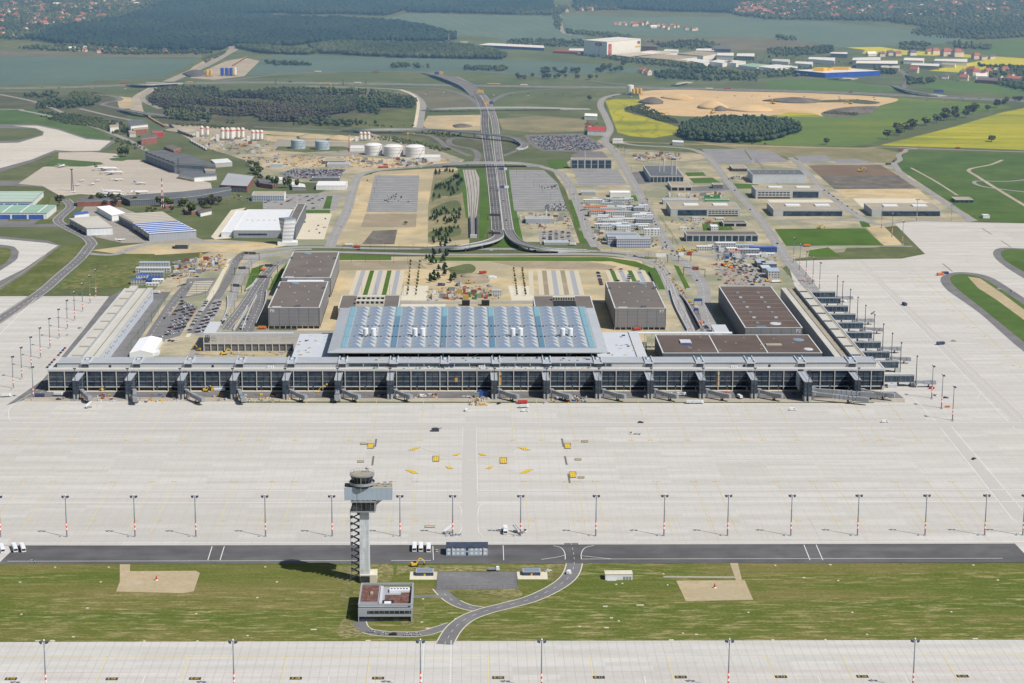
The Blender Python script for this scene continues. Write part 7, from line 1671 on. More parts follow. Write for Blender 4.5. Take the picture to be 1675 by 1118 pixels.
veh('tipper',1479.5,500,1.8,'blue lorry on the right apron lane, farther of two');veh('tipper',1538.5,564.5,.3,'blue lorry on the right apron lane, nearer of two');veh('orangetruck',1538,451,.3,'orange lorry at the tip of the green island');veh('tipper',1546,449,.3,'blue grey lorry at the tip of the green island');veh('tug',1430,513,1,'dark tug on the apron beside the right pier gates');veh('van',1385,495,.1,'white van between the right pier gates');veh('tug',1450,652,0,'tug with trailers right of the last gate');veh('tipper',1459,650,1,'blue lorry right of the last gate');veh('redtruck',1524,637,0,'small red lorry behind the right apron masts',sc=.6);veh('orangetruck',1550,667,0,'small orange lorry at the middle right apron mast',sc=.5)
veh('platform',520,643,.3,'yellow boom lift working before the glass front');veh('excavator',337,641,0,'yellow excavator on the service road before the pier');veh('yellowbus',357,641,3.1,'yellow lorry right of the excavator at the pier');veh('platform',280,640,2.8,'yellow boom lift left of the third gate');veh('excavator',165,640,2.4,'yellow excavator near the first gate');veh('stairs',145,668,.8,'grey passenger stairs on the apron at left');veh('truck',96,648,0,'white lorry in the yard at the left pier end');veh('tipper',65,650,0,'blue lorry at the left pier end');veh('tug',400,652,.3,'tug by the fourth gate');veh('truck',11,650,.2,'white lorry with blue cab at far left')
for i,(px,py)in enumerate(((925,651),(934,654),(943,652),(950,655),(938,650))):veh('tug',px,py,U(-.4,.4),'baggage tug in the cluster between two gates','tugs in the cluster between two gates')
veh('excavator',366,581,.5,'yellow excavator behind the pier before the frame building',sc=1.1);veh('excavator',325,574,2.8,'yellow excavator at the left corner of the frame building');veh('orangetruck',429,539,0,'orange lorry at the foot of the left garage');veh('platform',384,537,1.2,'green boom lift in the sunken lane');veh('redtruck',483,505,1,'red lorry between left garage and hall');veh('excavator',466,535,2.6,'yellow lift truck by the left garage corner');veh('redtruck',1042,541,.3,'red lorry at the foot of the right garage')
veh('orangetruck',1146,531,1.2,'orange lorry on the right access lane');veh('truck',256,481,0,'white tank lorry at the end of the left pier');veh('orangetruck',430,443,1.3,'orange lorry driving down the left ramp');veh('excavator',1110,413,.5,'yellow excavator left in the machine park');veh('excavator',1120,411,2,'yellow excavator middle in the machine park');veh('excavator',1131,413,.2,'yellow excavator right in the machine park');veh('excavator',1255,461,.4,'yellow excavator behind the right hall');veh('yellowbus',1270,463,.2,'yellow machine behind the right pier end')
veh('excavator',1187,437,.6,'yellow excavator on the sandy yard at right');veh('orangetruck',1195,440,1,'orange lorry on the sandy yard at right');veh('redtruck',1183,436,2,'red lorry on the sandy yard at right');veh('truck',1221,437,2.1,'white lorry on the right site road');veh('excavator',766,464,.3,'yellow excavator on the forecourt mound');veh('redtruck',790,448,.4,'red lorry by the white pipe stack on the forecourt');veh('tipper',722,468,0,'blue lorry on the forecourt sand');veh('yellowbus',569,403,3.1,'yellow bus on the frontage road');veh('redtruck',584,406,0,'red lorry behind the yellow bus');veh('truck',937,402,0,'white lorry on the frontage road')
veh('redlong',627,275.5,.15,'red articulated lorry on the road below the tanks');veh('tipper',1453,270,.2,'blue lorry at the road corner right');veh('tipper',1462,265,1.4,'blue lorry turning at the far right road');veh('redtruck',1474,247,.3,'red lorry on the farm road by the rapeseed');veh('redtruck',1567,244,0,'red tractor at the edge of the rapeseed');veh('excavator',1407,281,0,'digger on the ploughed field',sc=1.4);veh('excavator',1340,374,0,'digger above the sports field');veh('orangetruck',1320,404,0,'yellow orange lorry below the sports field')
for i,(px,py,k)in enumerate(((615,119,'redlong'),(520,118.5,'longtruck'),(475,135,'tipper'),(585,137,'longtruck'),(803,139,'yellowlong'),(813,139,'yellowlong'),(857,140.5,'longtruck'),(1190,146,'redlong'),(203,138,'redlong'),(1392,152,'redtruck'),(1160,146.5,'longtruck'),(310,136,'yellowlong'))):veh(k,px,py,.05,'%s lorry from the list of far motorway traffic'%ORD[i]if False else ['red lorry on the arching slip road','white lorry on the arching slip road','blue lorry on the left motorway','white lorry on the motorway above the wood','yellow lorry on the motorway, left of two','yellow lorry on the motorway, right of two','white lorry right of the interchange','red lorry above the sand pit','red lorry on the far left motorway','red lorry above the right edge of the sand pit','white lorry above the sand pit','yellow lorry at the motorway railway bridge'][i])
for i,(px,py)in enumerate(((1085,190.5),(1165,186),(1265,170.5),(1391,170.5))):veh('excavator',px,py,i,['left','second','third','rightmost'][i]+' digger in the sand pit',sc=1.6)
# aircraft
def plane(L,tail,engines,label,px,py,rot,grp=None,hi=False):
 t=thing('parked_aircraft',label,'aircraft',(*G(px,py),.2),rot,grp);r=L*.052;z=r*1.9;b=MB();R=[]
 for f,s in ((-.5,.12),(-.42,.45),(-.3,.85),(-.18,1),(.3,1),(.4,.85),(.46,.6),(.5,.12)):R.append([(f*L,r*s*math.cos(a),z+(r*.45*(1-s)if f<0 else -r*.15*(1-s))+r*s*math.sin(a))for a in np.linspace(0,2*math.pi,13)[:-1]])
 b.loft(R);b.build('fuselage','storage_white',t,smooth=True)
 for s in (-1,1):
  b=MB();b.loft([[(.1*L,s*r*.8,z-r*.5),(-.1*L,s*r*.8,z-r*.5),(-.1*L,s*r*.8,z-r*.25),(.1*L,s*r*.8,z-r*.25)],[(-.08*L,s*L*.47,z+r*.3),(-.13*L,s*L*.47,z+r*.3),(-.13*L,s*L*.47,z+r*.4),(-.08*L,s*L*.47,z+r*.4)]]);b.build('wing','light_grey',t)
  b=MB();zz=z+(r*3.0 if hi else r*.4);b.loft([[(-.40*L,0,zz),(-.48*L,0,zz),(-.48*L,0,zz+.25),(-.40*L,0,zz+.25)],[(-.46*L,s*L*.17,zz+.2),(-.50*L,s*L*.17,zz+.2),(-.50*L,s*L*.17,zz+.35),(-.46*L,s*L*.17,zz+.35)]]);b.build('tailplane','light_grey',t)
  b=MB();ex,ey,ez=(.04*L,s*L*.16,z-r*1.0)if not hi else (-.28*L,s*r*1.6,z+r*.4);b.tube((ex+L*.05,ey,ez),(ex-L*.05,ey,ez),r*.5,r*.38,10);b.build('engine','steel',t)
 b=MB();b.loft([[(-.33*L,-.2,z+r*.8),(-.47*L,-.2,z+r*.6),(-.47*L,.2,z+r*.6),(-.33*L,.2,z+r*.8)],[(-.45*L,-.12,z+r*3.2),(-.52*L,-.12,z+r*3.2),(-.52*L,.12,z+r*3.2),(-.45*L,.12,z+r*3.2)]]);f=b.build('tail_fin',tail,t)
 if tail=='navy':
  for s in (-1,1):b=MB();n=16;c=(-.445*L,s*.24,z+r*1.8);b.add([(c[0]+r*.5*math.cos(2*math.pi*k/n),c[1],c[2]+r*.5*math.sin(2*math.pi*k/n))for k in range(n)],[tuple(range(n))]);b.build('yellow_disc','gold_paint',f)
 b=MB();b.box(.44*L,.47*L,-r*.5,r*.5,z+r*.3,z+r*.6);b.build('cockpit_window','car_glass',t)
 for x,y in ((.36*L,0),(-.03*L,r*1.4),(-.03*L,-r*1.4)):b=MB();b.tube((x,y-.4,.5),(x,y+.4,.5),.5,n=8);b.cyl(x,y,.5,z-r*.6,.2,.2,5);b.build('landing_gear','rubber',t)
plane(37,'navy',2,'white airliner with dark blue tail, farther of two',174,279.5,-.05);plane(34,'navy',2,'white airliner with dark blue tail, nearer of two',184,285.5,-.1)
for i,(px,py,L,r_,hi,lab)in enumerate(((101.5,274,24,1.4,1,'white jet parked by the green islet'),(134,297,13,1.2,1,'small white jet in the upper row, left'),(160,297,13,1.3,1,'small white jet in the upper row, middle'),(192,296,18,.1,1,'white business jet in the upper row, right'),(151,303,15,1.4,1,'small white jet in the lower row, middle'),(127,304,14,1.5,1,'small white jet in the lower row, left'),(229,302,20,-.3,1,'white jet alone on the right of the old apron'),(228,317,26,.2,1,'white jet before the long curved terminal'),(182,317,34,-.2,0,'white airliner behind the brick block, upper'),(184,322,34,-.25,0,'white airliner behind the brick block, lower'),(157,386.5,11,.1,0,'light aircraft beside the grey hangar'),(197,394,13,.3,0,'light aircraft on the yard before the striped hangar'),(121,315,10,.5,0,'light aircraft at the foot of the lattice mast'))):
 plane(L,'mast_white' if i!=6 else 'blue_paint',2,lab,px,py,r_,None,hi)
 # trains, masts, cranes, gantries, lamps
def wagon(kind):
 b=MB()
 if kind=='open':b.box(-7,7,-1.4,1.4,1.0,3.2);b.box(-6.6,6.6,-1.1,1.1,3.2,3.5,1);m=['rust','timber','rubber']
 else:b.tube((-6.5,0,2.6),(6.5,0,2.6),1.5,n=10);b.box(-7,7,-1.2,1.2,.9,1.2,1);b.cyl(0,0,4,4.5,.5,.5,8);m=['navy' if kind=='black' else 'storage_white','dark_steel','rubber']
 for x in (-5,-3.5,3.5,5):b.tube((x,-.9,.5),(x,.9,.5),.5,n=8,m=2)
 return b.mesh('freight_wagon',[M[k].name for k in m]if False else m)
def train(pts,n,kind,lab):
 me=wagon(kind);w=line_pts(pts,8);L=[0]
 for i in range(len(w)-1):L.append(L[-1]+(w[i+1]-w[i]).length)
 for k in range(n):
  s=L[-1]*(k+.5)/n;i=max(j for j in range(len(L))if L[j]<=s);i=min(i,len(w)-2);f=(s-L[i])/(L[i+1]-L[i]);p=w[i]+(w[i+1]-w[i])*f;d=w[i+1]-w[i]
  datablock('freight_wagon',me,(p.x,p.y,.15),math.atan2(d.y,d.x),lab,'railway wagon',lab+' group')
train([(236,187),(250,198),(270,209)],12,'open','rusty open freight wagon under the road bridge');train([(277,206),(292,217),(316,226)],11,'black','black tank wagon on the siding at the concrete plant');train([(311,232),(322,238),(338,247)],7,'white','white tank wagon on the siding by the vaulted hangar');train([(380,109),(405,94)],10,'open','rusty open freight wagon beside the blue silos')
def lattice(px,py,yt,m2,lab,cross=False):
 h=HT(px,py,yt);t=thing('lattice_mast',lab,'mast',(*G(px,py),0));b=MB();a,c=1.5,.5;n=10
 for k in range(n):
  f0,f1=k/n,(k+1)/n;s0,s1=a+(c-a)*f0,a+(c-a)*f1;mi=k%2
  for x,y in ((-1,-1),(1,-1),(1,1),(-1,1)):b.bar((x*s0,y*s0,h*f0),(x*s1,y*s1,h*f1),.3,.3,mi)
  for(x,y),(u,v)in (((-1,-1),(1,-1)),((1,-1),(1,1)),((1,1),(-1,1)),((-1,1),(-1,-1))):b.bar((x*s0,y*s0,h*f0),(u*s1,v*s1,h*f1),.18,.18,mi)
 b.build('lattice',['dark_steel' if m2 is None else m2,'mast_white' if m2 else 'dark_steel'],t);b=MB();b.box(-2 if cross else -.4,2 if cross else .4,-.5,.5,h,h+(1.2 if cross else 4));b.build('mast_head','dark_steel',t)
lattice(266,344,297,'red_paint','red and white lattice radio mast behind the striped hangar');lattice(118.5,313,278,None,'dark lattice floodlight tower on the old apron',True);lattice(292,285,263,None,'dark lattice mast before the vaulted hangar');lattice(734,70,56,'red_paint','red and white lattice mast at the forest edge')
for px,py,yt,lab in ((451,139,131,'left'),(561,140,132,'middle'),(598,138,132,'right')):lattice(px,py,yt,None,'%s of three pale pylons along the motorway'%lab)
def crane(px,py,yt,jib,ang,m,lab):
 h=HT(px,py,yt);t=thing('tower_crane',lab,'crane',(*G(px,py),0));b=MB()
 for x,y in ((-1,-1),(1,-1),(1,1),(-1,1)):b.bar((x*.9,y*.9,0),(x*.9,y*.9,h),.3,.3)
 for k in range(int(h/3)):b.bar((-.9,-.9,k*3),(.9,-.9,k*3+3),.2,.2);b.bar((.9,.9,k*3),(.9,-.9,k*3+3),.2,.2)
 b.build('tower',m,t);ca,sa=math.cos(ang),math.sin(ang);b=MB();b.bar((-12*ca,-12*sa,h),(jib*ca,jib*sa,h),1.2,.4);b.bar((0,0,h+2),(jib*ca,jib*sa,h+.5),.4,.5);b.bar((0,0,h+4),(jib*.6*ca,jib*.6*sa,h+1.2),.2,.2);b.build('jib',m,t);b=MB();b.box(-13*ca-1.2,-13*ca+1.2,-13*sa-1.2,-13*sa+1.2,h-2,h-.2);b.build('counterweight','concrete_wall',t);b=MB();b.box(-.5,1.4,-2.2,-1.0,h-2.4,h-.3);b.build('cab','white_paint',t)
crane(571,249,221,4,1.6,'red_paint','red crane tower beside the building site');crane(541,153.5,137,30,math.pi+.05,'gold_paint','yellow tower crane above the bare wood');crane(667,232,217,13,2.6,'gold_paint','yellow crane behind the right storage tank')
def gantry(pa,pb,h,signs,lab,m='dark_steel'):
 a,c=Vector(G(*pa)),Vector(G(*pb));o=(a+c)/2;t=thing('sign_gantry',lab,'sign gantry',(o.x,o.y,0));b=MB()
 for p in (a-o,c-o):b.box(p.x-.3,p.x+.3,p.y-.3,p.y+.3,0,h)
 b.bar((a.x-o.x,a.y-o.y,h-.3),(c.x-o.x,c.y-o.y,h-.3),.5,.6);b.build('frame',m,t)
 for f,w,hh,sm in signs:
  p=(a-o)*(1-f)+(c-o)*f;b=MB();b.box(p.x-w/2,p.x+w/2,p.y-.75,p.y-.45,h-hh*.5,h+hh*.5);b.build('sign_panel',sm,t)
DK=[(.25,4.5,3,'dark_steel'),(.6,8,3,'dark_steel')];DK2=[(.4,4.5,3,'dark_steel'),(.62,4.5,3,'dark_steel')]
gantry((396,425),(424,426),8,DK,'dark sign gantry farthest back on the left roads');gantry((384,450),(408,450),8,DK2,'dark sign gantry on the left dual lane');gantry((425,446),(454,446),8,DK2,'dark sign gantry on the ramp, farther of two');gantry((414,465),(445,466),8.5,DK2,'dark sign gantry on the ramp, nearer of two');gantry((378,478),(395,480),8,DK2,'dark sign gantry nearest on the left dual lane')
gantry((1118,450),(1153,454),9,[(.55,7,4,'box_rot'),],'sign gantry with red panel on the right access road');BW=[(.35,6,4,'white_paint'),(.7,7,4,'box_blau')]
gantry((1073,430),(1092,430),9,[(.2,6,4,'white_paint'),(.6,7,4,'white_paint')],'pair of pale signs left of the right junction');gantry((1110,428),(1130,428),9,[(.2,6,4,'white_paint'),(.85,6,4,'box_rot')],'white and red sign pair right of the junction');gantry((1135,500),(1148,500),6,[(.5,8,3,'box_blau')],'blue sign over the right sunken lane, upper');gantry((1135,514),(1142,514),5,[(.5,4,3,'box_blau')],'small blue sign over the right sunken lane')
gantry((798,360),(818,361),7,[(.4,9,3,'dark_steel'),(.8,6,3,'dark_steel')],'dark gantry over the left highway lanes');gantry((797,390),(820,391),7,[(.35,9,3,'dark_steel'),(.75,6,3,'dark_steel')],'dark gantry at the start of the left flyover');gantry((812,284),(832,284),7,[(.4,7,3.4,'box_blau'),(.75,4,3.4,'white_paint')],'blue sign gantry on the right highway lanes, farther');gantry((815,314),(834,314),7,[(.35,6,3.4,'box_blau'),(.7,7,3.4,'white_paint')],'blue and white sign gantry on the right highway lanes, nearer')
gantry((712,126),(724,125),8,[(.2,10,6,'box_blau'),(.8,9,6,'gold_paint')],'blue and yellow signs on the far flyover');gantry((776,156),(792,156),8,[(.6,14,5,'gold_paint')],'yellow sign over the curving highway');gantry((790,175),(808,175),8,[(.3,10,5,'gold_paint'),(.75,7,6,'box_blau')],'yellow and blue signs before the first bridge');gantry((1527,156),(1543,156),8,[(.5,20,6,'box_blau')],'blue sign over the motorway at far right');gantry((846,250),(856,250),6,[(.3,5,3,'white_paint'),(.8,5,3,'white_paint')],'small white signs at the loop exit')
def make_lamp():
 t=thing('street_lamp','x','street lamp');b=MB();b.cyl(0,0,0,10,.14,.1,6);b.bar((0,0,10),(1.4,0,10.2),.14,.14);b.build('pole','dark_steel',t);b=MB();b.box(1.0,2.0,-.2,.2,10.1,10.35);b.build('lamp_head','steel',t);return t
lamp0=None
def lamps(p0,p1,n,lab):
 global lamp0
 for k in range(n):
  f=k/max(1,n-1);px,py=p0[0]+(p1[0]-p0[0])*f,p0[1]+(p1[1]-p0[1])*f;loc=(*G(px,py),0)
  if lamp0 is None:lamp0=make_lamp();lamp0.location=loc;lamp0['label']=lab;lamp0['group']=lab+' row'
  else:copy_tree(lamp0,loc,U(0,6),lab,lab+' row')
for p0,p1,n,wh_ in (((560,411),(1000,414),20,'along the frontage road'),((412,440),(372,535),8,'along the left ramps'),((1060,425),(1130,540),8,'along the right ramp'),((592,480),(660,484),4,'by the left tile parking'),((552,430),(690,432),7,'on the grey band of the forecourt'),((1100,400),(1010,240),9,'along the busy park road'),((960,380),(925,292),6,'right of the striped field'),((270,500),(215,570),6,'beside the left pier strip'),((294,470),(350,492),5,'by the striped lot'),((620,290),(605,345),5,'on the left striped field'),((845,285),(915,338),6,'on the right striped field')):lamps(p0,p1,n,'slim street lamp '+wh_)
b=MB()
for k in range(9):b.tube((-5+k*1.1,-5,.6),(-5+k*1.1,6,.6),.5,n=8)
for k in range(6):b.tube((-4+k*1.1,-4,1.5),(-4+k*1.1,5,1.5),.5,n=8)
tag(b.build('pipe_stack','white_paint',loc=(*G(806,455),0)),'stack of white pipes on the forecourt sand','pipe stack');b=MB();b.box(-5,5,-4,4,0,6);b.box(-5.3,5.3,-4.3,4.3,6,6.4);b.box(-3,3,-4.1,-4,1,4);tag(b.build('site_tower','hut_wall',loc=(*G(812,484),0)),'cream site hut tower behind the terminal hall','site hut')
for px in (762,794):b=MB();b.box(-4,4,-3,3,0,5);b.box(-3.4,3.4,-3.1,-3,1,4.2);b.box(-4.2,4.2,-3.2,3.2,5,5.3);tag(b.build('black_cabin','car_black',loc=(*G(px,500),0)),'%s black cabin behind the terminal hall'%('left' if px<770 else 'right'),'cabin')
b=MB();b.box(-4,4,-2.5,2.5,0,5.5);b.box(-4.2,4.2,-2.7,2.7,5.5,5.8);b.box(-3,-.5,-2.55,-2.5,0,4);tag(b.build('blue_hut','box_blau',loc=(*G(790,650),0)),'large blue container hut beside a gate before the pier','site hut');b=MB();b.box(-2,2,-2,2,0,4.5);b.box(-2.2,2.2,-2.2,2.2,4.5,4.8);tag(b.build('grey_hut','box_grau',loc=(*G(780,651),0)),'pale grey hut left of the blue hut before the pier','site hut')
b=MB();b.box(-5,5,-4,4,0,1.1);b.box(-4,4,-3,3,1.1,1.8);b.box(-2,3,-3.4,1,1.8,2.4);tag(b.build('timber_pile','timber',loc=(*G(788,663),0)),'broad pile of yellow timber on the apron','timber pile')
b=MB();b.box(-3,3,-2,2,.5,2.2);b.bar((-1,0,1.5),(5,2,2.2),.4,.4);b.cyl(-2,-1.4,0,.6,.5,.5,8);b.cyl(2,-1.4,0,.6,.5,.5,8);b.box(-2,2,-1.5,1.5,2.2,2.8);tag(b.build('grey_trailer','dark_steel',loc=(*G(712,706),0)),'dark grey generator trailer alone on the apron','trailer')
# trees
def ico():
 t=(1+5**.5)/2;v=np.array([(-1,t,0),(1,t,0),(-1,-t,0),(1,-t,0),(0,-1,t),(0,1,t),(0,-1,-t),(0,1,-t),(t,0,-1),(t,0,1),(-t,0,-1),(-t,0,1)],float);v/=np.linalg.norm(v[0])
 f=np.array([(0,11,5),(0,5,1),(0,1,7),(0,7,10),(0,10,11),(1,5,9),(5,11,4),(11,10,2),(10,7,6),(7,1,8),(3,9,4),(3,4,2),(3,2,6),(3,6,8),(3,8,9),(4,9,5),(2,4,11),(6,2,10),(8,6,7),(9,8,1)]);return v,f
IV,IF=ico()
def blobs(C,R,T):
 """one jittered leaf clump per centre"""
 n=len(C);V=IV[None]*(1+rng.uniform(-.28,.28,(n,12,1)))*R[:,None,:]+C[:,None,:]
 F_=(IF[None]+(np.arange(n)*12)[:,None,None]).reshape(-1);tot=np.full(n*20,3);tt=np.repeat(T,12)+rng.uniform(-.08,.08,n*12)
 return V.reshape(-1,3),F_,tot,np.clip(tt,0,1)
def crown_mesh(kind,seed):
 g=np.random.default_rng(seed);n=46 if kind!='pine' else 40
 if kind=='pine':
  z=g.uniform(.18,1,n)**.8;rad=(1-z)*.30+.035;a=g.uniform(0,6.28,n);q=g.uniform(.2,1,n)**.5;C=np.stack([rad*q*np.cos(a),rad*q*np.sin(a),z*.97],1);R=np.stack([.085+.06*(1-z)]*2+[.07+.03*(1-z)],1)
 else:
  d=g.normal(size=(n,3));d/=np.linalg.norm(d,axis=1)[:,None];q=g.uniform(.25,1,n)[:,None]**.45;C=d*q*np.array([.40,.40,.34])+np.array([0,0,.62]);C[:,0]*=g.uniform(.85,1.1);s=g.uniform(.07,.15,n)*(1 if kind=='leaf' else .72);R=np.stack([s,s,s*.8],1)
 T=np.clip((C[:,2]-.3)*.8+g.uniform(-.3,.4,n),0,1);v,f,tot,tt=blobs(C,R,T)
 o=raw_mesh('crown',v,f,tot,None,[M[kind]],None,tt);me=o.data;bpy.data.objects.remove(o);return me
def trunk_mesh(kind):
 b=MB();b.cyl(0,0,0,.5 if kind!='pine' else .85,.03,.014,6)
 if kind!='pine':
  for k in range(4):a=k*1.6;b.tube((0,0,.3+.05*k),(.2*math.cos(a),.2*math.sin(a),.62),.014,.005,5)
 return b.mesh('trunk',['bark'])
TREES={}
def tree(x,y,h,kind,lab,group=None,wide=1.0,parts=True):
 k=(kind,random.randrange(4))
 if k not in TREES:TREES[k]=(crown_mesh(kind,hash(kind)%97+k[1]if False else k[1]+len(kind)*10),TREES[(kind,'t')]if (kind,'t')in TREES else trunk_mesh(kind));TREES.setdefault((kind,'t'),TREES[k][1])
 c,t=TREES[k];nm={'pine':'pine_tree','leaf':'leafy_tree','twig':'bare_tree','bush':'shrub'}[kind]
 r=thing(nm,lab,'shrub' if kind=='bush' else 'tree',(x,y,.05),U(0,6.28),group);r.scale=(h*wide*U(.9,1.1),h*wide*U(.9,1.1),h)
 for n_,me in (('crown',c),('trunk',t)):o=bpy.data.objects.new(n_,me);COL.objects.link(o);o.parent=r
def trees(n,pts,h,kinds,where,wide=1.0,px=True):
 x,y=fill(pts,max(2.5,h[0]*.35),.5);idx=rng.permutation(len(x))[:n]
 nm=dict(pine='dark pine',leaf='fresh green leafy tree',twig='greyish still bare tree',bush='low green shrub')
 for i in idx:k=random.choice(kinds);tree(x[i],y[i],U(*h),k,'%s %s'%(nm[k],where),'%ss %s'%(nm[k],where),wide)
trees(38,[(712,306),(752,286),(756,300),(752,322),(715,326),(704,328)],(5,8),['pine'],'in the upper clump of the little park',1.1);trees(40,[(703,345),(735,342),(758,346),(756,370),(720,368),(702,362)],(4.5,7.5),['pine'],'in the middle clump of the little park',1.1);trees(22,[(706,378),(755,374),(757,388),(712,390)],(4.5,7),['pine'],'in the lower clump of the little park',1.1);trees(12,[(708,282),(744,281),(744,287),(708,288)],(4.5,7),['pine'],'at the top edge of the little park',1.1)
trees(12,[(705,393),(735,393),(738,407),(712,410)],(5,8),['pine'],'beside the frontage road',1.1);trees(26,[(697,412),(735,411),(734,428),(716,462),(698,466)],(5,8.5),['pine'],'in the planted strip behind the hall',1.15);trees(5,[(728,440),(750,455),(748,470),(725,468)],(6,9),['pine'],'beside the forecourt mound',1.2)
for(p0,p1)in (((672,428),(666,486)),((687,428),(680,486)),((840,440),(846,486)),((854,440),(860,486))):
 for k in range(11):
  f=(k+.5)/11;X,Y=G(p0[0]+(p1[0]-p0[0])*f,p0[1]+(p1[1]-p0[1])*f);tree(X,Y,U(3,4.5),'leaf','slim young tree in the planted rows flanking the forecourt','young trees flanking the forecourt',.75)
for px,py,h,k,w,lab in ((98,337,16,'twig',1.1,'round grey tree beside the green roofed hangars'),(198,257,17,'leaf',.9,'left of two tall trees on the old apron islet'),(206,257,17,'leaf',.9,'right of two tall trees on the old apron islet'),(166,333,13,'pine',1.5,'dark conifer above the brick block'),(313,352,18,'leaf',.8,'dense dark green tree before the cargo hall'),(262,338,15,'leaf',1,'green tree beside the radio mast'),(220,335,12,'leaf',1,'green tree at the corner of the curved building'),(345,341,16,'twig',1,'bare tree before the cargo hall'),(1622,232,11,'leaf',1.6,'round bush alone in the yellow rapeseed'),(1352,237,12,'twig',1.2,'round bush at the lower field edge'),(964,165,11,'leaf',1,'lone round tree on the heath right of the highway'),(447,307,16,'leaf',.5,'first poplar in the row below the packed lot'),(453,307,17,'leaf',.5,'second poplar in the row below the packed lot'),(466,308,16,'leaf',.5,'third poplar in the row below the packed lot'),(473,308,18,'leaf',.5,'fourth poplar in the row below the packed lot'),(486,310,16,'leaf',.5,'last poplar in the row below the packed lot'),(663,368,5,'bush',1.4,'round bush on the brown field'),(180,208,8,'leaf',1,'green tree by the white cube house')):
 X,Y=G(px,py);tree(X,Y,h,k,lab,None,w)
trees(14,[(148,328),(195,326),(200,338),(150,338)],(9,13),['twig','twig','leaf'],'before the brick block');trees(14,[(255,338),(360,326),(362,340),(280,348)],(8,13),['leaf','twig'],'below the long curved building');trees(12,[(398,262),(420,275),(440,300),(425,304)],(8,12),['twig','leaf'],'along the lane right of the old hangar');trees(10,[(175,200),(240,216),(250,222),(190,222)],(7,11),['leaf','twig'],'around the red brick blocks');trees(8,[(240,340),(260,346),(262,352),(235,350)],(4,6),['bush'],'behind the striped hangar')
trees(24,[(1449,229),(1470,224),(1540,203),(1600,188),(1640,174),(1628,170),(1530,193),(1460,216)],(14,19),['twig','twig','twig','leaf'],'in the hedgerow along the yellow field',1.1);trees(12,[(1600,180),(1675,158),(1675,166),(1610,186)],(9,13),['twig','bush'],'at the far end of the hedgerow',1.2)
trees(20,[(830,126),(960,126),(1000,132),(840,132)],(9,14),['leaf','twig'],'on the slip road bank',1.1);trees(26,[(885,117),(950,118),(950,123),(885,123)],(9,14),['leaf','twig'],'in the field hedge right of the interchange',1.1);trees(18,[(975,112),(1025,106),(1024,118),(975,122)],(10,15),['leaf','twig'],'in the copse before the white cube',1.1)
# woods that read as one mass
FO=[]
def mass(name,polys,sp,h,mat,lab,cat,wide=.42,layers=1,thin=0):
 X=[];Y=[]
 for p in polys:x,y=fill(p,sp,.5);X.append(x);Y.append(y)
 x,y=np.concatenate(X),np.concatenate(Y)
 if thin:k=np.sin(x*.021+1.3*np.sin(y*.017))*np.cos(y*.019+x*.008)+rng.uniform(-.6,.6,len(x))>thin-1;x,y=x[k],y[k]
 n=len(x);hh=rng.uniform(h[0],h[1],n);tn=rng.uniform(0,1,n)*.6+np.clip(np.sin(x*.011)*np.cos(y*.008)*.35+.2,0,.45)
 Cs,Rs,Ts=[],[],[]
 for L in range(layers):
  f=L/max(1,layers-1)if layers>1 else .0
  zc=hh*(.55 if layers==1 else .35+.42*f);rr=hh*wide*(1-.45*f)*rng.uniform(.55,1.4,n);o=rng.uniform(-.12,.12,(n,2))*hh[:,None]
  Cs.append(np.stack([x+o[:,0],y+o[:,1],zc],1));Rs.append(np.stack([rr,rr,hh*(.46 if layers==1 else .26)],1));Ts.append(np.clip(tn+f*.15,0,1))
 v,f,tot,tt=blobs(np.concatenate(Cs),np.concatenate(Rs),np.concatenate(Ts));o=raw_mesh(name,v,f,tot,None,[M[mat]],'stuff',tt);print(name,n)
 return tag(o,lab,cat)
mass('pine_forest',[[(45,66),(110,47),(190,36),(240,20),(285,0),(310,-18),(760,-18),(740,5),(662,18),(630,27),(555,24),(480,25),(460,22),(400,25),(380,28),(500,33),(560,34),(640,39),(690,46),(745,60),(740,68),(640,70),(520,72),(440,80),(385,75),(360,84),(280,84),(200,83),(100,73)],[(730,-18),(900,-18),(905,20),(840,25),(662,21),(690,8)]],13,(13,19),'pine_far','wide dark pine forest filling the upper left horizon','forest',.46)
mass('pine_forest',[[(930,-18),(1190,-18),(1210,10),(1200,22),(1100,20),(1010,16),(945,14)],[(1190,-18),(1900,-18),(1900,-4),(1260,4),(1200,10)]],13,(13,19),'pine_far','dark forest along the upper middle horizon','forest',.46)
mass('birch_wood',[[(505,78),(560,72),(640,74),(750,76),(800,84),(828,94),(820,98),(750,97),(640,95),(520,88)],[(380,78),(440,80),(520,88),(505,91),(425,88)]],9,(10,15),'leaf_far','strip of light green wood between forest and field','wood',.45)
mass('bare_wood',[[(246,158),(262,150),(330,148),(420,152),(470,150),(540,158),(580,170),(582,180),(560,190),(520,200),(430,200),(330,186),(270,178),(246,172)]],6,(8,13),'twig','large still bare brownish wood left of the interchange','wood',.4,2,.98)
mass('leafy_wood',[[(470,152),(540,150),(600,153),(680,166),(678,178),(600,176),(575,172),(560,164)],[(256,152),(300,148),(420,150),(560,160),(575,180),(555,190),(470,180),(330,172),(250,170)],[(270,186),(330,192),(400,204),(330,202),(270,194)],[(588,176),(618,176),(620,188),(588,190)]],7,(8,14),'leaf_far','greening part of the wood left of the interchange','wood',.42,2,.95)
mass('pine_grove',[[(1110,222),(1116,214),(1140,206),(1180,202),(1255,204),(1300,208),(1310,216),(1280,226),(1240,234),(1180,234),(1125,230)]],7,(14,19),'pine','dense dark pine grove between rapeseed and car fields','grove',.34,2)
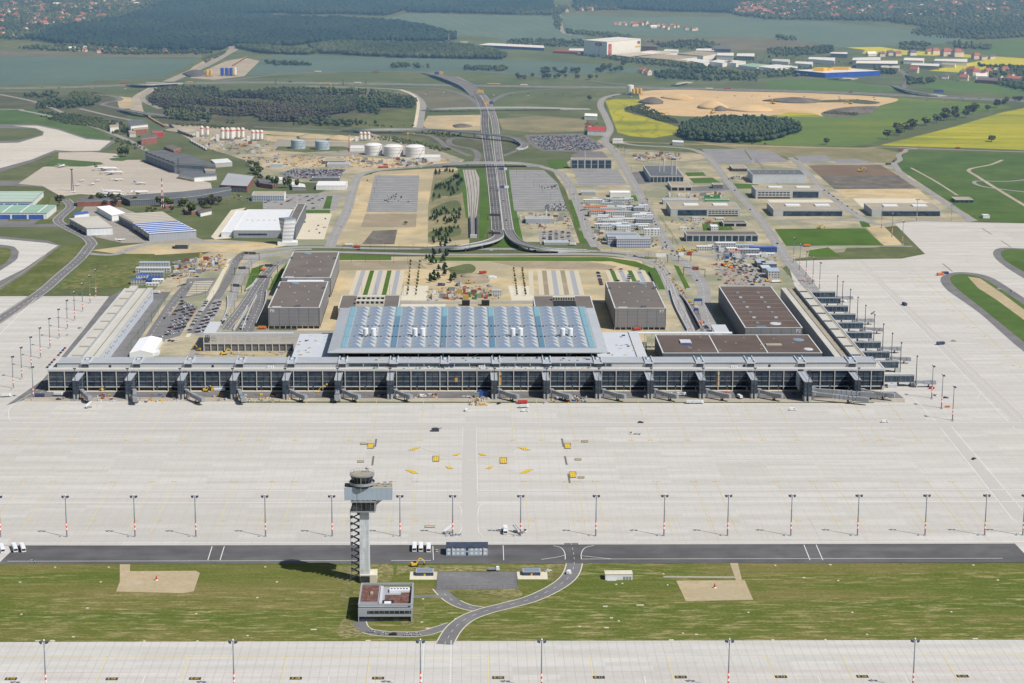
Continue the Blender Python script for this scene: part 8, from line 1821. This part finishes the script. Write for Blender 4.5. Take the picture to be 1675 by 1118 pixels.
mass('suburb_trees',[[(-200,-18),(285,-18),(270,4),(225,22),(180,38),(110,50),(40,66),(-200,62)],[(1150,0),(1260,-4),(1700,-6),(1900,10),(1900,40),(1675,62),(1580,60),(1500,44),(1440,36),(1340,34),(1256,33),(1200,26)],[(840,10),(930,12),(930,17),(912,26),(840,26)],[(935,12),(1010,12),(1010,18),(945,19)]],16,(9,15),'leaf_far','mixed garden trees of the suburbs on the horizon','trees',.45)
mass('hedgerow',[[(25,80),(100,75),(330,84),(350,90),(200,90),(80,84)],[(905,26),(916,28),(918,50),(908,48)],[(926,50),(1000,57),(1035,60),(1030,66),(990,62),(925,56)],[(955,85),(1000,95),(1100,104),(1200,116),(1290,120),(1288,126),(1180,120),(1050,106),(950,92)],[(1070,120),(1130,117),(1240,120),(1240,134),(1150,133),(1075,130)],[(1060,70),(1150,69),(1180,76),(1150,82),(1080,78)],[(1255,82),(1360,78),(1365,88),(1258,96)],[(1485,55),(1540,35),(1675,50),(1675,62),(1600,66),(1520,62)],[(1470,72),(1520,72),(1520,84),(1470,82)],[(1560,70),(1620,74),(1620,82),(1560,80)],[(1600,108),(1675,112),(1900,112),(1900,140),(1675,150),(1630,140)],[(1480,128),(1530,132),(1530,140),(1485,140)],[(1430,110),(1470,112),(1465,124),(1432,124)],[(60,166),(165,162),(155,176),(60,180)],[(40,158),(95,152),(90,162),(44,164)],[(490,196),(620,204),(560,208),(480,206)],[(430,103),(480,104),(520,108),(440,108)],[(640,106),(705,108),(702,112),(640,112)],[(760,112),(830,112),(830,117),(760,117)],[(1005,80),(940,66),(830,68),(830,76),(950,78)],[(1270,61),(1300,62),(1303,68),(1272,67)],[(1300,114),(1330,112),(1322,126),(1255,128),(1258,120)]],12,(6,11),'leaf_far','hedges and copses scattered between the far fields','hedges',.5,1,.62)
mass('brush',[[(180,226),(210,232),(240,246),(230,248),(190,236)],[(1022,178),(1052,171),(1088,190),(1120,204),(1080,200)],[(1345,186),(1420,178),(1400,190)],[(560,224),(640,224),(740,246),(720,248),(640,232)],[(590,205),(680,207),(640,210)],[(60,190),(160,196),(180,210),(110,204)],[(1100,220),(1140,228),(1260,237),(1200,236)],[(60,184),(140,188),(205,206),(230,226),(190,222),(120,196)],[(120,150),(160,152),(150,160),(110,158)],[(255,202),(330,205),(420,214),(330,210)],[(690,214),(760,222),(740,226),(690,220)],[(330,96),(370,84),(366,90),(336,104)],[(440,100),(500,104),(490,108),(436,106)]],6,(1.8,4),'bush','low brush on banks and field edges','brush',.7,1,.7)
# far houses and the shopping district
def house_mesh(L,Wd,h,roof,wall='house_wall',hip=0):
 b=MB();a,w=L/2,Wd/2;b.box(-a,a,-w,w,0,h);r=h+Wd*.42
 b.add([(-a-.4,-w-.4,h-.1),(a+.4,-w-.4,h-.1),(a+.4,w+.4,h-.1),(-a-.4,w+.4,h-.1),(-a+hip,0,r),(a-hip,0,r)],[(0,1,5,4),(2,3,4,5),(1,2,5),(3,0,4)],[1,1,1 if hip else 0,1 if hip else 0]);b.box(a*.3,a*.3+.9,-.4,.4,r-1,r+.9,1)
 return b.mesh('house',[wall,roof])
HM_=[(house_mesh(11,9,5,'red_tile'),'red roofed'),(house_mesh(13,9,6,'red_tile',hip=3),'red roofed'),(house_mesh(10,8,5,'dark_tile'),'dark roofed'),(house_mesh(16,9,4,'white_metal','white_paint'),'white roofed'),(house_mesh(12,10,5,'dark_tile','white_paint',3),'dark roofed')]
def houses(n,pts,where,sc=(1,1.5),wt=(5,3,3,1,1)):
 x,y=fill(pts,16,.5);idx=rng.permutation(len(x))[:n]
 for i in idx:me,c=random.choices(HM_,wt)[0];datablock('house',me,(x[i],y[i]),U(0,6.28),'%s house %s'%(c,where),'house','%s houses %s'%(c,where),U(*sc))
houses(120,[(-10,-4),(225,-4),(235,8),(170,32),(100,44),(35,58),(-10,60)],'among the suburb trees at top left',(1.2,1.8));houses(16,[(30,80),(250,82),(300,88),(150,88)],'below the dark forest edge at left',(.9,1.2),(3,1,3,4,1));houses(44,[(1190,6),(1262,0),(1262,28),(1200,22)],'in the suburb above the white cube',(1.2,1.8));houses(70,[(1262,-2),(1680,4),(1680,18),(1500,26),(1440,30),(1262,28)],'in the suburb at top right',(1.2,1.9));houses(16,[(848,14),(930,14),(1000,14),(1000,18),(848,22)],'in the village before the upper forest',(1,1.5));houses(22,[(1005,40),(1060,39),(1145,47),(1140,51),(1040,49)],'in the hamlet amid the fields',(1,1.5));houses(14,[(1480,118),(1660,118),(1665,132),(1560,133)],'in the village at the right edge',(1.3,1.9));houses(4,[(1044,119),(1062,119),(1062,124),(1046,124)],'beside the copse right of the interchange',(1.2,1.5))
for px,py,me,s,lab in ((1520,89,0,1.6,'red roofed house left in the row by the far rapeseed'),(1530,89,1,1.7,'second red roofed house in the row by the far rapeseed'),(1548,92,1,2.1,'large pale red roofed house in the row by the far rapeseed'),(1566,93,1,2.1,'large red roofed house right in the row by the far rapeseed'),(1597,97,1,1.7,'red roofed house before the yellow strip'),(1456,91,2,1.6,'dark roofed house right of the furniture depot'),(1468,92,0,1.5,'red roofed house right of the dark roofed one'),(1492,91,4,1.6,'dark roofed house before the yellow strip'),(1608,98,2,1.5,'dark house at the lower end of the yellow strip'),(457,156,0,1.3,'white house with red roof at the wood edge'),(1622,97,2,1.4,'grey house at the tip of the yellow strip'),(1425,92,3,1.5,'white house left in the far row'),(1442,93,2,1.5,'grey house near the white store')):
 datablock('house',HM_[me][0],G(px,py),.3,lab,'house',None,s)
hs=[]
for n,pts in ((110,[(-10,-8),(270,-8),(235,8),(170,32),(100,46),(35,62),(-10,62)]),(60,[(1185,4),(1262,0),(1262,30),(1200,24)]),(150,[(1262,-4),(1680,0),(1680,30),(1500,34),(1262,32)])):
 x,y=fill(pts,15,.5)
 for i in rng.permutation(len(x))[:n]:hs.append((random.choices(HM_,(4,3,3,2,2))[0][0],x[i],y[i],0.0,U(0,6.28),U(1.0,1.6)))
tag(merge('suburb_houses',hs),'many more tiny roofs glimpsed between the suburb trees along the horizon','houses')
h=HT(993,93.5,68)
def cube_signs(t,L,h):
 a,c=L[0],L[1];d=c-a;nrm=Vector((d.y,-d.x)).normalized();R=math.atan2(d.y,d.x)
 def sign(i,j,u0,u1,z0,z1,m,txt=None,vert=False):
  a,c=L[i],L[j];d=c-a;nrm=Vector((d.y,-d.x)).normalized();p,q=a+d*u0+nrm*.3,a+d*u1+nrm*.3
  b=MB();b.bar((p.x,p.y,(z0+z1)/2*h),(q.x,q.y,(z0+z1)/2*h),.5,(z1-z0)*h);b.build('sign_panel',m,t)
  if txt:
   me=text_mesh(txt,(u1-u0)*d.length*.24 if not vert else (z1-z0)*h*.22);me.materials.clear();me.materials.append(M['white_paint']);o=bpy.data.objects.new('lettering',me);COL.objects.link(o);o.parent=t;m_=(p+q)/2+nrm*.4;o.location=(m_.x,m_.y,(z0+z1)/2*h);o.rotation_mode='QUATERNION'
   e=d.normalized();X=Vector((e.x,e.y,0));Z=Vector((0,0,1));N_=Vector((nrm.x,nrm.y,0));Mx=Matrix((X,Z,N_)).transposed()if not vert else Matrix((Z,-X,N_)).transposed();o.rotation_quaternion=Mx.to_quaternion()
 sign(0,1,.5,.78,.72,.9,'red_paint','höffner');sign(1,2,.04,.13,.15,.85,'red_paint','höffner',True);sign(1,2,.9,.98,.7,.88,'dark_tile');sign(1,2,.84,.98,.48,.58,'gold_paint')
pblock('furniture_store','giant white cube shaped furniture warehouse with red signs','warehouse',[(955,66),(993,69),(1048,64),(1010,61)],h,'white_clad','white_metal',extra=cube_signs,edge='white_paint')
SH=[([(1046,88),(1066,89),(1080,86),(1060,84)],10,'white_clad','white_paint','white hall close behind the long white store'),([(1085,84),(1108,85),(1110,82),(1088,81)],9,'white_clad','white_metal','small white hall upper middle of the district'),([(1262,100),(1290,102),(1292,98),(1264,97)],8,'white_clad','light_grey','grey hall above the builders market'),([(1300,104),(1328,106),(1330,102),(1302,101)],8,'white_clad','white_metal','white hall left above the blue store'),([(1478,99),(1510,100),(1512,96),(1480,95)],9,'white_clad','white_paint','white hall right of the long banded block'),([(1440,111),(1470,112),(1472,108),(1442,108)],8,'tan_roof','pale_roof','tan hall by the far road junction'),([(1540,106),(1562,107),(1564,104),(1542,103)],7,'white_clad','tan_roof','small hall below the pale commercial hall'),([(1640,128),(1670,130),(1672,125),(1642,124)],7,'house_wall','red_tile','red roofed barn at the right edge village'),([(1000,90),(1036,94),(1108,86),(1065,83)],9,'white_clad','pale_roof','long white store right of the cube'),([(1032,93),(1095,98),(1143,93),(1080,89)],9,'white_clad','tan_roof','second white store with brownish roof'),([(1108,88),(1150,92),(1178,87),(1140,84)],12,'white_clad','tan_roof','white store with dark roof by the red gate sign'),([(1138,83),(1168,84),(1168,80),(1140,80)],14,'white_clad','white_metal','upper white hall of the shopping district'),([(1166,80),(1195,81),(1195,75),(1167,75)],18,'window_band','dark_roof','dark glass office of the shopping district'),([(1172,91),(1200,92),(1200,87),(1174,87)],13,'white_paint','white_metal','white entrance block with red sign'),([(1205,92),(1234,93),(1234,88),(1206,88)],10,'window_band','white_metal','white office with window bands'),([(1128,100),(1150,104),(1166,100),(1140,97)],9,'white_clad','white_metal','white store with gable steps, left'),([(1160,101),(1182,104),(1200,101),(1175,98)],9,'white_clad','white_metal','white store with gable steps, middle'),([(1184,102),(1204,104),(1220,101),(1200,99)],9,'white_clad','white_metal','white store with gable steps, right'),([(1208,107),(1238,111),(1262,107),(1230,104)],8,'white_clad','green_roof','white market with greenish roof'),([(1238,109),(1268,113),(1305,109),(1270,106)],9,'white_clad','white_metal','white builders market with green sign'),([(1100,99.5),(1123,102),(1124,99),(1105,97.5)],7,'gold_paint','tan_roof','yellow and brown store front'),([(1050,76),(1075,77),(1075,74),(1050,74)],12,'brick','brown_roof','dark red brick hall behind the cube'),([(930,83),(955,84),(955,80),(932,80)],7,'white_clad','white_metal','low white hall left of the cube'),([(905,84),(945,86),(945,83),(908,82)],5,'red_paint','box_rot','red roofed hall left of the cube'),([(783,74),(890,79),(888,75),(800,71)],7,'blue_paint','white_metal','long blue and white hall at the forest edge'),([(1358,88),(1386,89),(1386,86),(1359,86)],10,'window_band','white_metal','white blue banded office alone at right'),([(1322,97),(1365,100),(1366,95),(1324,94)],9,'white_clad','white_metal','white retail hall above the blue store'),([(1394,99),(1440,99),(1440,94),(1396,95)],10,'window_band','white_metal','white window banded store right of the blue store'),([(1400,104),(1468,105),(1468,100),(1402,100)],11,'window_band','white_paint','long white window banded block'),([(1528,100),(1582,102),(1582,97),(1530,97)],9,'white_clad','white_metal','pale commercial hall before the yellow strip'),([(1490,107),(1536,109),(1536,105),(1492,104)],8,'tan_roof','white_metal','tan works hall at the right of the district'),([(1598,131),(1632,133),(1632,128),(1600,127)],7,'brick','dark_tile','brick barn in the right village'),([(1550,68),(1562,69),(1562,67),(1550,67)],5,'white_paint','dark_tile','small farm shed right'),([(752,71),(765,72),(765,68),(753,68)],8,'white_clad','tan_roof','grey hall at the forest tip'),([(956,190),(977,191),(977,187),(957,186)],7,'white_clad','white_tent','white tent hall at the depot beside the rapeseed'),([(961,214),(990,215),(990,208),(962,208)],8,'white_clad','red_paint','white depot hall with red roof by the rapeseed'),([(1100,233),(1118,234),(1118,231),(1100,230)],5,'white_paint','white_metal','white box building below the pine grove'),([(1002,230),(1019,230),(1019,227),(1003,227)],5,'white_paint','light_grey','low white hut at the roundabout')]
for pts,hh,wl,rf,lab in SH:pblock('retail_hall',lab,'store' if hh>6 else 'shed',pts,hh,wl,rf,at_roof=True)
pblock('royal_blue_store','huge royal blue store with pale roof and yellow boxes on top','store',[(1298,115),(1350,120),(1440,116.5),(1390,112.5)],11,'royal_blue','white_metal',edge='royal_blue',extra=lambda t,L,h:[MB().prism([((L[0]+(L[2]-L[0])*u+(L[1]-L[3])*v))for u,v in q],h+.6,h+hh).build('yellow_roof_block','gold_paint',t)for q,hh in ((((.3,.1),(.42,.1),(.42,.26),(.3,.26)),8),(((.42,-.15),(.62,-.15),(.62,-.05),(.42,-.05)),7),(((.34,-.1),(.44,-.1),(.44,.1),(.34,.1)),5))])
def mound(px,py,L,Wd,h,mat,lab):
 b=MB();R=[]
 for z,s in ((0,1),(.35,.8),(.7,.5),(.92,.25),(1,.05)):R.append([(L*s*math.cos(a)*(1+.18*math.sin(3*a+px)),Wd*s*math.sin(a)*(1+.15*math.cos(2*a+py)),h*z)for a in np.linspace(0,6.283,15)[:-1]])
 b.loft(R);tag(b.build('earth_mound',mat,loc=(*G(px,py),0),smooth=True),lab,'earth mound')
for i,(px,py,L,Wd,h,m)in enumerate(((1067,168,26,40,11,'soil_dark'),(1166,176,30,50,14,'sand_pit'),(1178,180,16,26,8,'soil_dark'),(1110,160,34,50,7,'sand_pit'),(1300,166,60,40,8,'soil_dark'),(1395,184,40,30,8,'soil_dark'),(1230,180,50,40,9,'sand_pit'),(510,226,30,26,7,'sand'),(555,228,24,22,7,'sand'),(470,221,34,20,5,'sand'),(755,207,18,26,5,'soil_dark'),(768,452,12,9,3.5,'greyed_sand'),(744,441,12,9,3,'meadow'),(345,580,14,5,3,'sand'),(410,580,20,5,2.4,'sand'),(295,215,30,22,7,'gravel'),(320,122,30,60,10,'asphalt_dark'))):
 mound(px,py,L,Wd,h,m,'heap of %s, %s'%(dict(soil_dark='dark earth',sand_pit='yellow sand',sand='sand',greyed_sand='grey sand',meadow='grassy earth',gravel='gravel',asphalt_dark='black gravel')[m],['near the left rim of the sand pit','in the middle of the sand pit','just right of the middle of the sand pit','at the upper left of the sand pit','along the upper right of the sand pit','at the lower right rim of the sand pit','right of the middle of the sand pit','behind the left blue tank','behind the right blue tank','left of the blue tanks','below the farm road bridge','on the forecourt','with turf on the forecourt','behind the pier at left','behind the pier before the frame building','at the concrete plant','beside the blue silos'][i]))
 # painted markings
for m,mb in MARK.items():
 mb.build('ground_markings',m,kind='structure')
hz=MB();hz.box(-9500,9500,-400,23900,-6,900)
hm=bpy.data.materials.new('haze');hm.use_nodes=True;ht=hm.node_tree
ht.nodes.remove(ht.nodes['Principled BSDF']);vs=ht.nodes.new('ShaderNodeVolumeScatter')
ge=ht.nodes.new('ShaderNodeNewGeometry');sx=ht.nodes.new('ShaderNodeSeparateXYZ');mr=ht.nodes.new('ShaderNodeMapRange')
ht.links.new(ge.outputs['Position'],sx.inputs[0]);ht.links.new(sx.outputs[1],mr.inputs['Value'])
for k,v in (('From Min',1700.0),('From Max',3200.0),('To Min',0.0),('To Max',1.45e-4)):mr.inputs[k].default_value=v
vs.inputs['Color'].default_value=(0.30,0.57,1.0,1);vs.inputs['Anisotropy'].default_value=0.1
ht.links.new(mr.outputs[0],vs.inputs['Density']);ht.links.new(vs.outputs[0],ht.nodes['Material Output'].inputs['Volume']);M['haze']=hm
hz.build('haze','haze',kind='structure')
